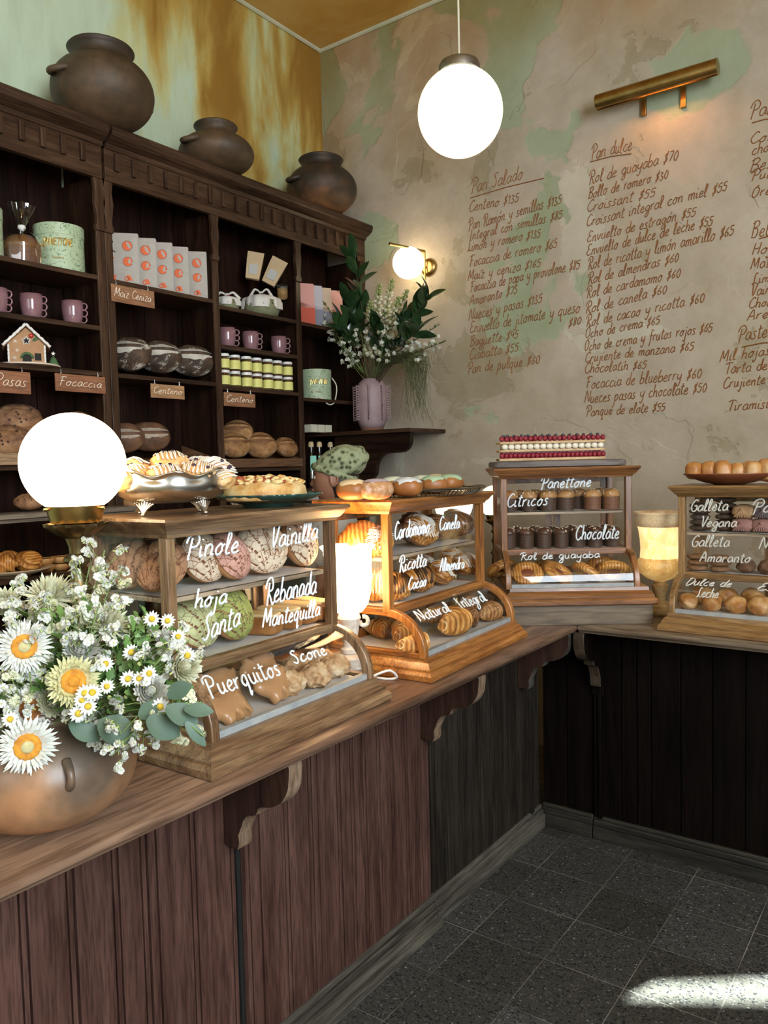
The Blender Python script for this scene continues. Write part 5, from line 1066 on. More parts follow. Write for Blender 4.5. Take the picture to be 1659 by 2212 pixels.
def panettone(name, r, h, dome, topm, seed, cup, alm=True):
    t = thing('panettone', 'x', 'panettone', Matrix.Identity(4))
    MB().lathe([(0, 0), (r * 0.94, 0), (r, h), (r * 0.97, h), (r * 0.94, h * 0.9)], 36).obj('paper_cup', cup, t)
    MB().lathe([(r * 0.96, h * 0.9)] + [(r * 1.05 * cos(q) ** 0.7, h * 0.98 + dome * sin(q)) for q in [pi / 2 * i / 10 for i in range(11)]], 36, rf=lambda a, z: 1 + 0.04 * nz((cos(a) * 2, sin(a) * 2, z * 40), 1, seed)).obj('baked_dome', topm, t, angle=0)
    if alm:
        mb = MB(); rnd = random.Random(seed)
        for k in range(12):
            a = rnd.uniform(0, 2 * pi); q = rnd.uniform(0.35, 1.4); rr = r * 1.06 * cos(q) ** 0.7
            mb.blob(0.0062, 0.0036, 0.0009, M=TX(rr * cos(a), rr * sin(a), h * 0.98 + dome * sin(q) + 0.001, rz=a) @ TX(rx=rnd.uniform(-.3, .3), ry=(pi / 2 - q) * 0.8), nu=10, nv=4)
        mb.obj('almond_flakes', ALM, t, angle=0)
    return Series(t)
PT = nm('panettone_top', [(0.34, 0.14, 0.04), (0.58, 0.33, 0.13)], scale=16, rough=0.45, bump=0.3)
PC = nm('chocolate_top', [(0.05, 0.02, 0.01), (0.13, 0.055, 0.03)], scale=22, rough=0.4, bump=0.5)
pa, pb, pc, pd = panettone('a', 0.034, 0.054, 0.028, PT, 1, CUPL), panettone('b', 0.034, 0.054, 0.028, PT, 2, CUP), panettone('c', 0.030, 0.058, 0.024, PC, 3, CUP), panettone('d', 0.030, 0.058, 0.024, PC, 5, CUP)
for k, (px, v, S) in enumerate([(1100, 0.215, pb), (1142, 0.22, pb), (1184, 0.22, pb), (1222, 0.225, pb), (1280, 0.22, pa), (1320, 0.22, pa)]):
    S.put(CP(3, px, 1085, v, 0.349, rz=k), 'golden topped panettone in a dotted paper cup, %s from the left in the front row' % ORD[k], 'panettone on the upper shelf')
for k, (px, v) in enumerate([(1122, 0.30), (1155, 0.31), (1200, 0.31), (1250, 0.30), (1300, 0.31)]):
    pb.put(CP(3, px, 1075, v, 0.349, rz=k * 2.1), 'golden topped panettone, %s from the left in the half hidden back row' % ORD[k], 'panettone on the upper shelf')
for k, (px, v) in enumerate([(1098, 0.215), (1137, 0.21), (1175, 0.205), (1212, 0.21), (1249, 0.215), (1286, 0.21), (1324, 0.215)]):
    (pc if k % 2 else pd).put(CP(3, px, 1155, v, 0.200, rz=k * 1.1), 'small chocolate panettone with almond flakes, %s from the left in the front row' % ORD[k], 'chocolate panettone on the middle shelf')
for k, (px, v) in enumerate([(1118, 0.295), (1156, 0.30), (1196, 0.30), (1232, 0.295), (1268, 0.30), (1304, 0.30)]):
    pc.put(CP(3, px, 1145, v, 0.200, rz=k * 1.7), 'small chocolate panettone, %s from the left in the half hidden back row' % ORD[k], 'chocolate panettone on the middle shelf')
# guava rolls
def ringroll(seed):
    t = thing('guava_roll', 'x', 'sweet roll', Matrix.Identity(4)); mb = MB()
    for k in range(4):
        mb.tube([((0.030 + 0.004 * k) * cos(a) , (0.028 + 0.004 * k) * sin(a), 0.016 + 0.003 * sin(a + k) + k * 0.002 - (k == 3) * 0.008) for a in [2 * pi * i / 40 for i in range(40)]], 0.0125 - 0.0005 * k, 10, closed=True)
    mb.obj('pastry_coil', RG, t, angle=0)
    MB().blob(0.024, 0.022, 0.008, M=TX(0, 0, 0.016)).obj('guava_filling', plain('guava_jam', (0.16, 0.03, 0.02), 0.25), t)
    return Series(t)
gr = ringroll(1)
for k, (px, v, s, lb) in enumerate([(1138, 0.125, 1.05, 'guava roll at the left of the curved drawer front row'), (1200, 0.125, 1.05, 'guava roll second from the left in the curved drawer'), (1262, 0.125, 1.05, 'guava roll third from the left in the curved drawer'), (1325, 0.13, 1.1, 'guava roll at the right end of the curved drawer'), (1088, 0.26, 1.1, 'guava roll behind the left side glass'), (1170, 0.24, 1.05, 'guava roll in the back row, left'), (1300, 0.245, 1.1, 'guava roll in the back row, right')]):
    gr.put(CP(3, px, 1235, v, 0.095, rz=k, s=s * 1.15) @ TX(rx=radians(38)), lb, 'guava rolls in the panettone case drawer')

# case 4: cookies, wrapped bundles, empanadas
def cookie(seed, mat, R=0.036, h=0.011): return Series(tag(MB().blob(R, R, h, p=0.85, nu=30, nv=12, f=lambda n: 1 + 0.05 * nz(n, 3, seed), M=TX(0, 0, h * 0.95)).obj('cookie', mat, angle=0), 'x', 'cookie'))
CKD = cookie(1, nm('dark_cocoa_cookie', [(0.035, 0.018, 0.011), (0.11, 0.06, 0.035)], scale=50, rough=0.8, bump=0.8, bdist=0.003))
CKO = cookie(2, nm('amaranth_cookie', [(0.16, 0.075, 0.03), (0.32, 0.17, 0.075)], scale=70, rough=0.8, bump=0.7, bdist=0.002))
for px, n_, v in ((1512, 5, 0.225), (1568, 6, 0.25)):
    for k in range(n_):
        CKD.put(CP(4, px, 1120, v, 0.349 + k * 0.0205, rz=k * 2.1 + px), 'dark cocoa cookie %s from the bottom of the %s stack' % (ORD[k], 'left' if px < 1540 else 'taller second'), 'dark cookies on the upper shelf')
for px, v in ((1507, 0.215), (1555, 0.215)):
    for k in range(3):
        CKO.put(CP(4, px, 1210, v, 0.200 + k * 0.0205, rz=k * 1.1 + px), 'round amaranth cookie, %s of the %s stack on the middle shelf' % (['bottom', 'middle', 'top'][k], 'left' if px < 1530 else 'right'), 'amaranth cookies on the middle shelf')
nb = Series(tag(rocky(0.032, 0.032, 0.027, 31, 0.2).obj('nut_cluster', nm('brown_nut_cookie', [(0.08, 0.035, 0.018), (0.2, 0.1, 0.05)], scale=40, rough=0.8, bump=0.8), angle=0), 'x', 'cookie'))
for k, px in enumerate((1612, 1658)): nb.put(CP(4, px, 1215, 0.22, 0.200, rz=k), ['dark brown nut cluster beside the amaranth cookies', 'dark brown nut cluster cut by the right edge of the picture'][k], 'nut clusters on the middle shelf')
CL1 = nm('tan_cloth', [(0.36, 0.20, 0.09), (0.5, 0.31, 0.16)], scale=14, rough=0.9, bump=0.3); CL2 = nm('mauve_cloth', [(0.26, 0.12, 0.10), (0.38, 0.20, 0.17)], scale=14, rough=0.9, bump=0.3); CL3 = nm('grey_plum_cloth', [(0.13, 0.09, 0.10), (0.2, 0.15, 0.16)], scale=14, rough=0.9, bump=0.3)
def bundle(mat, seed):
    t = thing('wrapped_bundle', 'x', 'cloth bundle', Matrix.Identity(4))
    MB().blob(0.042, 0.034, 0.026, p=0.8, nu=44, nv=20, f=lambda n: 1 + 0.03 * sin(8 * n.z + 5 * n.x + seed) + 0.03 * nz(n, 3, seed), M=TX(0, 0, 0.026)).obj('cloth_wrap', mat, t, angle=0)
    k = MB()
    for q in range(-3, 4): k.tube(spline([(0.0, -0.036, 0.034), (q * 0.005, -0.037, 0.02), (q * 0.009, -0.034, 0.006)], 4), 0.0028, 6)
    k.blob(0.007, 0.006, 0.006, M=TX(0, -0.036, 0.035)).obj('knot', mat, t, angle=0)
    return Series(t)
for (px, z, m, lb) in ((1608, 0.397, CL1, 'tan cloth wrapped bundle on top of the mauve one'), (1606, 0.3485, CL2, 'mauve cloth wrapped bundle on the upper shelf beside the dark cookies'), (1652, 0.397, CL3, 'grey plum cloth bundle, upper one at the right picture edge'), (1650, 0.3485, CL2, 'mauve cloth bundle, lower one at the right picture edge')):
    bundle(m, z).put(CP(4, px, 1120, 0.225, z), lb, 'cloth wrapped bundles on the upper shelf')
em = []
def empanada(seed, mat):
    return Series(tag(MB().blob(0.036, 0.030, 0.030, nu=40, nv=20, f=lambda n: 1 + 0.10 * sin(5 * n.x + 4 * n.z + seed) * n.y + 0.08 * nz(n, 2.2, seed), M=TX(0, 0, 0.028)).obj('filled_pastry', mat, angle=0), 'x', 'pastry'))
EP = nm('baked_pastry', [(0.3, (0.20, 0.065, 0.014)), (0.45, (0.44, 0.19, 0.05)), (0.62, (0.62, 0.40, 0.18))], scale=16, rough=0.5, bump=0.4)
E1, E2 = empanada(1, EP), empanada(5, EP)
for k, (px, v, s, lb) in enumerate([(1487, 0.12, 1.0, 'filled pastry at the left end of the drawer front row'), (1538, 0.12, 1.15, 'filled pastry under the word Leche'), (1590, 0.115, 1.1, 'filled pastry with a dark split, third from the left'), (1642, 0.12, 1.2, 'flat filled pastry near the right picture edge'), (1520, 0.24, 1.2, 'filled pastry in the back row, left'), (1570, 0.24, 1.2, 'filled pastry in the back row, middle'), (1625, 0.24, 1.3, 'filled pastry in the back row, right')]):
    (E1 if k % 2 else E2).put(CP(4, px, 1310, v, 0.068, rz=k * 1.4, s=s), lb, 'filled pastries in the cookie case drawer')

# braided bread on a red clay dish
MD = M4 @ TX(0.185, 0.24, 0.5205)
t = thing('clay_dish', 'shallow red clay dish on top of the rightmost case', 'dish', MD)
P = [[(0.98 * r * cos(a), 0.78 * r * sin(a), z) for r, z in [(0, 0), (0.05, 0), (0.09, 0.008), (0.13, 0.022), (0.165, 0.038), (0.167, 0.042), (0.16, 0.041), (0.125, 0.027), (0.08, 0.014), (0, 0.01)]] for a in [2 * pi * i / 64 for i in range(64)]]
MB().grid(P, closeu=True).obj('dish_body', nm('red_clay_glaze', [(0.16, 0.045, 0.018), (0.26, 0.085, 0.035)], scale=8, rough=0.3, bump=0.05), t, angle=0)
BR = nm('golden_brioche', [(0.3, (0.30, 0.10, 0.02)), (0.5, (0.54, 0.25, 0.07)), (0.68, (0.72, 0.52, 0.28))], scale=9, rough=0.45, bump=0.25)
t = thing('pull_apart_bread', 'long golden pull-apart bread on the red clay dish', 'bread', MD @ TX(0, 0, 0.022))
for k in range(6):
    x = -0.125 + k * 0.050
    MB().blob(0.031, 0.040, 0.033 + 0.004 * (k % 3), p=0.75, nu=32, nv=18, f=lambda n: 1 + 0.08 * nz(n, 2.4, k + 3), M=TX(x, 0.01 * (k % 2), 0.024 + 0.006 * abs(k - 3) / 3, rz=0.2 * k)).obj('bread_lobe', BR, t, angle=0)

# mille-feuille on a board on case 3
MBD = M3 @ TX(0.245, 0.24, 0.5205, rz=radians(2))
BOARD = wood('grey_cutting_board', (0.10, 0.075, 0.062), (0.20, 0.16, 0.14), 'x', rough=0.6, scale=5)
o = MB().blob(0.265, 0.085, 0.0135, p=0.22, nu=64, nv=12, M=TX(0, 0, 0.0135)).obj('cutting_board', BOARD, smooth=True, angle=40); o.matrix_world = MBD; tag(o, 'grey-brown wooden cutting board with rounded ends on top of the panettone case', 'cutting board')
MC = MBD @ TX(-0.025, -0.01, 0.0275)
t = thing('mille_feuille', 'long layered puff pastry cake with raspberries and cream on the cutting board', 'cake', MC)
PUFF = nm('puff_pastry', [(0.45, 0.25, 0.11), (0.70, 0.49, 0.27)], scale=30, stretch=(1, 1, 5), rough=0.65, bump=0.6, bdist=0.003)
rnd = random.Random(5)
def sheet(z, th): return MB().blob(0.212, 0.052, th, p=0.18, nu=96, nv=10, f=lambda n: 1 + 0.015 * nz(n * 9, 1, z * 100), M=TX(0, 0, z)).obj('pastry_sheet', PUFF, t, angle=30)
sheet(0.0055, 0.0055); sheet(0.0395, 0.0045); sheet(0.0715, 0.005)
RASP = nm('raspberry_red', [(0.16, 0.008, 0.018), (0.34, 0.022, 0.04)], scale=60, rough=0.4, bump=0.9, bdist=0.002, bscale=260); BLUB = nm('blueberry', [(0.02, 0.024, 0.05), (0.05, 0.06, 0.10)], scale=30, rough=0.5); CREAM = plain('piped_cream', (0.80, 0.74, 0.60), 0.4)
ra = MB().blob(0.0095, 0.0095, 0.011, nu=22, nv=14, f=lambda n: 1 + 0.06 * sin(n.z * 16) * sin(atan2(n.y, n.x) * 9)).obj('raspberry', RASP, t, angle=0); ra.location = (-0.2, -0.042, 0.021)
bl = MB().blob(0.0068, 0.0068, 0.0062, nu=16, nv=10).obj('blueberry', BLUB, t, angle=0); bl.location = (-0.19, -0.02, 0.098)
cr = MB().blob(0.0125, 0.012, 0.0115, nu=18, nv=12, p=0.9).obj('cream_dollop', CREAM, t, angle=0); cr.location = (-0.188, -0.04, 0.0555)
def child(o, loc, rz=0):
    c = o.copy(); COL.objects.link(c); c.parent = o.parent; c.location = loc; c.rotation_euler = (0, 0, rz); return c
for k in range(1, 24): child(ra, (-0.2 + k * 0.0174, -0.042 + rnd.uniform(-.002, .002), 0.021), k)
for k in range(22): child(ra, (-0.2 + k * 0.0190, -0.040 + rnd.uniform(-.002, .002), 0.086 + rnd.uniform(0, .002)), k)
for k in range(14):
    if k % 3: child(ra, (-0.19 + k * 0.0290, -0.012, 0.088), k)
    else: child(bl, (-0.19 + k * 0.029, -0.016, 0.096), k)
for k in range(14): child(bl, (-0.175 + k * 0.0275, -0.028 + 0.006 * (k % 2), 0.0985), k)
for k in range(1, 16): child(cr, (-0.188 + k * 0.0252, -0.04, 0.0555))
MB().box((-0.195, -0.03, 0.011), (0.195, 0.045, 0.035)).obj('berry_filling', plain('berry_filling', (0.25, 0.03, 0.04), 0.4), t); MB().box((-0.195, -0.03, 0.044), (0.195, 0.045, 0.067)).obj('cream_filling', CREAM, t)
# ================================================================ things on the wall shelving
XI = -3.04
def onshelf(px, x, z, rz=0): p = hitX(px, 700, x); return Matrix.Translation((x, p.y, z)) @ Matrix.Rotation(rz, 4, 'Z')
CARD = nm('grey_card_cover', [(0.40, 0.36, 0.32), (0.46, 0.42, 0.37)], scale=30, rough=0.8); PAGES = plain('page_edges', (0.62, 0.6, 0.54), 0.8)
ORG = plain('orange_print', (0.72, 0.13, 0.03), 0.6); BLK = plain('dark_print', (0.05, 0.02, 0.015), 0.6)
def disc_poly(cx, cy, r, a0=0, a1=2 * pi, n=28): return [(cx + r * cos(a0 + (a1 - a0) * i / n), cy + r * sin(a0 + (a1 - a0) * i / n)) for i in range(n + (0 if abs(a1 - a0 - 2 * pi) < 1e-6 else 1))]
# printed cover letters, cover plane local: x across, z up, front = -y
def cover_print(parent, w, h):
    F = Matrix(((1, 0, 0, 0), (0, 0, 1, -0.0004), (0, 1, 0, 0), (0, 0, 0, 1)))
    o_, k_ = MB(), MB()
    def dot(cx, cz, r):
        k_.prism(disc_poly(cx, cz, r * 1.07), 0.0003, F @ Matrix.Translation((0, 0, -0.0004))); o_.prism(disc_poly(cx, cz, r), 0.0003, F @ Matrix.Translation((0, 0, -0.0009)))
    g_ = MB()
    def lens(cx, cz, a, b, rot): g_.prism([(cx + a * cos(t) * cos(rot) - b * sin(t) * sin(rot), cz + a * cos(t) * sin(rot) + b * sin(t) * cos(rot)) for t in [2 * pi * i / 20 for i in range(20)]], 0.0003, F @ Matrix.Translation((0, 0, -0.0014)))
    X, L_ = w * 0.70, w * 0.22
    dot(X, h * 0.76, 0.021); lens(X + 0.006, h * 0.76 + 0.002, 0.017, 0.006, radians(118))
    dot(X, h * 0.46, 0.020); lens(X + 0.007, h * 0.47, 0.012, 0.005, radians(75)); g_.prism([(X + 0.004, h * 0.44), (X + 0.023, h * 0.455), (X + 0.022, h * 0.42)], 0.0003, F @ Matrix.Translation((0, 0, -0.0014)))
    o_.prism([(X - 0.008, h * 0.20), (X + 0.008, h * 0.20), (X + 0.018, h * 0.10), (X, h * 0.10)], 0.0003, F @ Matrix.Translation((0, 0, -0.0009))); dot(X - 0.007, h * 0.135, 0.010); lens(X - 0.008, h * 0.135, 0.005, 0.004, 0)
    k_.tube([(L_ - 0.014, -0.0009, h * 0.62), (L_ - 0.014, -0.0009, h * 0.88), (L_ + 0.004, -0.0009, h * 0.895), (L_ + 0.014, -0.0009, h * 0.83), (L_ + 0.006, -0.0009, h * 0.75), (L_ - 0.006, -0.0009, h * 0.73), (L_ + 0.022, -0.0009, h * 0.63)], 0.0022, 4)
    o_.prism([(L_ - 0.012, h * 0.36), (L_ + 0.0, h * 0.36), (L_ + 0.004, h * 0.47), (L_ + 0.022, h * 0.54), (L_ + 0.006, h * 0.53), (L_ - 0.01, h * 0.54)], 0.0003, F @ Matrix.Translation((0, 0, -0.0009)))
    o_.prism([(L_ + 0.006, h * 0.10), (L_ + 0.022, h * 0.10), (L_ + 0.021, h * 0.17), (L_ + 0.026, h * 0.20), (L_ + 0.014, h * 0.20), (L_ + 0.012, h * 0.24), (L_ + 0.008, h * 0.19), (L_ + 0.002, h * 0.19)], 0.0003, F @ Matrix.Translation((0, 0, -0.0009)))
    o_.obj('orange_letters', ORG, parent, smooth=False); k_.obj('dark_letters', BLK, parent, smooth=False); g_.obj('letter_counters', CARD, parent, smooth=False)
BW, BH = 0.155, 0.232
bk = thing('cover_book', 'x', 'book', Matrix.Identity(4))
cv = MB().box((0, 0, 0), (BW, 0.0022, BH)).box((0, 0.0118, 0), (BW, 0.014, BH)).box((0, 0, 0), (0.002, 0.014, BH)).obj('cover', CARD, bk, smooth=False)
MB().box((0.002, 0.0022, 0.003), (BW - 0.002, 0.0118, BH - 0.003)).obj('pages', PAGES, bk, smooth=False)
cover_print(cv, BW, BH); BS = Series(bk)
for k, px in enumerate((301, 339, 374, 408, 447)):
    for j in range(2):
        p = hitX(px, 600, -2.985 + 0.0); dx = Vector((cos(radians(49)), sin(radians(49)), 0)); dn = Vector((-dx.y, dx.x, 0))
        o = p - dx * BW + dn * (0.0155 * j) + dx * 0.002 * j
        BS.put(Matrix.Translation((o.x, o.y, 2.381)) @ Matrix.Rotation(radians(49), 4, 'Z'), ('grey book with orange letters on its cover, %s from the left, front copy' if j == 0 else 'grey book with orange letters, the copy right behind the %s one from the left') % ORD[k], 'grey and orange books')

# mugs
GLZ = nm('mauve_glaze', [(0.20, 0.10, 0.115), (0.29, 0.155, 0.175)], scale=9, rough=0.18, bump=0.08, coat=0.5)
t = thing('mug', 'x', 'mug', Matrix.Identity(4))
MB().lathe([(0, 0), (0.028, 0), (0.036, 0.01), (0.0415, 0.04), (0.0435, 0.07), (0.0435, 0.098), (0.0410, 0.098), (0.040, 0.07), (0.036, 0.02), (0, 0.008)], 40).obj('mug_body', GLZ, t, angle=0)
for z in (0.022, 0.048, 0.076):
    MB().tube([(0.048 + 0.5 * z * 0.0 + 0.013 * cos(a) + (0.0 if z > 0.03 else -0.003), 0, z + 0.0135 * sin(a)) for a in [2 * pi * i / 20 for i in range(20)]], 0.003, 8, closed=True).obj('ring_handle', GLZ, t, angle=0)
MS = Series(t)
hz_ = radians(38)
for px, z, lb in [(-6, 2.171, 'mauve three-handled mug cut by the left picture edge'), (70, 2.171, 'mauve three-handled mug above the gingerbread house'), (158, 2.171, 'mauve three-handled mug nearest the divider on the left shelf'), (490, 2.169, 'mauve three-handled mug on the middle shelf beside the divider, left of two more'), (540, 2.169, 'mauve three-handled mug in the middle of the three above the jars'), (601, 2.169, 'mauve three-handled mug at the right of the three above the jars')]:
    MS.put(onshelf(px, -3.02, z, hz_), lb, 'mauve mugs with ring handles')

# panettone boxes
def boxmat(name):
    m, nt, b = newmat(name); L = nt.links.new; c = coords(nt, (1, 1, 1))
    n = N(nt, 'TexNoise', Scale=16, Detail=3, Distortion=2.2); L(c, n.inputs['Vector']); s = N(nt, 'Math', operation='SUBTRACT'); s.inputs[1].default_value = 0.5; L(n.outputs[0], s.inputs[0]); a = N(nt, 'Math', operation='ABSOLUTE'); L(s.outputs[0], a.inputs[0])
    r = ramp(nt, [(0.008, (0.16, 0.24, 0.13)), (0.022, (0.42, 0.52, 0.34))], a.outputs[0]); v = N(nt, 'TexVoronoi', Scale=30); L(c, v.inputs['Vector']); r2 = ramp(nt, [(0.14, (0.45, 0.55, 0.42)), (0.2, (1, 1, 1))], v.outputs['Distance'])
    mx = N(nt, 'Mix', data_type='RGBA', blend_type='MULTIPLY'); mx.inputs[0].default_value = 0.9; L(r.outputs[0], mx.inputs[6]); L(r2.outputs[0], mx.inputs[7]); L(mx.outputs[2], b.inputs['Base Color']); b.inputs['Roughness'].default_value = 0.5
    return m
BXM = boxmat('green_botanical_print'); GOLD = plain('gold_foil', (0.80, 0.55, 0.16), 0.3, 0.8); ROPE = nm('cream_rope', [(0.6, 0.56, 0.46), (0.72, 0.68, 0.58)], scale=60, rough=0.9)
t = thing('round_gift_box', 'x', 'gift box', Matrix.Identity(4)); R, H_ = 0.098, 0.188
bb = MB().lathe([(0, 0), (R, 0), (R, H_ * 0.78), (0, H_ * 0.78)], 48).obj('box_body', BXM, t)
ld = MB().lathe([(0, H_), (R * 1.025, H_), (R * 1.025, H_ * 0.76), (R, H_ * 0.76)], 48).obj('box_lid', BXM, t)
FA = radians(-38)
cyl = lambda u, v: ((R + 0.002) * cos(FA + u / R), (R + 0.002) * sin(FA + u / R), v)
writing('gold_lettering', [('PANETTONE', (-0.052, 0.095), (0.062, 0.095), 0.03)], GOLD, bb, cyl, 0.0018, jit=0) if all(ch in GL for ch in 'PANETTONE') else None
MB().tube([cyl(-0.018 + 0.044 * i / 40, 0.045 + 0.004 * sin(i * 0.9) + 0.004 * (i < 4)) for i in range(41)], 0.0009, 4).obj('small_gold_script', GOLD, bb)
XS = Series(t)
XS.put(onshelf(136, -3.06, 2.384), 'pale green botanical gift box with gold lettering beside the wrapped panettone')
XS.put(onshelf(-44, -3.06, 2.384), 'pale green botanical gift box cut by the left picture edge')
b3 = XS.put(onshelf(678, -3.06, 1.941) @ TX(s=0.93), 'green botanical gift box with a rope handle below the booklets')
q = MB().tube(spline([(0.085, 0.06, 0.14), (0.10, 0.085, 0.09), (0.105, 0.07, 0.02), (0.115, 0.03, -0.025), (0.113, -0.02, -0.03), (0.105, -0.06, 0.0), (0.085, -0.075, 0.012)], 5), 0.004, 8).obj('rope_handle', ROPE, b3)

# panettone in cellophane
CELLO = glassmat2('cellophane', 5)
t = thing('wrapped_panettone', 'panettone wrapped in gathered cellophane left of the green gift box', 'panettone', onshelf(57, -3.05, 2.384))
MB().lathe([(0, 0.002), (0.066, 0.002), (0.074, 0.06), (0.070, 0.062), (0, 0.062)], 40).obj('paper_cup', CUPL, t); MB().blob(0.078, 0.078, 0.048, f=lambda n: 1 + 0.05 * nz(n, 3, 1), M=TX(0, 0, 0.075)).obj('baked_dome', nm('dark_panettone_top', [(0.14, 0.055, 0.02), (0.28, 0.13, 0.05)], scale=14, rough=0.3), t, angle=0)
fold = lambda a, z: 1 + (0.05 * sin(a * 9) + 0.04 * sin(a * 5 + z * 40)) * (0.4 + (z > 0.11) * 1.6)
MB().lathe([(0.086, 0.001), (0.09, 0.03), (0.09, 0.075), (0.07, 0.11), (0.03, 0.135), (0.012, 0.148), (0.012, 0.158), (0.024, 0.18), (0.040, 0.21), (0.05, 0.24)], 72, rf=fold).obj('cellophane_wrap', CELLO, t, angle=20)
MB().lathe([(0.014, 0.145), (0.016, 0.153), (0.014, 0.161)], 20).obj('tie', plain('white_tie', (0.75, 0.74, 0.7), 0.5), t)

# hanging wooden name boards
SW = lambda k: wood('sign_wood_%d' % k, [(0.26, 0.10, 0.045), (0.30, 0.13, 0.06), (0.42, 0.22, 0.10)][k], [(0.36, 0.16, 0.08), (0.42, 0.21, 0.11), (0.52, 0.30, 0.15)][k], 'y', rough=0.55, scale=6, c3=(0.15, 0.06, 0.03))
CHALK = plain('cream_marker', (0.80, 0.72, 0.58), 0.7)
for s, x0, y0, x1, y1, hgt, k, lb in [('Pasas', -60, 797, 63, 803, 42, 0, 'small wooden board reading Pasas at the left edge'), ('Focaccia', 117, 806, 225, 815, 38, 0, 'long wooden board reading Focaccia above the globe lamp'), ('Maiz Ceniza', 238, 611, 331, 632, 38, 1, 'wooden board reading Maiz Ceniza under the grey books'), ('Centeno', 324, 829, 396, 834, 30, 2, 'light wooden board reading Centeno under the floured dark loaves'), ('Centeno', 482, 846, 549, 853, 30, 1, 'reddish wooden board reading Centeno under the yellow jars')]:
    xx = SX + 0.006; a = hitX(x0, y0, xx); b = hitX(x1, y1, xx); c = hitX(x0 if x0 > 0 else 5, (y0 if x0 > 0 else 800) + hgt, xx); w = b.y - a.y; h = a.z - c.z if x0 > 0 else 0.085
    zt = (a.z + b.z) / 2; t = thing('hanging_sign', lb, 'sign', Matrix.Translation((xx, a.y, zt - h)))
    bd = MB().box((0, 0, 0), (0.007, w, h)).obj('board', SW(k), t, smooth=False, bevel=0.001)
    writing('lettering', [(s, (w * 0.06 if x0 > 0 else w * 0.35, h * 0.34), (w * 0.90, h * 0.34), h * 0.50)], CHALK, bd, lambda u, v: (0.0078, u, v), 0.0014, seed=k, jit=0.5)
    for yy in (w * 0.12, w * 0.86): MB().tube([(0.003, yy, h - 0.004), (0.003, yy, h + 0.018)], 0.0012, 5).tube([(0.003 + 0.005 * cos(q), yy, h + 0.004 + 0.005 * sin(q)) for q in [2 * pi * i / 12 for i in range(12)]], 0.0011, 5, closed=True).obj('hook', STEEL, t)

# gingerbread house
GB = nm('gingerbread', [(0.36, 0.19, 0.09), (0.46, 0.27, 0.14)], scale=20, rough=0.8); SI = nm('sugar_icing', [(0.72, 0.70, 0.66), (0.82, 0.8, 0.76)], scale=60, rough=0.6, bump=0.4)
p = hitX(58, 780, -3.03); MG = Matrix.Translation((-3.03, p.y, 1.979)) @ Matrix.Rotation(radians(62), 4, 'Z')
t = thing('gingerbread_house', 'iced gingerbread house with a star window on a round board', 'gingerbread house', MG)
MB().lathe([(0, 0), (0.125, 0.0), (0.125, 0.006), (0, 0.006)], 48).obj('cake_board', plain('pale_board', (0.6, 0.5, 0.42), 0.6), t)
hw, hh, hp = 0.066, 0.088, 0.15
MB().prism([(-hw, 0.006), (hw, 0.006), (hw, hh), (0, hp), (-hw, hh)], 0.085, Matrix.Translation((0, 0.04, 0)) @ RXZ).obj('house_walls', GB, t, smooth=False)
for s in (-1, 1):
    r_ = MB().prism([(s * (hw + 0.018), hh - 0.018), (0, hp + 0.004), (0, hp + 0.014), (s * (hw + 0.022), hh - 0.010)], 0.115, Matrix.Translation((0, 0.055, 0)) @ RXZ).obj('roof_slab', GB, t, smooth=False)
    n_ = 14; MB().tube([(s * (hw + 0.02) * i / n_, -0.061, hp + 0.012 - (hp + 0.012 - hh + 0.012) * i / n_ + 0.0015 * sin(i * 2.2)) for i in range(n_ + 1)], lambda q: 0.0055 + 0.001 * sin(q * 40), 8).obj('roof_icing', SI, t, angle=0)
    MB().tube([(s * hw, -0.046, 0.006 + (hh - 0.01) * i / 10) for i in range(11)], lambda q: 0.004 + 0.001 * sin(q * 30), 8).obj('corner_icing', SI, t, angle=0)
st = [(0.017 * (1 if i % 2 == 0 else 0.5) * sin(2 * pi * i / 10), 0.098 + 0.017 * (1 if i % 2 == 0 else 0.5) * cos(2 * pi * i / 10)) for i in range(10)]
MB().prism(st, 0.002, Matrix.Translation((0, -0.0455, 0)) @ RXZ).obj('star_window', plain('dark_opening', (0.012, 0.008, 0.006), 0.8), t, smooth=False)
MB().tube([(x, -0.047, z) for x, z in st], 0.0022, 6, closed=True).obj('star_icing', SI, t)
MB().prism([(-0.016, 0.006), (0.016, 0.006), (0.016, 0.03)] + disc_poly(0, 0.03, 0.016, 0, pi, 10) + [(-0.016, 0.03)], 0.002, Matrix.Translation((0, -0.0455, 0)) @ RXZ).obj('door_opening', MATS['dark_opening'], t, smooth=False)
LG = nm('dark_green_icing', [(0.035, 0.09, 0.03), (0.07, 0.15, 0.05)], scale=60, rough=0.6, bump=0.5)
MB().tube([(0.02 * cos(q), -0.048, 0.03 + 0.019 * sin(q)) for q in [pi * i / 10 for i in range(11)]], 0.005, 8).obj('garland', LG, t, angle=0)
MB().box((0.028, -0.0475, 0.022), (0.052, -0.0455, 0.05)).obj('side_window', MATS['dark_opening'], t, smooth=False)
MB().blob(0.009, 0.006, 0.009, M=TX(0.018, -0.05, 0.118)).obj('red_sweet', plain('red_sweet', (0.45, 0.03, 0.02), 0.3), t, angle=0)
MB().blob(0.013, 0.004, 0.006, M=TX(0.036, -0.048, 0.122, ry=0.8)).blob(0.013, 0.004, 0.006, M=TX(0.034, -0.048, 0.106, ry=-0.6)).obj('holly_leaf', LG, t, angle=0)
fl = MB()
for x, z in ((-0.035, 0.06), (-0.04, 0.095), (-0.045, 0.03)):
    for q in range(3): a = q * pi / 3; fl.tube([(x - 0.008 * cos(a), -0.0465, z - 0.008 * sin(a)), (x + 0.008 * cos(a), -0.0465, z + 0.008 * sin(a))], 0.0009, 4)
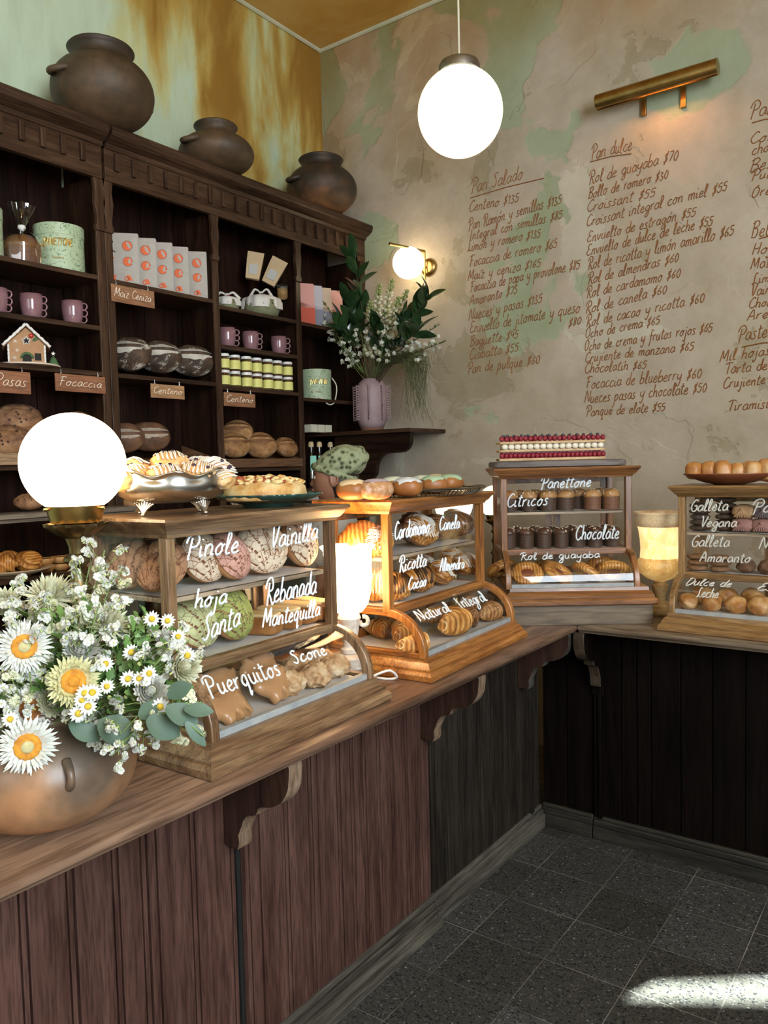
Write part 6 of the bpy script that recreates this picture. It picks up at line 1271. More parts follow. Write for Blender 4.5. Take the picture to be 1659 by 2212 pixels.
fl.obj('snowflake_icing', SI, t)
t = thing('cookie_tree', 'tiny green iced cookie tree with a star beside the gingerbread house', 'cookie', MG @ TX(0.098, -0.02, 0.0065))
MB().lathe([(0, 0), (0.019, 0.001), (0.019, 0.008), (0.014, 0.016), (0.015, 0.018), (0.009, 0.03), (0, 0.042)], 24, rf=lambda a, z: 1 + 0.1 * sin(a * 7)).obj('tree_body', LG, t, angle=0)
MB().prism([(0.009 * (1 if i % 2 == 0 else 0.45) * sin(2 * pi * i / 10), 0.048 + 0.009 * (1 if i % 2 == 0 else 0.45) * cos(2 * pi * i / 10)) for i in range(10)], 0.003, RXZ).obj('star', SI, t, smooth=False)

# loaves
def loafmat(name, c1, c2, c3, fl=0.6, flour=(0.55, 0.5, 0.42), sc=10):
    m, nt, b = newmat(name); L = nt.links.new; c = coords(nt)
    n = N(nt, 'TexNoise', Scale=sc, Detail=6, Roughness=0.65); L(c, n.inputs['Vector']); n2 = N(nt, 'TexNoise', Scale=sc * 1.1, Detail=7, Roughness=0.75, Distortion=0.4); L(coords(nt, (1, 1, 1), loc=(3, 1, 2)), n2.inputs['Vector'])
    r = ramp(nt, [(0.35, c1), (0.5, c2), (0.66, c3)], n.outputs[0]); f = ramp(nt, [(fl, (0, 0, 0)), (fl + 0.07, (1, 1, 1))], n2.outputs[0])
    mx = N(nt, 'Mix', data_type='RGBA'); L(f.outputs[0], mx.inputs[0]); L(r.outputs[0], mx.inputs[6]); mx.inputs[7].default_value = (*flour, 1); L(mx.outputs[2], b.inputs['Base Color']); b.inputs['Roughness'].default_value = 0.75
    bp = N(nt, 'Bump', Strength=0.6, Distance=0.004); L(n.outputs[0], bp.inputs['Height']); L(bp.outputs[0], b.inputs['Normal'])
    return m
LF1 = loafmat('charred_floured_crust', (0.02, 0.012, 0.008), (0.06, 0.035, 0.02), (0.13, 0.07, 0.035), 0.53)
LF2 = loafmat('sourdough_crust', (0.15, 0.06, 0.02), (0.33, 0.165, 0.06), (0.52, 0.32, 0.15), 0.58)
LF3 = loafmat('dark_rye_crust', (0.06, 0.028, 0.014), (0.13, 0.06, 0.03), (0.22, 0.11, 0.05), 0.70, (0.4, 0.33, 0.26))
LF4 = loafmat('raisin_crust', (0.10, 0.04, 0.02), (0.26, 0.13, 0.06), (0.40, 0.22, 0.11), 0.68, (0.03, 0.015, 0.01), 16)
EARM = {id(LF1): nm('flour_white_ear', [(0.40, 0.37, 0.32), (0.62, 0.58, 0.50)], scale=40, rough=0.9, bump=0.5), id(LF2): nm('brown_ear', [(0.09, 0.032, 0.01), (0.22, 0.10, 0.035)], scale=30, rough=0.7), id(LF3): nm('pale_ear', [(0.3, 0.22, 0.16), (0.5, 0.42, 0.34)], scale=30, rough=0.8), id(LF4): nm('raisin_bits', [(0.03, 0.014, 0.01), (0.07, 0.03, 0.02)], scale=30, rough=0.6)}
def loaf(mat, rx, ry, rz_, seed, kind):
    t = thing('bread_loaf', 'x', 'bread', Matrix.Identity(4))
    f = lambda n: (1 + 0.05 * nz(n, 1.8, seed) + 0.02 * nz(n, 6, seed)) * (1 - 0.10 * exp(-((n.y - 0.25 * n.x * n.x + 0.1) / 0.10) ** 2) * (n.z > 0))
    MB().blob(rx, ry, rz_, f=f, nu=44, nv=24, M=TX(0, 0, rz_ * 0.9)).obj('crust', mat, t, angle=0)
    e = MB()
    if kind == 'ear':
        for i0, sgn in ((0, 1), (1, -1)):
            P = []
            for i in range(17):
                x = -0.82 + 1.64 * i / 16; y0 = 0.25 * x * x - 0.1 + sgn * 0.10; w = 0.16 * (1 - x * x) * (1 + 0.3 * nz((x, seed, i0), 3))
                row = []
                for yy, lift in ((y0, 1.02 + 0.05 * (1 - x * x)), (y0 + sgn * w * 0.5, 1.045), (y0 + sgn * w * 1.6, 1.006), (y0 + sgn * w * 2.0, 0.97)):
                    zz = sqrt(max(0.02, 1 - x * x - yy * yy)); row.append((x * rx * lift, yy * ry * lift, rz_ * 0.9 + zz * rz_ * lift))
                P.append(row)
            e.grid(P)
    else:
        rnd = random.Random(seed)
        for k in range(16):
            a = rnd.uniform(0, 2 * pi); q = rnd.uniform(0.1, 1.3); e.blob(0.006, 0.005, 0.004, M=TX(rx * cos(a) * cos(q), ry * sin(a) * cos(q), rz_ * 0.9 + rz_ * sin(q), rz=a), nu=8, nv=5)
    e.obj('ear' if kind == 'ear' else 'raisins', EARM[id(mat)], t, angle=0)
    return Series(t)
def loafput(S, px, py, x, rx, rz, lb, g, s=1.0):
    p = hitX(px, py, x); S.put(Matrix.Translation(p) @ Matrix.Rotation(radians(rz), 4, 'Z') @ TX(0, 0, 0, radians(rx)) @ TX(0, 0, -0.055 * s, s=s), lb, g)
k1, k1b = loaf(LF1, 0.098, 0.072, 0.062, 1, 'ear'), loaf(LF1, 0.092, 0.07, 0.062, 4, 'ear')
for S, px, py, rz, lb in ((k1, 279, 766, 20, 'nearly black floured loaf at the left of the three beside the divider'), (k1b, 345, 772, 50, 'nearly black floured loaf with a white torn edge, middle of the three'), (k1, 414, 780, 60, 'nearly black floured loaf at the right of the three, brown top')):
    loafput(S, px, py, -3.06, 58, rz, lb, 'charred floured loaves', 1.13)
k2, k2b = loaf(LF2, 0.095, 0.085, 0.062, 2, 'ear'), loaf(LF2, 0.10, 0.08, 0.062, 9, 'ear')
for S, px, py, x, rx, rz, s, lb in ((k2, 512, 934, -3.10, 30, 40, 0.9, 'brown sourdough loaf lying on top of the others in the tray'), (k2b, 504, 962, -3.02, 35, 70, 0.9, 'brown sourdough loaf at the left of the tray'), (k2, 562, 962, -3.02, 30, 60, 0.95, 'brown sourdough loaf in the middle of the tray'), (k2b, 618, 966, -3.02, 35, 90, 0.78, 'darker seeded sourdough loaf at the right of the tray')):
    loafput(S, px, py, x, rx + 14, rz, lb, 'sourdough loaves in the tray', s)
k3 = loaf(LF3, 0.10, 0.075, 0.055, 3, 'ear')
for px, py, rz, lb in ((322, 942, 60, 'dark rye loaf with a glossy slash standing under the light Centeno board'), (264, 945, 40, 'dark rye loaf half hidden behind the globe lamp')):
    loafput(k3, px, py, -3.08, 65, rz, lb, 'dark rye loaves')
k4 = loaf(LF4, 0.10, 0.08, 0.058, 6, 'bits')
for px, py, x, rz, lb in ((35, 905, -3.10, 50, 'raisin loaf on top of the pile at the left edge'), (12, 952, -3.02, 30, 'raisin loaf at the front left of the pile, cut by the picture edge'), (66, 938, -3.06, 70, 'raisin loaf between the other raisin loaf and the globe lamp')):
    loafput(k4, px, py, x, 30, rz, lb, 'raisin loaves')
loafput(k2, 165, 925, -3.10, 50, 50, 'pale golden loaf peeking out above the globe lamp', None, 0.95)
loafput(k2b, 285, 1085, -3.0, 30, 50, 'loaf lying low in the shelf below the silver bowl', None, 0.85)
loafput(k4, 62, 1083, -2.90, 10, 50, 'small loaf on the weathered ledge left of the globe lamp', None, 0.55)
# sloping bread trays
TRW = lambda ax: wood('bread_tray_wood', (0.13, 0.06, 0.028), (0.22, 0.115, 0.06), ax, rough=0.5, scale=6, c3=(0.06, 0.027, 0.013))
for ya, yb, zt, m, lb in ((2.722, 3.272, 1.556, TRW, 'reddish wooden bread tray holding the brown sourdough loaves'), (2.125, 2.668, 1.556, TRW, 'dark wooden bread tray under the rye loaves'), (1.075, 2.03, 1.586, lambda ax: wood('pale_tray_wood', (0.30, 0.19, 0.10), (0.42, 0.28, 0.16), ax, scale=6), 'pale wooden bread tray under the raisin loaves')):
    t = thing('bread_tray', lb, 'tray', Matrix.Translation((SX, ya, zt))); w = yb - ya
    MB().box((0.004, 0, 0.0), (0.018, w, 0.045)).obj('front_board', m('y'), t, smooth=False, bevel=0.002)
    MB().prism([(-0.26, 0.055), (0.004, 0.004), (0.004, 0.010), (-0.26, 0.061)], w, Matrix.Translation((0, w, 0)) @ RXZ).obj('tray_floor', m('y'), t, smooth=False)
    for yy in (0.0, w - 0.01): MB().prism([(-0.26, 0.05), (0.004, 0.0), (0.004, 0.045), (-0.26, 0.12)], 0.01, Matrix.Translation((0, yy + 0.01, 0)) @ RXZ).obj('tray_side', m('x'), t, smooth=False)

# yellow labelled jars
JG = plain('dark_preserve', (0.06, 0.03, 0.012), 0.15, coat=1.0); YL = nm('yellow_label', [(0.66, 0.64, 0.18), (0.72, 0.70, 0.24)], scale=20, rough=0.6); WL = plain('white_lid', (0.75, 0.75, 0.74), 0.4)
t = thing('preserve_jar', 'x', 'jar', Matrix.Identity(4))
MB().lathe([(0, 0), (0.027, 0), (0.029, 0.004), (0.029, 0.062), (0.025, 0.068), (0, 0.068)], 28).obj('jar_glass', JG, t); MB().lathe([(0.0296, 0.010), (0.0298, 0.010), (0.0298, 0.054), (0.0296, 0.054)], 28).obj('label', YL, t)
MB().lathe([(0, 0.068), (0.028, 0.068), (0.028, 0.080), (0.026, 0.082), (0, 0.082)], 28).obj('lid', WL, t); JS = Series(t)
lab = [f for f in t.children if f.name.startswith('label')][0]
for z in (0.022, 0.030, 0.038, 0.044): pass
for r in range(2):
    for k in range(7):
        JS.put(Matrix.Translation((-2.99 - 0.004 * (k % 2), 2.765 + k * 0.0775, 1.9655 + 0.0823 * r)), 'small white-lidded jar with yellow label, %s from the left in the %s row' % (ORD[k], 'upper' if r else 'lower'), 'yellow labelled preserve jars')
# gift baskets wrapped in cloth
PALM = nm('woven_palm', [(0.14, 0.15, 0.075), (0.26, 0.27, 0.15)], scale=24, rough=0.8, bump=0.8, bdist=0.005); CLW = nm('white_napkin', [(0.62, 0.60, 0.55), (0.72, 0.70, 0.66)], scale=10, rough=0.9, bump=0.3)
REDS = plain('red_stripe', (0.40, 0.05, 0.05), 0.8); BLKS = plain('black_stripe', (0.03, 0.03, 0.03), 0.8)
def basket(label, px, R, stripe, extra):
    t = thing('gift_basket', label, 'gift basket', onshelf(px, -3.06, 2.361, radians(30)))
    MB().lathe([(0, 0), (R * 0.85, 0), (R, R * 0.5), (R * 0.97, R * 0.9), (0, R * 0.85)], 48, rf=lambda a, z: 1 + 0.02 * sin(a * 20 + z * 200)).obj('basket_body', PALM, t, angle=0)
    MB().lathe([(R * 1.03, R * 0.45), (R * 1.06, R * 0.8), (R * 0.98, R * 1.05), (R * 0.6, R * 1.2), (R * 0.15, R * 1.28), (0.0, R * 1.25)], 64, rf=lambda a, z: 1 + 0.09 * sin(a * 4 + 1) * (1.6 - z / R) + 0.04 * sin(a * 11)).obj('napkin', CLW, t, angle=0)
    s = MB()
    for a in (-1.2, -0.7, 0.5): s.tube([(R * 1.1 * cos(a) * q, R * 1.1 * sin(a) * q, R * (1.36 - 0.75 * q * q)) for q in [i / 8 for i in range(1, 9)]], 0.0018, 5)
    s.obj('napkin_stripe', stripe, t)
    k = MB(); k.blob(0.012, 0.012, 0.01, M=TX(0, 0, R * 1.38)); 
    for a in (0.3, 3.3): k.tube(spline([(0, 0, R * 1.36), (0.03 * cos(a), 0.03 * sin(a), R * 1.6), (0.05 * cos(a), 0.05 * sin(a), R * 1.35), (0.065 * cos(a), 0.065 * sin(a), R * 1.05)], 4), lambda q: 0.004 + 0.006 * q, 6)
    k.obj('knot', CLW, t, angle=0)
    return t
basket('small palm basket tied in a white napkin with red stripes beside the divider', 492, 0.062, REDS, 0)
basket('large palm basket tied in a black striped white napkin with kraft bags in it', 566, 0.098, BLKS, 1)
KR = nm('kraft_paper', [(0.50, 0.36, 0.20), (0.62, 0.47, 0.29)], scale=9, rough=0.8)
for px, py, ry, rz, s, lb in ((549, 575, 10, 40, 1.0, 'upright kraft paper bag standing in the large basket'), (592, 588, 28, 40, 1.05, 'kraft paper bag with a clear window leaning to the right in the large basket')):
    p = hitX(px, py, -3.05)
    t = thing('kraft_bag', lb, 'paper bag', Matrix.Translation(p) @ Matrix.Rotation(radians(rz), 4, 'Z') @ TX(ry=radians(ry), s=s))
    MB().add([(-0.035, -0.018, -0.07), (0.035, -0.018, -0.07), (0.035, 0.018, -0.07), (-0.035, 0.018, -0.07), (-0.042, -0.012, 0.03), (0.042, -0.012, 0.03), (0.042, 0.012, 0.03), (-0.042, 0.012, 0.03), (-0.044, -0.001, 0.075), (0.044, -0.001, 0.075), (0.044, 0.001, 0.075), (-0.044, 0.001, 0.075)],
             [(0, 3, 2, 1), (0, 1, 5, 4), (1, 2, 6, 5), (2, 3, 7, 6), (3, 0, 4, 7), (4, 5, 9, 8), (5, 6, 10, 9), (6, 7, 11, 10), (7, 4, 8, 11), (8, 9, 10, 11)]).obj('bag', KR, t, smooth=False, bevel=0.002)
    MB().box((-0.022, -0.0205, -0.045), (0.022, -0.0175, 0.005)).obj('label', plain('grey_label', (0.45, 0.44, 0.42), 0.5), t, smooth=False)
p = hitX(610, 633, -3.02)
t = thing('nut_jar', 'glass jar of nuts with a metal lid tilted in the large basket', 'jar', Matrix.Translation(p) @ TX(rx=0.3, ry=0.3))
MB().lathe([(0, -0.03), (0.026, -0.03), (0.03, -0.02), (0.03, 0.03), (0, 0.03)], 28).obj('nuts', nm('mixed_nuts', [(0.18, 0.09, 0.03), (0.45, 0.28, 0.12)], scale=60, rough=0.3, bump=0.6, coat=1), t); MB().lathe([(0, 0.03), (0.031, 0.03), (0.031, 0.042), (0, 0.043)], 28).obj('lid', STEEL, t)
# booklets
for k, (px, c1, c2, lb) in enumerate([(662, (0.70, 0.34, 0.30), (0.55, 0.09, 0.05), 'booklet with a coral and red cover beside the divider'), (680, (0.55, 0.52, 0.56), (0.22, 0.23, 0.29), 'booklet with a lilac and slate cover'), (700, (0.66, 0.50, 0.38), (0.20, 0.22, 0.30), 'booklet with a sand and slate cover behind the twigs'), (724, (0.68, 0.34, 0.31), (0.6, 0.25, 0.22), 'booklet with a coral cover half hidden by the dark leaves')]):
    p = hitX(px, 640, -3.0 + 0.002 * k); t = thing('booklet', lb, 'booklet', Matrix.Translation((p.x, p.y, 2.358)) @ Matrix.Rotation(radians(62), 4, 'Z') @ TX(rx=radians(-4)))
    MB().box((-0.05, 0, 0), (0.05, 0.004, 0.235)).obj('pages', PAGES, t, smooth=False)
    MB().box((-0.051, -0.001, 0.10), (0.051, 0.0, 0.237)).obj('cover_top', plain('booklet_a%d' % k, c1, 0.5), t, smooth=False); MB().add([(-0.051, -0.001, 0), (0.051, -0.001, 0), (0.051, -0.001, 0.11), (-0.051, -0.001, 0.13)], [(0, 1, 2, 3)]).add([(-0.051, 0, 0), (0.051, 0, 0), (0.051, 0, 0.11), (-0.051, 0, 0.13)], [(0, 1, 2, 3)]).obj('cover_bottom', plain('booklet_b%d' % k, c2, 0.5), t, smooth=False)
# soap boxes, tagged bottles
sb = Series(tag(MB().box((-0.03, -0.029, 0), (0.03, 0.029, 0.05)).obj('small_box', plain('cream_box', (0.62, 0.60, 0.46), 0.6), smooth=False, bevel=0.002), 'x', 'box'))
for k, px in enumerate((665, 681, 697)): sb.put(onshelf(px, -3.02, 1.7505) @ TX(s=0.9), 'small cream box on the corner ledge, %s of three' % ['left', 'middle', 'right'][k], 'cream boxes')
t = thing('tagged_bottle', 'x', 'bottle', Matrix.Identity(4))
MB().lathe([(0, 0), (0.03, 0), (0.032, 0.01), (0.032, 0.15), (0.012, 0.19), (0.012, 0.235), (0, 0.235)], 24).obj('bottle_glass', plain('dark_bottle', (0.012, 0.008, 0.006), 0.1, coat=1), t); MB().lathe([(0, 0.235), (0.015, 0.235), (0.017, 0.25), (0.012, 0.265), (0, 0.267)], 16).obj('cork_wrap', KR, t)
MB().box((0.033, -0.018, 0.10), (0.035, 0.018, 0.185)).obj('paper_tag', plain('aqua_tag', (0.26, 0.62, 0.52), 0.6), t, smooth=False); TBS = Series(t)
for k, px in enumerate((664, 682, 706)): TBS.put(onshelf(px, -3.0, 1.4305, radians(-30)), 'dark bottle with a hanging aqua tag, %s of three under the corner ledge' % ORD[k], 'tagged bottles')
# things low behind the counter
t = thing('dark_baking_tray', 'dark baking tray with wrapped pastries on the shelf behind the focaccia', 'tray', Matrix.Translation((-2.93, 2.98, 1.351)))
MB().box((-0.12, -0.27, 0.0), (0.14, 0.27, 0.006)).box((-0.12, -0.27, 0.006), (-0.115, 0.27, 0.022)).box((0.135, -0.27, 0.006), (0.14, 0.27, 0.022)).obj('tray_pan', plain('black_steel', (0.03, 0.03, 0.032), 0.35, 0.6), t, smooth=False)
wp = Series(tag(MB().blob(0.045, 0.04, 0.03, nu=30, nv=14, f=lambda n: 1 + 0.25 * nz(n, 3, 4), M=TX(0, 0, 0.026)).obj('paper_wrapped_pastry', nm('pink_grey_paper', [(0.30, 0.22, 0.20), (0.44, 0.35, 0.32)], scale=16, rough=0.8, bump=0.4), angle=25), 'x', 'pastry'))
for k, y in enumerate((2.78, 2.90, 3.01, 3.13)): wp.put(Matrix.Translation((-2.93, y, 1.358)), 'pastry in crumpled paper on the dark baking tray, %s from the left' % ORD[k], 'paper wrapped pastries')
pn = Series(tag(MB().box((-0.07, -0.06, 0), (0.07, 0.06, 0.022)).obj('folded_box', nm('pink_card', [(0.52, 0.38, 0.36), (0.62, 0.48, 0.45)], scale=8, rough=0.7), smooth=False, bevel=0.003), 'x', 'box')); pw = Series(tag(MB().box((-0.072, -0.062, 0), (0.072, 0.062, 0.014)).obj('white_box_lid', plain('white_card', (0.70, 0.70, 0.70), 0.6), smooth=False, bevel=0.003), 'x', 'box'))
for k in range(5):
    y = 3.40; z = 1.2005 + k * 0.037
    pn.put(Matrix.Translation((-3.0, y, z)), 'pink folded box, %s from the bottom of the stack left of the person' % ORD[k], 'stacked pink boxes'); pw.put(Matrix.Translation((-3.0, y, z + 0.0225)), 'white lid on the %s pink box from the bottom' % ORD[k], 'stacked white lids')
# plate of pastries and tarts on the low cabinet
MPP = Matrix.Translation((-2.86, hitX(20, 1200, -2.86).y, 1.168))
PLT = plain('cream_plate', (0.55, 0.42, 0.28), 0.25)
t = MB().lathe([(0, 0), (0.07, 0), (0.075, 0.006), (0.115, 0.016), (0.15, 0.03), (0.15, 0.034), (0.11, 0.022), (0, 0.01)], 56).obj('serving_plate', PLT, angle=0); t.matrix_world = MPP; tag(t, 'cream serving plate on the dark shelf left of the brass lamp stem', 'plate')
pp = Series(tag(MB().blob(0.055, 0.045, 0.036, nu=40, nv=20, f=lambda n: 1 + 0.14 * sin(9 * n.x + 6 * n.z), M=TX(0, 0, 0.034)).obj('puff_pastry_parcel', RG, angle=0), 'x', 'pastry'))
for k, (x, y, lb) in enumerate(((0.02, 0.06, 'golden puff parcel at the right of the cream serving plate'), (0.03, -0.045, 'golden puff parcel at the left of the cream serving plate'), (-0.06, 0.02, 'golden puff parcel at the back of the cream serving plate'))): pp.put(MPP @ TX(x, y, 0.02, rz=k), lb, 'puff parcels')
t = thing('small_tart', 'x', 'tart', Matrix.Identity(4)); MB().lathe([(0, 0), (0.026, 0), (0.038, 0.024), (0.035, 0.026), (0.03, 0.018), (0, 0.016)], 32, rf=lambda a, z: 1 + 0.04 * sin(a * 14)).obj('tart_shell', CRUST, t, angle=0); MB().lathe([(0, 0.024), (0.02, 0.023), (0.033, 0.019)], 24).obj('tart_filling', plain('dark_filling', (0.16, 0.06, 0.02), 0.3), t); TT = Series(t)
for k, px in enumerate((98, 130, 160, 186)):
    for j in range(2 if k < 3 else 1): TT.put(Matrix.Translation((-2.87, hitX(px, 1200, -2.87).y, 1.1682 + j * 0.028)), 'small tart, %s of the %s pair from the left on the dark shelf' % ('upper' if j else 'lower', ORD[k]), 'small tarts')
# ================================================================ clay pot and its bouquet
PT0 = Vector((-1.312, 0.752, 0.93)); POTC = claymat('burnished_terracotta', (0.10, 0.075, 0.055), (0.30, 0.155, 0.075), (0.44, 0.20, 0.085), 0.0, 0.17, rough=0.38)
t = thing('flower_pot', 'round burnished terracotta pot holding the white flowers at the near end of the counter', 'clay pot', Matrix.Translation(PT0))
pr = [(0, 0), (0.055, 0.0)] + [(0.157 * cos(q) ** 0.8, 0.102 + 0.102 * sin(q)) for q in [radians(-66 + 126 * i / 20) for i in range(21)]]
rz_ = pr[-1][1]; pr += [(0.086, rz_ + 0.004), (0.084, rz_ + 0.014), (0.094, rz_ + 0.024), (0.090, rz_ + 0.026), (0.078, rz_ + 0.014), (0.078, rz_ - 0.01), (0.12, 0.14), (0, 0.05)]
MB().lathe(pr, 80, rf=lambda a, z: 1 + 0.008 * sin(2 * a + 1)).obj('pot_body', POTC, t, angle=0)
dv = (CAM - PT0); dv.z = 0; dv.normalize(); sd = Vector((-dv.y, dv.x, 0))
c0 = (dv * 0.96 + sd * 0.22).normalized()
for cdir in (c0, -c0):
    sdd = Vector((-cdir.y, cdir.x, 0)); p = cdir * 0.150 + Vector((0, 0, 0.125))
    MB().tube(spline([tuple(p + Vector((0, 0, 0.022)) - cdir * 0.008), tuple(p + cdir * 0.012 + Vector((0, 0, 0.012))), tuple(p + cdir * 0.017), tuple(p + cdir * 0.013 - Vector((0, 0, 0.010))), tuple(p - Vector((0, 0, 0.018)) + cdir * 0.002)], 5), lambda q: 0.0085 - 0.002 * sin(pi * q), 12).obj('lug_ear', POTC, t, angle=0)

PETW = nm('white_petals', [(0.58, 0.57, 0.50), (0.70, 0.69, 0.62)], scale=40, rough=0.7, bump=0.2, sss=0.15); PETC = nm('cream_petals', [(0.56, 0.54, 0.34), (0.68, 0.66, 0.48)], scale=40, rough=0.7, sss=0.15)
PETY = nm('pale_yellow_petals', [(0.56, 0.52, 0.24), (0.68, 0.64, 0.36)], scale=40, rough=0.7, sss=0.15)
CEN = nm('orange_centre', [(0.42, 0.15, 0.01), (0.66, 0.30, 0.02)], scale=90, rough=0.8, bump=0.9, bdist=0.002); CENB = nm('brown_centre', [(0.10, 0.03, 0.006), (0.40, 0.14, 0.015)], scale=80, rough=0.8, bump=0.9); CENY = nm('yellow_centre', [(0.52, 0.34, 0.02), (0.68, 0.48, 0.04)], scale=140, rough=0.8, bump=0.8); CENP = nm('pale_disc', [(0.42, 0.36, 0.16), (0.56, 0.50, 0.26)], scale=90, rough=0.8, bump=0.8)
STM = nm('green_stem', [(0.10, 0.16, 0.04), (0.20, 0.28, 0.08)], scale=20, rough=0.6); LEAF = nm('fresh_leaf', [(0.07, 0.16, 0.035), (0.17, 0.30, 0.08)], scale=18, rough=0.5, bump=0.3); EUC = nm('eucalyptus_leaf', [(0.032, 0.068, 0.042), (0.078, 0.13, 0.086)], scale=9, rough=0.5); BUDG = nm('yellow_green_bud', [(0.36, 0.42, 0.12), (0.52, 0.56, 0.22)], scale=30, rough=0.6)
def petal(mb, a, el, r0, L, w, curl, z0=0, n=4, mi=0):
    """one petal leaving the centre at azimuth a, elevation el, curling by curl"""
    P = []; x, z, e = r0, z0, el
    for i in range(n + 1):
        q = i / n; ww = w * (0.35 + 0.65 * sin(pi * min(1, q * 0.9 + 0.12)) ** 0.7) * (1 if i < n else 0.25)
        P.append([(x, -ww / 2, z + 0.12 * ww), (x, 0, z), (x, ww / 2, z + 0.12 * ww)]); x += L / n * cos(e); z += L / n * sin(e); e += curl / n
    mb.grid(P, M=Matrix.Rotation(a, 4, 'Z'), mi=mi)
def bloom(kind, seed):
    rnd = random.Random(seed); t = thing('strawflower', 'x', 'flower', Matrix.Identity(4)); R = 0.040; pm = {'white': PETW, 'brown': PETW, 'cream': PETY, 'mum': PETC, 'closed': PETW, 'side': PETC}[kind]; mb = MB()
    if kind in ('white', 'brown', 'cream'):
        for row, (n, el, L) in enumerate([(30, -0.15, 0.030), (30, 0.10, 0.028), (28, 0.35, 0.025), (24, 0.65, 0.019), (20, 1.0, 0.011)]):
            for k in range(n): petal(mb, 2 * pi * (k + 0.5 * (row % 2)) / n + rnd.uniform(-0.07, 0.07), el + rnd.uniform(-0.08, 0.08), 0.013 + 0.001 * (2 - row) + (0.003 if row > 2 else 0), L * (1 if row < 4 else 0.7) * rnd.uniform(0.9, 1.08), 0.0052 if kind != 'cream' else 0.0062, 0.25 if kind != 'cream' else 0.9, 0.001 * row)
        cm = {'white': CEN, 'brown': CENB, 'cream': CEN}[kind]
        c_ = MB().lathe([(0, 0.006), (0.008, 0.009), (0.013, 0.011), (0.0185, 0.0105), (0.0195, 0.006), (0.015, 0)], 30, rf=lambda a, z: 1 + 0.05 * sin(a * 13)); c_.obj('centre_ring', cm, t, angle=0)
        MB().blob(0.0098, 0.0098, 0.005, M=TX(0, 0, 0.0085), nu=20, nv=8).obj('centre_disc', CENP if kind == 'white' else cm, t, angle=0)
    elif kind == 'mum':
        for row in range(6):
            n = 26 - row * 2
            for k in range(n): petal(mb, 2 * pi * (k + 0.5 * (row % 2)) / n + rnd.uniform(-0.08, 0.08), 0.05 + row * 0.26 + rnd.uniform(-0.1, 0.1), 0.006, (0.036 - row * 0.002) * rnd.uniform(0.85, 1.1), 0.0042, 0.35, 0.001 * row)
        MB().blob(0.008, 0.008, 0.006, M=TX(0, 0, 0.004), nu=14, nv=8).obj('centre_disc', BUDG, t, angle=0)
    else:
        for row in range(7):
            n = 20 - row * 2
            for k in range(n): petal(mb, 2 * pi * (k + 0.5 * (row % 2)) / n + rnd.uniform(-0.08, 0.08), 0.30 + row * 0.19, 0.006, (0.034 - row * 0.0012) * rnd.uniform(0.92, 1.05), 0.0085, 0.85, 0.0005 * row)
        MB().blob(0.010, 0.010, 0.010, M=TX(0, 0, 0.014), nu=14, nv=8).obj('centre_disc', PETC, t, angle=0)
    mb.obj('petals', pm, t, angle=0)
    MB().blob(0.012, 0.012, 0.008, M=TX(0, 0, -0.004), nu=16, nv=8).obj('sepals', STM, t, angle=0)
    return Series(t)
MOUTH = PT0 + Vector((0, 0, 0.155))
def stem_for(parent, head, mouth, r=0.0018, bend=0.03, name='stem', mat=None, seed=0):
    """a stem from the flower head down into the vessel, as a part of the flower"""
    rnd = random.Random(seed); foot = mouth + Vector((rnd.uniform(-.035, .035), rnd.uniform(-.035, .035), -0.03)); mid = (head + foot) / 2 + Vector((0, 0, bend)); inv = parent.matrix_world.inverted()
    return MB().tube([inv @ Vector(p) for p in spline([tuple(head), tuple(mid), tuple(mouth * 0.55 + foot * 0.45 + Vector((rnd.uniform(-.02, .02), rnd.uniform(-.02, .02), 0.01))), tuple(foot)], 5)], r, 6).obj(name, mat or STM, parent, angle=0)
def facing(px, py, depth, dx, dy, s=1, spin=0):
    """head at a pixel and depth, turned dx to the right and dy upward from looking at the camera"""
    p = A(px, py, depth); n = (CAM - p).normalized(); right = ROT.col[0]; up = ROT.col[1]; n = (n + right * dx + up * dy).normalized(); q = n.to_track_quat('Z', 'Y')
    return Matrix.Translation(p) @ q.to_matrix().to_4x4() @ Matrix.Rotation(spin, 4, 'Z') @ TX(s=s)
BL = {}
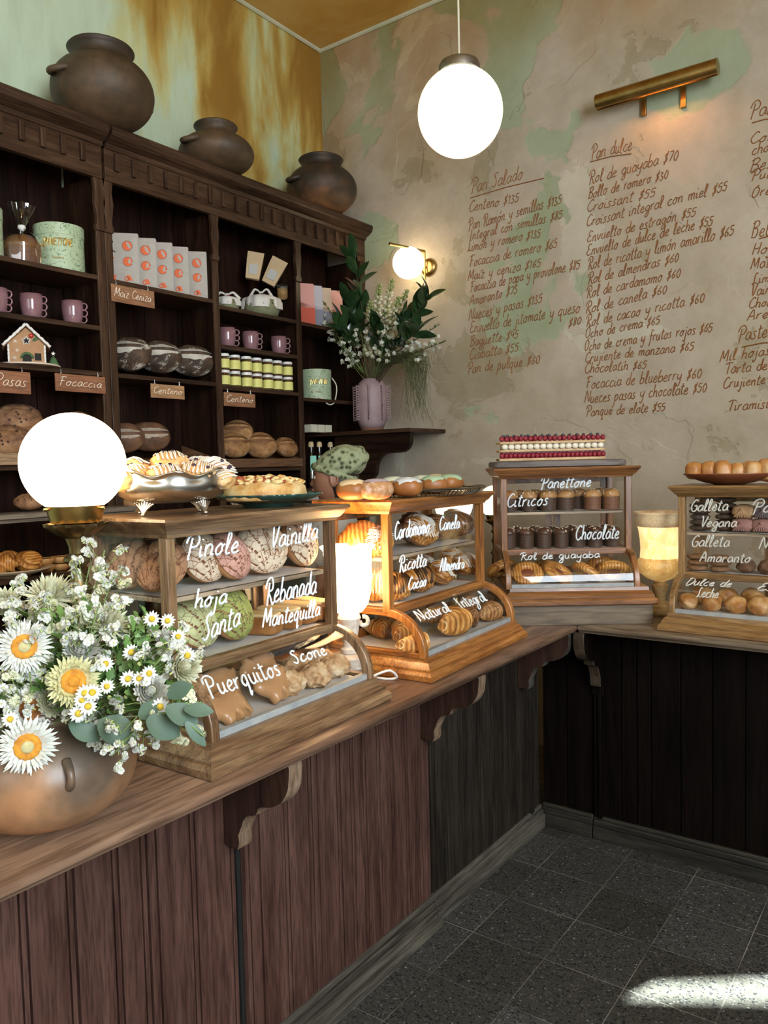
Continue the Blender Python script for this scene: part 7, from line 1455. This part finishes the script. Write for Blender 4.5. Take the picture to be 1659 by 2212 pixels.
for k, (kind, px, py, d, dx, dy, s, lb) in enumerate([
    ('white', 52, 1397, 1.29, 0.05, 0.0, 1.03, 'white strawflower with an orange centre facing the viewer, upper left of the bouquet'),
    ('cream', 158, 1472, 1.27, 0.1, 0.0, 1.0, 'creamy yellow strawflower with an orange centre in the middle of the bouquet'),
    ('white', 60, 1612, 1.27, -0.05, -0.15, 1.08, 'white strawflower with an orange ringed centre, lowest of all over the pot'),
    ('brown', 66, 1532, 1.32, 0.1, 0.0, 0.95, 'white strawflower with a dark brown centre half hidden above the lowest one'),
    ('mum', 108, 1290, 1.38, 0.1, 0.95, 1.15, 'large feathery cream flower seen from the side at the top left'),
    ('mum', 232, 1350, 1.36, 0.5, 0.8, 1.0, 'feathery cream flower seen from the side left of the wooden case post'),
    ('closed', 176, 1408, 1.32, 0.0, 0.75, 0.95, 'half open white flower above the creamy yellow one'),
    ('closed', 322, 1495, 1.30, 0.3, 0.25, 0.92, 'half closed white flower near the right side of the bouquet'),
    ('side', 392, 1440, 1.34, 0.95, 0.0, 0.95, 'cream flower turned to the right at the right edge of the bouquet'),
    ('closed', 358, 1385, 1.38, 0.2, 0.9, 0.62, 'small white bud flower in front of the case post'),
    ('side', 8, 1310, 1.38, -0.2, 0.7, 0.95, 'cream flower cut by the left picture edge at the top'),
    ('side', 110, 1520, 1.33, 0.3, 0.3, 0.85, 'cream flower tucked under the creamy yellow strawflower'),
    ('mum', 62, 1560, 1.34, 0.2, -0.4, 0.9, 'pale flower between the brown centred one and the lowest one')]):
    key = kind
    if key not in BL: BL[key] = bloom(kind, k)
    o = BL[key].put(facing(px, py, d, dx, dy, s, k), lb, 'large flowers in the terracotta pot'); 
    st_list = [c for c in o.children if c.name.startswith('stem')]
    for c in st_list: bpy.data.objects.remove(c)
    stem_for(o, A(px, py, d) - (o.matrix_world.to_3x3().col[2].normalized() * 0.006), MOUTH, 0.0022, 0.03, seed=k)

def daisy(seed):
    t = thing('small_daisy', 'x', 'flower', Matrix.Identity(4)); mb = MB(); rnd = random.Random(seed)
    for k in range(14): petal(mb, 2 * pi * k / 14 + rnd.uniform(-.05, .05), -0.02, 0.004, 0.0115 * rnd.uniform(0.9, 1.1), 0.0046, -0.2, 0, 3)
    mb.obj('petals', PETW, t, angle=0); MB().blob(0.0058, 0.0058, 0.0042, M=TX(0, 0, 0.0012), nu=14, nv=8).obj('centre', CENY, t, angle=0); return Series(t)
DS = [daisy(1), daisy(2)]
DL = [(328, 1337, 1.33, 'small daisy at the upper right of the bouquet before the case post'), (362, 1341, 1.34, 'small daisy turned right beside the upper right one'), (283, 1409, 1.31, 'small daisy below the upper right pair'), (228, 1434, 1.29, 'small daisy right of the creamy yellow strawflower'), (276, 1466, 1.28, 'left daisy of the trio above the half closed white flower'), (301, 1466, 1.28, 'middle daisy of the trio above the half closed white flower'), (322, 1455, 1.28, 'right daisy of the trio above the half closed white flower'), (231, 1483, 1.27, 'daisy between the creamy strawflower and the half closed one'),
      (183, 1497, 1.25, 'left daisy of the cluster on the creamy strawflower edge'), (200, 1496, 1.25, 'right daisy of the cluster on the creamy strawflower edge'), (177, 1512, 1.25, 'brown centred daisy under the cluster pair'), (190, 1526, 1.25, 'daisy near the bottom of the cluster'), (169, 1541, 1.25, 'lowest daisy of the cluster'), (346, 1527, 1.26, 'daisy hanging under the half closed white flower'), (22, 1554, 1.27, 'daisy at the left picture edge above the lowest strawflower'), (405, 1416, 1.33, 'daisy on the cream flower at the right edge'), (385, 1375, 1.36, 'daisy above the cream flower at the right edge')]
for k, (px, py, d, lb) in enumerate(DL):
    rnd = random.Random(k + 50); o = DS[k % 2].put(facing(px, py, d, rnd.uniform(-.2, .4), rnd.uniform(-.3, .35), rnd.uniform(0.82, 1.0), k), lb, 'small daisies in the terracotta pot bouquet')
    for c in [c for c in o.children if c.name.startswith('stem')]: bpy.data.objects.remove(c)
    stem_for(o, A(px, py, d) - o.matrix_world.to_3x3().col[2].normalized() * 0.002, MOUTH, 0.001, 0.02, seed=k + 30)

def leafm(mb, M, L, w, n=6, lobed=False, fold=0.25, curl=0.5):
    P = []; x, z, e = 0, 0, curl * 0.5
    for i in range(n + 1):
        q = i / n; ww = w * sin(pi * min(1, q * 0.94 + 0.05)) ** 0.8 * (1 + (0.35 if i % 2 else -0.25) * lobed); P.append([(x, -ww / 2, z + fold * ww * 0.5), (x, 0, z), (x, ww / 2, z + fold * ww * 0.5)]); x += L / n * cos(e); z += L / n * sin(e); e -= curl / n
    mb.grid(P, M=M)
def sprig(kind, seed):
    """statice or feverfew: stem with side twigs carrying florets or leaves; grows along +Z from the origin, head at the top"""
    rnd = random.Random(seed); t = thing('statice_sprig' if kind == 's' else 'green_sprig', 'x', 'flower' if kind == 's' else 'greenery', Matrix.Identity(4)); tw = MB(); fl = MB(); bu = MB(); lf = MB()
    for k in range(7 if kind == 's' else 6):
        a = k * 2.4 + rnd.uniform(-.4, .4); z = -0.075 + k * 0.011; L = 0.028 + rnd.uniform(0, 0.016); e = Vector((L * cos(a), L * sin(a), z + 0.032 + rnd.uniform(-.006, .01)))
        tw.tube([(0, 0, z), (e.x * 0.55, e.y * 0.55, z + 0.012), tuple(e)], 0.0008, 4)
        if kind == 's':
            for j in range(6):
                c = e + Vector((rnd.uniform(-.009, .009), rnd.uniform(-.009, .009), rnd.uniform(-.004, .008))); n0 = Vector((rnd.uniform(-1, 1), rnd.uniform(-1, 1), rnd.uniform(0.1, 1))).normalized(); M = Matrix.Translation(c) @ n0.to_track_quat('Z', 'Y').to_matrix().to_4x4()
                for q in range(5): petal(fl, 2 * pi * q / 5, 0.7, 0.001, 0.0068, 0.0058, -0.9, 0, 2) if False else fl.grid([[v.to_tuple() for v in (M @ Vector((0.0012 * cos(2 * pi * q / 5 + s_), 0.0012 * sin(2 * pi * q / 5 + s_), 0)), M @ Vector((0.0050 * cos(2 * pi * q / 5 + s_ * 1.2), 0.0050 * sin(2 * pi * q / 5 + s_ * 1.2), 0.003)), M @ Vector((0.0078 * cos(2 * pi * q / 5 + s_), 0.0078 * sin(2 * pi * q / 5 + s_), 0.0015)))] for s_ in (-0.5, 0, 0.5)])
                bu.blob(0.0016, 0.0016, 0.005, M=M @ TX(0, 0, -0.0025), nu=6, nv=4)
        else:
            for j in range(3): leafm(lf, Matrix.Translation(e * (0.5 + 0.25 * j)) @ Matrix.Rotation(a + (j - 1) * 1.0, 4, 'Z') @ Matrix.Rotation(-0.6 + rnd.uniform(-.3, .3), 4, 'Y'), 0.030, 0.014, 6, True)
            if k % 2: bu.blob(0.004, 0.004, 0.0035, M=Matrix.Translation(e), nu=10, nv=6)
    tw.tube([(0, 0, -0.10), (0.002, 0, -0.04), (0, 0, 0.015)], 0.0013, 5); tw.obj('twigs', STM, t, angle=0)
    if kind == 's': fl.obj('white_florets', PETW if seed % 3 else PETC, t, angle=0); bu.obj('calyxes', BUDG, t, angle=0)
    else: lf.obj('leaves', LEAF, t, angle=0); bu.obj('buds', BUDG, t, angle=0)
    return Series(t)
SP = [sprig('s', k + 1) for k in range(4)]; GS = [sprig('g', k + 21) for k in range(3)]
def grow(head, mouth):
    n = (head - mouth); n.normalize(); n = (n + Vector((0, 0, 0.25))).normalized(); return Matrix.Translation(head) @ n.to_track_quat('Z', 'Y').to_matrix().to_4x4()
SPL = [(222, 1205), (190, 1240), (240, 1262), (182, 1290), (28, 1278), (62, 1292), (128, 1300), (112, 1338), (78, 1322), (42, 1450), (66, 1466), (92, 1452), (30, 1478), (246, 1512), (256, 1545), (305, 1575), (236, 1575), (206, 1535), (398, 1556), (18, 1345), (262, 1330), (300, 1375), (150, 1380), (210, 1320), (340, 1430), (395, 1395), (130, 1440), (20, 1500), (100, 1590), (370, 1470), (150, 1330), (200, 1375)]
def placed(pts, bands, base):
    out = {}
    for bi, (lim, nm_) in enumerate(bands):
        lo = bands[bi - 1][0] if bi else -1; row = sorted([p for p in pts if lo <= p[1] < lim])
        for i, p in enumerate(row): out[p] = base % ('leftmost' if i == 0 else ORD[i] + ' from the left' if i < len(row) - 1 or i < 2 else 'rightmost', nm_)
    return out
LBS = placed(SPL, [(1300, 'along the top'), (1400, 'in the upper half'), (1500, 'in the middle'), (9999, 'along the bottom')], 'statice sprig, %s %s of the pot bouquet')
for k, (px, py) in enumerate(SPL):
    rnd = random.Random(k + 90); d = 1.30 + rnd.uniform(-.02, .10) + (0.06 if py < 1320 else 0); h = A(px, py, d); o = SP[k % 4].put(grow(h, MOUTH) @ TX(rz=k, s=0.92), LBS[(px, py)], 'white statice sprigs')
    for c in [c for c in o.children if c.name.startswith('stem')]: bpy.data.objects.remove(c)
    stem_for(o, h - o.matrix_world.to_3x3().col[2] * 0.08, MOUTH, 0.0013, 0.0, seed=k)
GPL = []
for k in range(38):
    rnd = random.Random(k + 400); px = rnd.uniform(20, 390); GPL.append((px, rnd.uniform(1350, 1560) + max(0, (px - 330)) * -0.2))
LBG = placed(GPL, [(1400, 'among the upper flowers'), (1440, 'above the middle'), (1480, 'in the middle'), (1520, 'below the middle'), (9999, 'near the pot rim')], 'green feverfew sprig, %s %s of the pot bouquet')
for k, (px, py) in enumerate(GPL):
    rnd = random.Random(k + 500); d = 1.34 + rnd.uniform(-.02, .10); h = A(px, py, d)
    o = GS[k % 3].put(grow(h, MOUTH) @ TX(rz=k, s=1.0), LBG[(px, py)], 'green sprigs in the bouquet')
    for c in [c for c in o.children if c.name.startswith('stem')]: bpy.data.objects.remove(c)
    stem_for(o, h - o.matrix_world.to_3x3().col[2] * 0.08, MOUTH, 0.0013, 0.0, seed=k)
# drooping sprig over the rim and eucalyptus at the right
def euc(lb, pts, leaves, d):
    t = thing('eucalyptus_sprig', lb, 'greenery', Matrix.Translation(MOUTH)); L_ = [A(x, y, dd) - MOUTH for x, y, dd in pts]
    MB().tube(spline([tuple(v) for v in [Vector((0, 0, -0.03))] + L_], 5), 0.0014, 6).obj('stem', STM, t)
    for (x0, y0, x1, y1, w, d0) in leaves:
        a, b = A(x0, y0, d0) - MOUTH, A(x1, y1, d0 + 0.01) - MOUTH; X = (b - a); L = X.length; X.normalize(); Z = (CAM - MOUTH - a).normalized(); Z = (Z + Vector((0, 0, 0.5))).normalized(); Y_ = Z.cross(X).normalized(); Z = X.cross(Y_); M = Matrix.Translation(a) @ Matrix((X, Y_, Z)).transposed().to_4x4()
        mb = MB(); leafm(mb, M, L, w, 10, False, 0.12, 0.25); mb.obj('leaf', EUC, t, angle=0)
euc('eucalyptus sprig with broad grey-green leaves reaching right in front of the nearest case', [(290, 1570, 1.28), (350, 1540, 1.24), (400, 1560, 1.22), (440, 1590, 1.22)], [(318, 1552, 388, 1590, 0.045, 1.23), (358, 1528, 428, 1562, 0.036, 1.22), (398, 1532, 462, 1538, 0.024, 1.215), (400, 1560, 444, 1612, 0.020, 1.215), (362, 1505, 415, 1478, 0.030, 1.24), (300, 1550, 345, 1520, 0.03, 1.25)], 1.22)
euc('dark green eucalyptus leaves drooping over the pot rim', [(230, 1560, 1.27), (262, 1585, 1.25)], [(212, 1560, 290, 1598, 0.05, 1.26), (150, 1560, 215, 1600, 0.035, 1.27)], 1.25)
for k, (px, py) in enumerate(((251, 1622), (275, 1570), (110, 1650))[:2]):
    h = A(px, py, 1.24); o = SP[k].put(Matrix.Translation(h) @ Euler((2.2, 0.4, 0.3)).to_matrix().to_4x4() @ TX(s=0.72), ['white statice sprig drooping lowest over the pot at the right', 'white statice sprig just above the drooping one'][k], 'drooping statice')
    for c in [c for c in o.children if c.name.startswith('stem')]: bpy.data.objects.remove(c)
    stem_for(o, h - o.matrix_world.to_3x3().col[2] * 0.07, MOUTH + Vector((0, 0, 0.02)), 0.0015, 0.02, seed=k)

# ================================================================ mauve vase on the corner ledge
VC = Vector((-0.748 * 3.71, 3.71, 1.7505)); VM = nm('mauve_stoneware', [(0.30, 0.20, 0.21), (0.38, 0.27, 0.28)], scale=14, rough=0.55, bump=0.15)
t = thing('ruffled_vase', 'tall mauve stoneware vase with looped clay ruffles, on the corner ledge', 'vase', Matrix.Translation(VC))
MB().lathe([(0, 0.02), (0.068, 0.02), (0.078, 0.045), (0.090, 0.07), (0.091, 0.20), (0.088, 0.255), (0.07, 0.285), (0.052, 0.30), (0.050, 0.305), (0.044, 0.30), (0.04, 0.26), (0, 0.25)], 48).obj('vase_body', VM, t, angle=0)
MB().lathe([(0, 0), (0.062, 0), (0.068, 0.018), (0.068, 0.021), (0, 0.021)], 40).obj('bare_clay_foot', nm('terracotta_foot', [(0.16, 0.06, 0.035), (0.22, 0.09, 0.05)], rough=0.8), t)
va = atan2(-VC.y, -VC.x)
for k in range(8):
    a = va + radians(-8) + k * pi / 4; o_ = Vector((cos(a), sin(a), 0)); pts = []
    for i in range(14 * 8 + 1):
        q = i / 8; ph = 2 * pi * q; pts.append(tuple(o_ * (0.098 + 0.012 * cos(ph)) + Vector((0, 0, 0.062 + 0.0145 * q + 0.0065 * sin(ph)))))
    MB().tube(pts, 0.0028, 5).obj('ruffle', VM, t, angle=0)
VMO = VC + Vector((0, 0, 0.30))
MAG = nm('magnolia_leaf', [(0.012, 0.035, 0.012), (0.03, 0.07, 0.022)], scale=12, rough=0.25, bump=0.1, coat=0.3); BRN = nm('brown_twig', [(0.05, 0.03, 0.015), (0.1, 0.06, 0.03)], scale=20, rough=0.7)
def branch(lb, tip, leaves_, seed, L=0.135, w=0.056, mat=MAG, name='magnolia_branch', start=0.45):
    rnd = random.Random(seed); t = thing(name, lb, 'greenery', Matrix.Translation(VMO)); T_ = tip - VMO; path = [Vector(p) for p in spline([(0, 0, -0.08), tuple(T_ * 0.35 + Vector((0, 0, 0.03))), tuple(T_ * 0.7 + Vector((0, 0, 0.02))), tuple(T_)], 6)]
    MB().tube(path, lambda q: 0.0045 - 0.003 * q, 6).obj('twig', BRN, t, angle=0); mb = MB()
    for k in range(leaves_):
        q = start + (1 - start) * k / max(1, leaves_ - 1); p = path[min(len(path) - 1, int(q * (len(path) - 1)))]; dr = (T_.normalized() + Vector((rnd.uniform(-1, 1), rnd.uniform(-1, 1), rnd.uniform(-.5, .9))) * 0.95).normalized()
        M = Matrix.Translation(p) @ dr.to_track_quat('X', 'Z').to_matrix().to_4x4() @ Matrix.Rotation(rnd.uniform(-.8, .8), 4, 'X'); leafm(mb, M, L * rnd.uniform(0.8, 1.1), w, 8, False, 0.2, 0.5)
    mb.obj('leaves', mat, t, angle=0); return t
def VA(px, py, y): return hitY(px, py, y)
branch('tall dark magnolia branch at the top left of the vase bouquet', VA(765, 560, 3.60), 16, 1); branch('dark magnolia branch left of the cream flowers', VA(752, 655, 3.52), 18, 2, start=0.5); branch('dark magnolia branch low on the left of the vase bouquet', VA(738, 705, 3.52), 14, 9, start=0.5)
branch('dark magnolia branch reaching right under the wall sconce', VA(925, 645, 3.55), 18, 3, start=0.55); branch('dark magnolia branch at the lower right of the vase bouquet', VA(905, 715, 3.52), 14, 4, start=0.5); branch('dark magnolia branch in the middle of the vase bouquet', VA(815, 700, 3.54), 14, 5, start=0.4); branch('dark magnolia branch low at the centre', VA(850, 745, 3.6), 9, 15, L=0.09, start=0.3)
SNW = nm('cream_snapdragon', [(0.52, 0.50, 0.32), (0.68, 0.66, 0.50)], scale=30, rough=0.7, bump=0.3); SNG = nm('green_snapdragon_buds', [(0.22, 0.28, 0.08), (0.40, 0.44, 0.18)], scale=30, rough=0.7)
for k, (px, py, lb) in enumerate([(820, 612, 'cream snapdragon spike, second from the left'), (848, 602, 'tallest cream snapdragon spike in the vase'), (880, 625, 'cream snapdragon spike at the right, under the sconce globe'), (800, 650, 'shorter cream snapdragon spike at the left'), (862, 640, 'cream snapdragon spike behind the tallest one'), (835, 665, 'short full cream snapdragon in the middle')]):
    tip = VA(px, py, 3.62 + 0.02 * (k % 3)); t = thing('snapdragon', lb, 'flower', Matrix.Translation(VMO), 'snapdragons in the mauve vase'); T_ = tip - VMO; path = [Vector(p) for p in spline([(0, 0, -0.06), tuple(T_ * 0.4), tuple(T_)], 12)]
    MB().tube(path, 0.003, 6).obj('stem', STM, t); rnd = random.Random(k); w_ = MB(); g_ = MB(); n = len(path)
    for i in range(60):
        q = 0.42 + 0.58 * i / 60; p = path[min(n - 1, int(q * (n - 1)))].lerp(path[min(n - 1, int(q * (n - 1)) + 1)], (q * (n - 1)) % 1); a = i * 2.4; r = 0.026 * (1.05 - q) / 0.5 + 0.006; s = 0.013 * (1.15 - q) / 0.6 + 0.003
        (w_ if q < 0.86 else g_).blob(s, s * 0.8, s * 0.75, M=Matrix.Translation(p + Vector((r * cos(a), r * sin(a), 0))) @ TX(rz=a, ry=-0.5), nu=10, nv=6, f=lambda nn: 1 + 0.4 * nz(nn, 2.5, i))
    w_.obj('blossoms', SNW, t, angle=0); g_.obj('buds', SNG, t, angle=0)
SPV = [sprig('s', 61), sprig('s', 62)]
VPL = [(742, 745), (722, 728), (764, 760), (715, 700), (862, 745), (890, 735), (905, 760), (780, 722), (835, 720), (870, 700), (700, 690), (935, 735), (825, 762), (752, 778)]
LBV = placed(VPL, [(725, 'in the upper half'), (750, 'in the middle'), (9999, 'low down')], 'white blossom spray, %s %s of the vase bouquet')
for k, (px, py) in enumerate(VPL):
    rnd = random.Random(k + 700); h = VA(px, py, 3.56 + rnd.uniform(-.02, .1)); o = SPV[k % 2].put(grow(h, VMO) @ TX(rz=k, s=1.15), LBV[(px, py)], 'white blossom sprays in the vase')
    for c in [c for c in o.children if c.name.startswith('stem')]: bpy.data.objects.remove(c)
    stem_for(o, h - o.matrix_world.to_3x3().col[2] * 0.07, VMO, 0.0016, 0.0, seed=k)
FERN = nm('fine_fern_threads', [(0.07, 0.09, 0.03), (0.16, 0.17, 0.07)], scale=20, rough=0.7)
t = thing('asparagus_fern', 'fine trailing fern hanging down the right side of the mauve vase', 'greenery', Matrix.Translation(VMO)); rnd = random.Random(8); mb = MB()
for k in range(150):
    px, py = 905 + rnd.gauss(0, 17), rnd.uniform(785, 915); e = VA(px, py, rnd.uniform(3.62, 3.80)) - VMO; m = VA(880 + rnd.uniform(-15, 45), 765 + rnd.uniform(-12, 25), rnd.uniform(3.6, 3.75)) - VMO
    s0 = VA(840, 780, 3.68) - VMO; j = lambda: Vector((rnd.uniform(-.012, .012), rnd.uniform(-.012, .012), rnd.uniform(-.012, .012)))
    mb.tube(spline([(0, 0, -0.02), tuple(s0 + j() * 2), tuple(m), tuple(m.lerp(e, 0.4) + j()), tuple(m.lerp(e, 0.75) + j()), tuple(e)], 3), 0.0009, 3, cap=False)
mb.obj('threads', FERN, t, angle=0)
for k, (px, py, lb) in enumerate([(962, 738, 'thin twig with tiny leaves sticking out furthest right of the vase bouquet'), (690, 640, 'thin twig with tiny leaves in front of the booklets'), (950, 700, 'thin leafy twig above the furthest right one')]):
    branch(lb, VA(px, py, 3.55), 26, 30 + k, L=0.022, w=0.008, mat=LEAF, name='leafy_twig', start=0.5)
# ================================================================ the person behind the counter
SKIN = nm('skin', [(0.27, 0.125, 0.075), (0.33, 0.16, 0.10)], scale=8, rough=0.5, bump=0.05, sss=0.15)
HAIR = nm('black_hair', [(0.008, 0.006, 0.005), (0.02, 0.015, 0.012)], scale=60, stretch=(1, 1, 0.2), rough=0.5, bump=0.4)
SHIRT = nm('light_grey_shirt', [(0.42, 0.42, 0.42), (0.52, 0.52, 0.52)], scale=7, rough=0.85, bump=0.35, bdist=0.01)
TROU = nm('dark_trousers', [(0.02, 0.02, 0.025), (0.035, 0.035, 0.04)], scale=7, rough=0.9)
def turban_mat():
    m, nt, b = newmat('green_printed_scarf'); L = nt.links.new; c = coords(nt)
    v = N(nt, 'TexVoronoi', Scale=42); L(c, v.inputs['Vector']); n = N(nt, 'TexNoise', Scale=30, Detail=3, Distortion=1.5); L(c, n.inputs['Vector']); ad = N(nt, 'Math', operation='MULTIPLY_ADD'); ad.inputs[1].default_value = 0.5; L(n.outputs[0], ad.inputs[0]); L(v.outputs['Distance'], ad.inputs[2])
    r = ramp(nt, [(0.52, (0.05, 0.065, 0.03)), (0.60, (0.20, 0.23, 0.12)), (0.85, (0.30, 0.33, 0.20))], ad.outputs[0]); L(r.outputs[0], b.inputs['Base Color']); b.inputs['Roughness'].default_value = 0.85; return m
PH = A(722, 1032, 3.42)                         # head centre
az = ROT.col[0].copy(); az.z = 0; az.normalize(); fwd = -az; fwd = (fwd + Vector((-0.59, 0.81, 0)) * 0.05).normalized()   # faces left in the picture
up = Vector((0, 0, 1)); side = up.cross(fwd)
HM = Matrix((fwd, side, up)).transposed().to_4x4()      # local +X = face direction
t = thing('person', 'person in a green patterned head scarf and grey shirt, behind the croissant case', 'person', Matrix.Translation((PH.x, PH.y, 0)) @ HM)
hz0 = PH.z
def skin_mesh(name, verts, edges, rad, mat, sub=2):
    me = bpy.data.meshes.new(name); me.from_pydata(verts, edges, []); o = bpy.data.objects.new(name, me); COL.objects.link(o); o.parent = t; me.materials.append(mat)
    s = o.modifiers.new('skin', 'SKIN'); me.skin_vertices.update() if False else None
    if not me.skin_vertices: 
        bm = bmesh.new(); bm.from_mesh(me); bm.verts.layers.skin.verify(); bm.to_mesh(me); bm.free()
    for sv, r in zip(me.skin_vertices[0].data, rad): sv.radius = r if isinstance(r, tuple) else (r, r)
    me.skin_vertices[0].data[0].use_root = True
    u = o.modifiers.new('sub', 'SUBSURF'); u.levels = sub; u.render_levels = sub; s.use_smooth_shade = True
    return o
# body: pelvis root, spine, neck, arms (bent, hands working at shelf height), legs; continuous skin
z = lambda h: h - 1.60 + hz0 + 0.07
V = [(0, 0, z(0.92)), (0.0, 0, z(1.08)), (0.01, 0, z(1.24)), (0.0, 0, z(1.34)), (0.01, 0, z(1.415)), (0.022, 0, z(1.47)),
     (0, 0.15, z(1.335)), (0.03, 0.20, z(1.08)), (0.20, 0.16, z(0.98)), (0.27, 0.15, z(0.975)),
     (0, -0.15, z(1.335)), (0.03, -0.20, z(1.08)), (0.20, -0.16, z(0.98)), (0.27, -0.15, z(0.975)),
     (0, 0.09, z(0.86)), (0.01, 0.10, z(0.48)), (0, 0.10, 0.08), (0.10, 0.11, 0.04), (0, -0.09, z(0.86)), (0.01, -0.10, z(0.48)), (0, -0.10, 0.08), (0.10, -0.11, 0.04)]
E_ = [(0, 1), (1, 2), (2, 3), (3, 4), (4, 5), (3, 6), (6, 7), (7, 8), (8, 9), (3, 10), (10, 11), (11, 12), (12, 13), (0, 14), (14, 15), (15, 16), (16, 17), (0, 18), (18, 19), (19, 20), (20, 21)]
R_ = [0.13, 0.12, 0.125, 0.105, 0.05, 0.048, 0.058, 0.042, 0.03, 0.022, 0.058, 0.042, 0.03, 0.022, 0.088, 0.056, 0.04, 0.035, 0.088, 0.056, 0.04, 0.035]
skin_mesh('body', V, E_, R_, SKIN)
# clothes
skin_mesh('shirt', [V[0], V[1], V[2], V[3], (0.005, 0, z(1.385)), V[6], (0.02, 0.185, z(1.14)), V[10], (0.02, -0.185, z(1.14))], [(0, 1), (1, 2), (2, 3), (3, 4), (3, 5), (5, 6), (3, 7), (7, 8)], [0.16, 0.145, 0.148, 0.125, 0.072, 0.078, 0.066, 0.078, 0.066], SHIRT)
skin_mesh('trousers', [V[0], V[14], V[15], V[16], V[18], V[19], V[20]], [(0, 1), (1, 2), (2, 3), (0, 4), (4, 5), (5, 6)], [0.15, 0.10, 0.075, 0.06, 0.10, 0.075, 0.06], TROU)
for s in (1, -1):        # palm with five fingers
    w = V[9] if s > 0 else V[13]; hv = [w]; he = []; hr = [(0.022, 0.016)]; w = Vector(w); hv.append(tuple(w + Vector((0.055, 0, -0.004)))); he.append((0, 1)); hr.append((0.026, 0.013))
    for k, (dy, L) in enumerate(((-0.027, 0.055), (-0.009, 0.066), (0.009, 0.062), (0.026, 0.048))):
        b0 = w + Vector((0.082, dy, -0.006)); i = len(hv); hv += [tuple(b0), tuple(b0 + Vector((L * 0.5, 0, -0.012))), tuple(b0 + Vector((L * 0.85, 0, -0.034)))]; he += [(1, i), (i, i + 1), (i + 1, i + 2)]; hr += [0.0095, 0.0085, 0.007]
    i = len(hv); hv += [tuple(w + Vector((0.03, -0.034 * s, -0.004))), tuple(w + Vector((0.06, -0.05 * s, -0.015)))]; he += [(0, i), (i, i + 1)]; hr += [0.011, 0.009]
    skin_mesh('hand', hv, he, hr, SKIN, 1)
# head: face forward along +X, shaped from a sphere
def hf(n):
    r = 1.0
    r *= 1 + 0.05 * max(0, n.x) * max(0, -n.z)
    r -= 0.10 * max(0, -n.z - 0.45) * (n.x < 0.2)
    r += 0.20 * exp(-((n.y / 0.12) ** 2 + ((n.z + 0.16) / 0.12) ** 2)) * max(0, n.x) ** 2            # nose
    r += 0.09 * exp(-((n.y / 0.2) ** 2 + ((n.z + 0.45) / 0.07) ** 2)) * max(0, n.x)                # lips
    r += 0.07 * exp(-((n.y / 0.22) ** 2 + ((n.z + 0.78) / 0.14) ** 2)) * max(0, n.x)               # chin
    r -= 0.055 * exp(-(((abs(n.y) - 0.30) / 0.13) ** 2 + ((n.z - 0.06) / 0.09) ** 2)) * max(0, n.x)   # eye sockets
    r += 0.03 * exp(-((n.z - 0.22) / 0.08) ** 2) * max(0, n.x)
    return r
MB().blob(0.092, 0.074, 0.112, f=hf, nu=72, nv=48, M=TX(0.0, 0, hz0 - 0.005)).obj('head', SKIN, t, angle=0)
for s in (1, -1):
    MB().blob(0.006, 0.011, 0.0085, M=TX(0.079, s * 0.029, hz0 + 0.003)).obj('eye', plain('eye_white', (0.6, 0.57, 0.53), 0.2), t, angle=0)
    MB().tube([(0.086, s * 0.018, hz0 + 0.020), (0.084, s * 0.032, hz0 + 0.024), (0.074, s * 0.046, hz0 + 0.018)], 0.0025, 6).obj('eyebrow', HAIR, t, angle=0)
    MB().blob(0.020, 0.008, 0.030, f=lambda n: 1 - 0.2 * exp(-((n.x * n.x + n.z * n.z) / 0.2)), M=TX(-0.008, s * 0.078, hz0 - 0.008, rz=s * 0.5)).tube([(-0.008 + 0.017 * cos(a), s * 0.084, hz0 - 0.004 + 0.026 * sin(a)) for a in [pi * (0.0 + 1.5 * i / 12) for i in range(13)]], 0.004, 6).obj('ear', SKIN, t, angle=0)
MB().tube([(0.090, -0.018, hz0 - 0.052), (0.096, 0, hz0 - 0.051), (0.090, 0.018, hz0 - 0.052)], 0.0045, 8).obj('mouth', plain('lips', (0.30, 0.10, 0.08), 0.5), t, angle=0)
MB().blob(0.088, 0.080, 0.095, f=lambda n: 1 if n.x < 0.25 else 0.9, M=TX(-0.022, 0, hz0 - 0.012)).obj('hair', HAIR, t, angle=0)
def tf(n): return 1 + 0.035 * sin(9 * (n.z + 0.5 * n.x) + 2 * n.y) + 0.04 * nz(n, 2.5, 4)
MB().blob(0.117, 0.098, 0.074, f=tf, nu=72, nv=44, M=TX(-0.038, 0, hz0 + 0.066, ry=radians(14))).obj('head_scarf', turban_mat(), t, angle=0)
MB().tube([(0.088 * cos(a) - 0.005, 0.082 * sin(a), hz0 + 0.052 - 0.030 * (1 - cos(a)) / 2 * 2.0) for a in [2 * pi * i / 40 for i in range(40)]], lambda q: 0.015 + 0.003 * sin(q * 60), 10, closed=True).obj('scarf_band', MATS['green_printed_scarf'], t, angle=0)
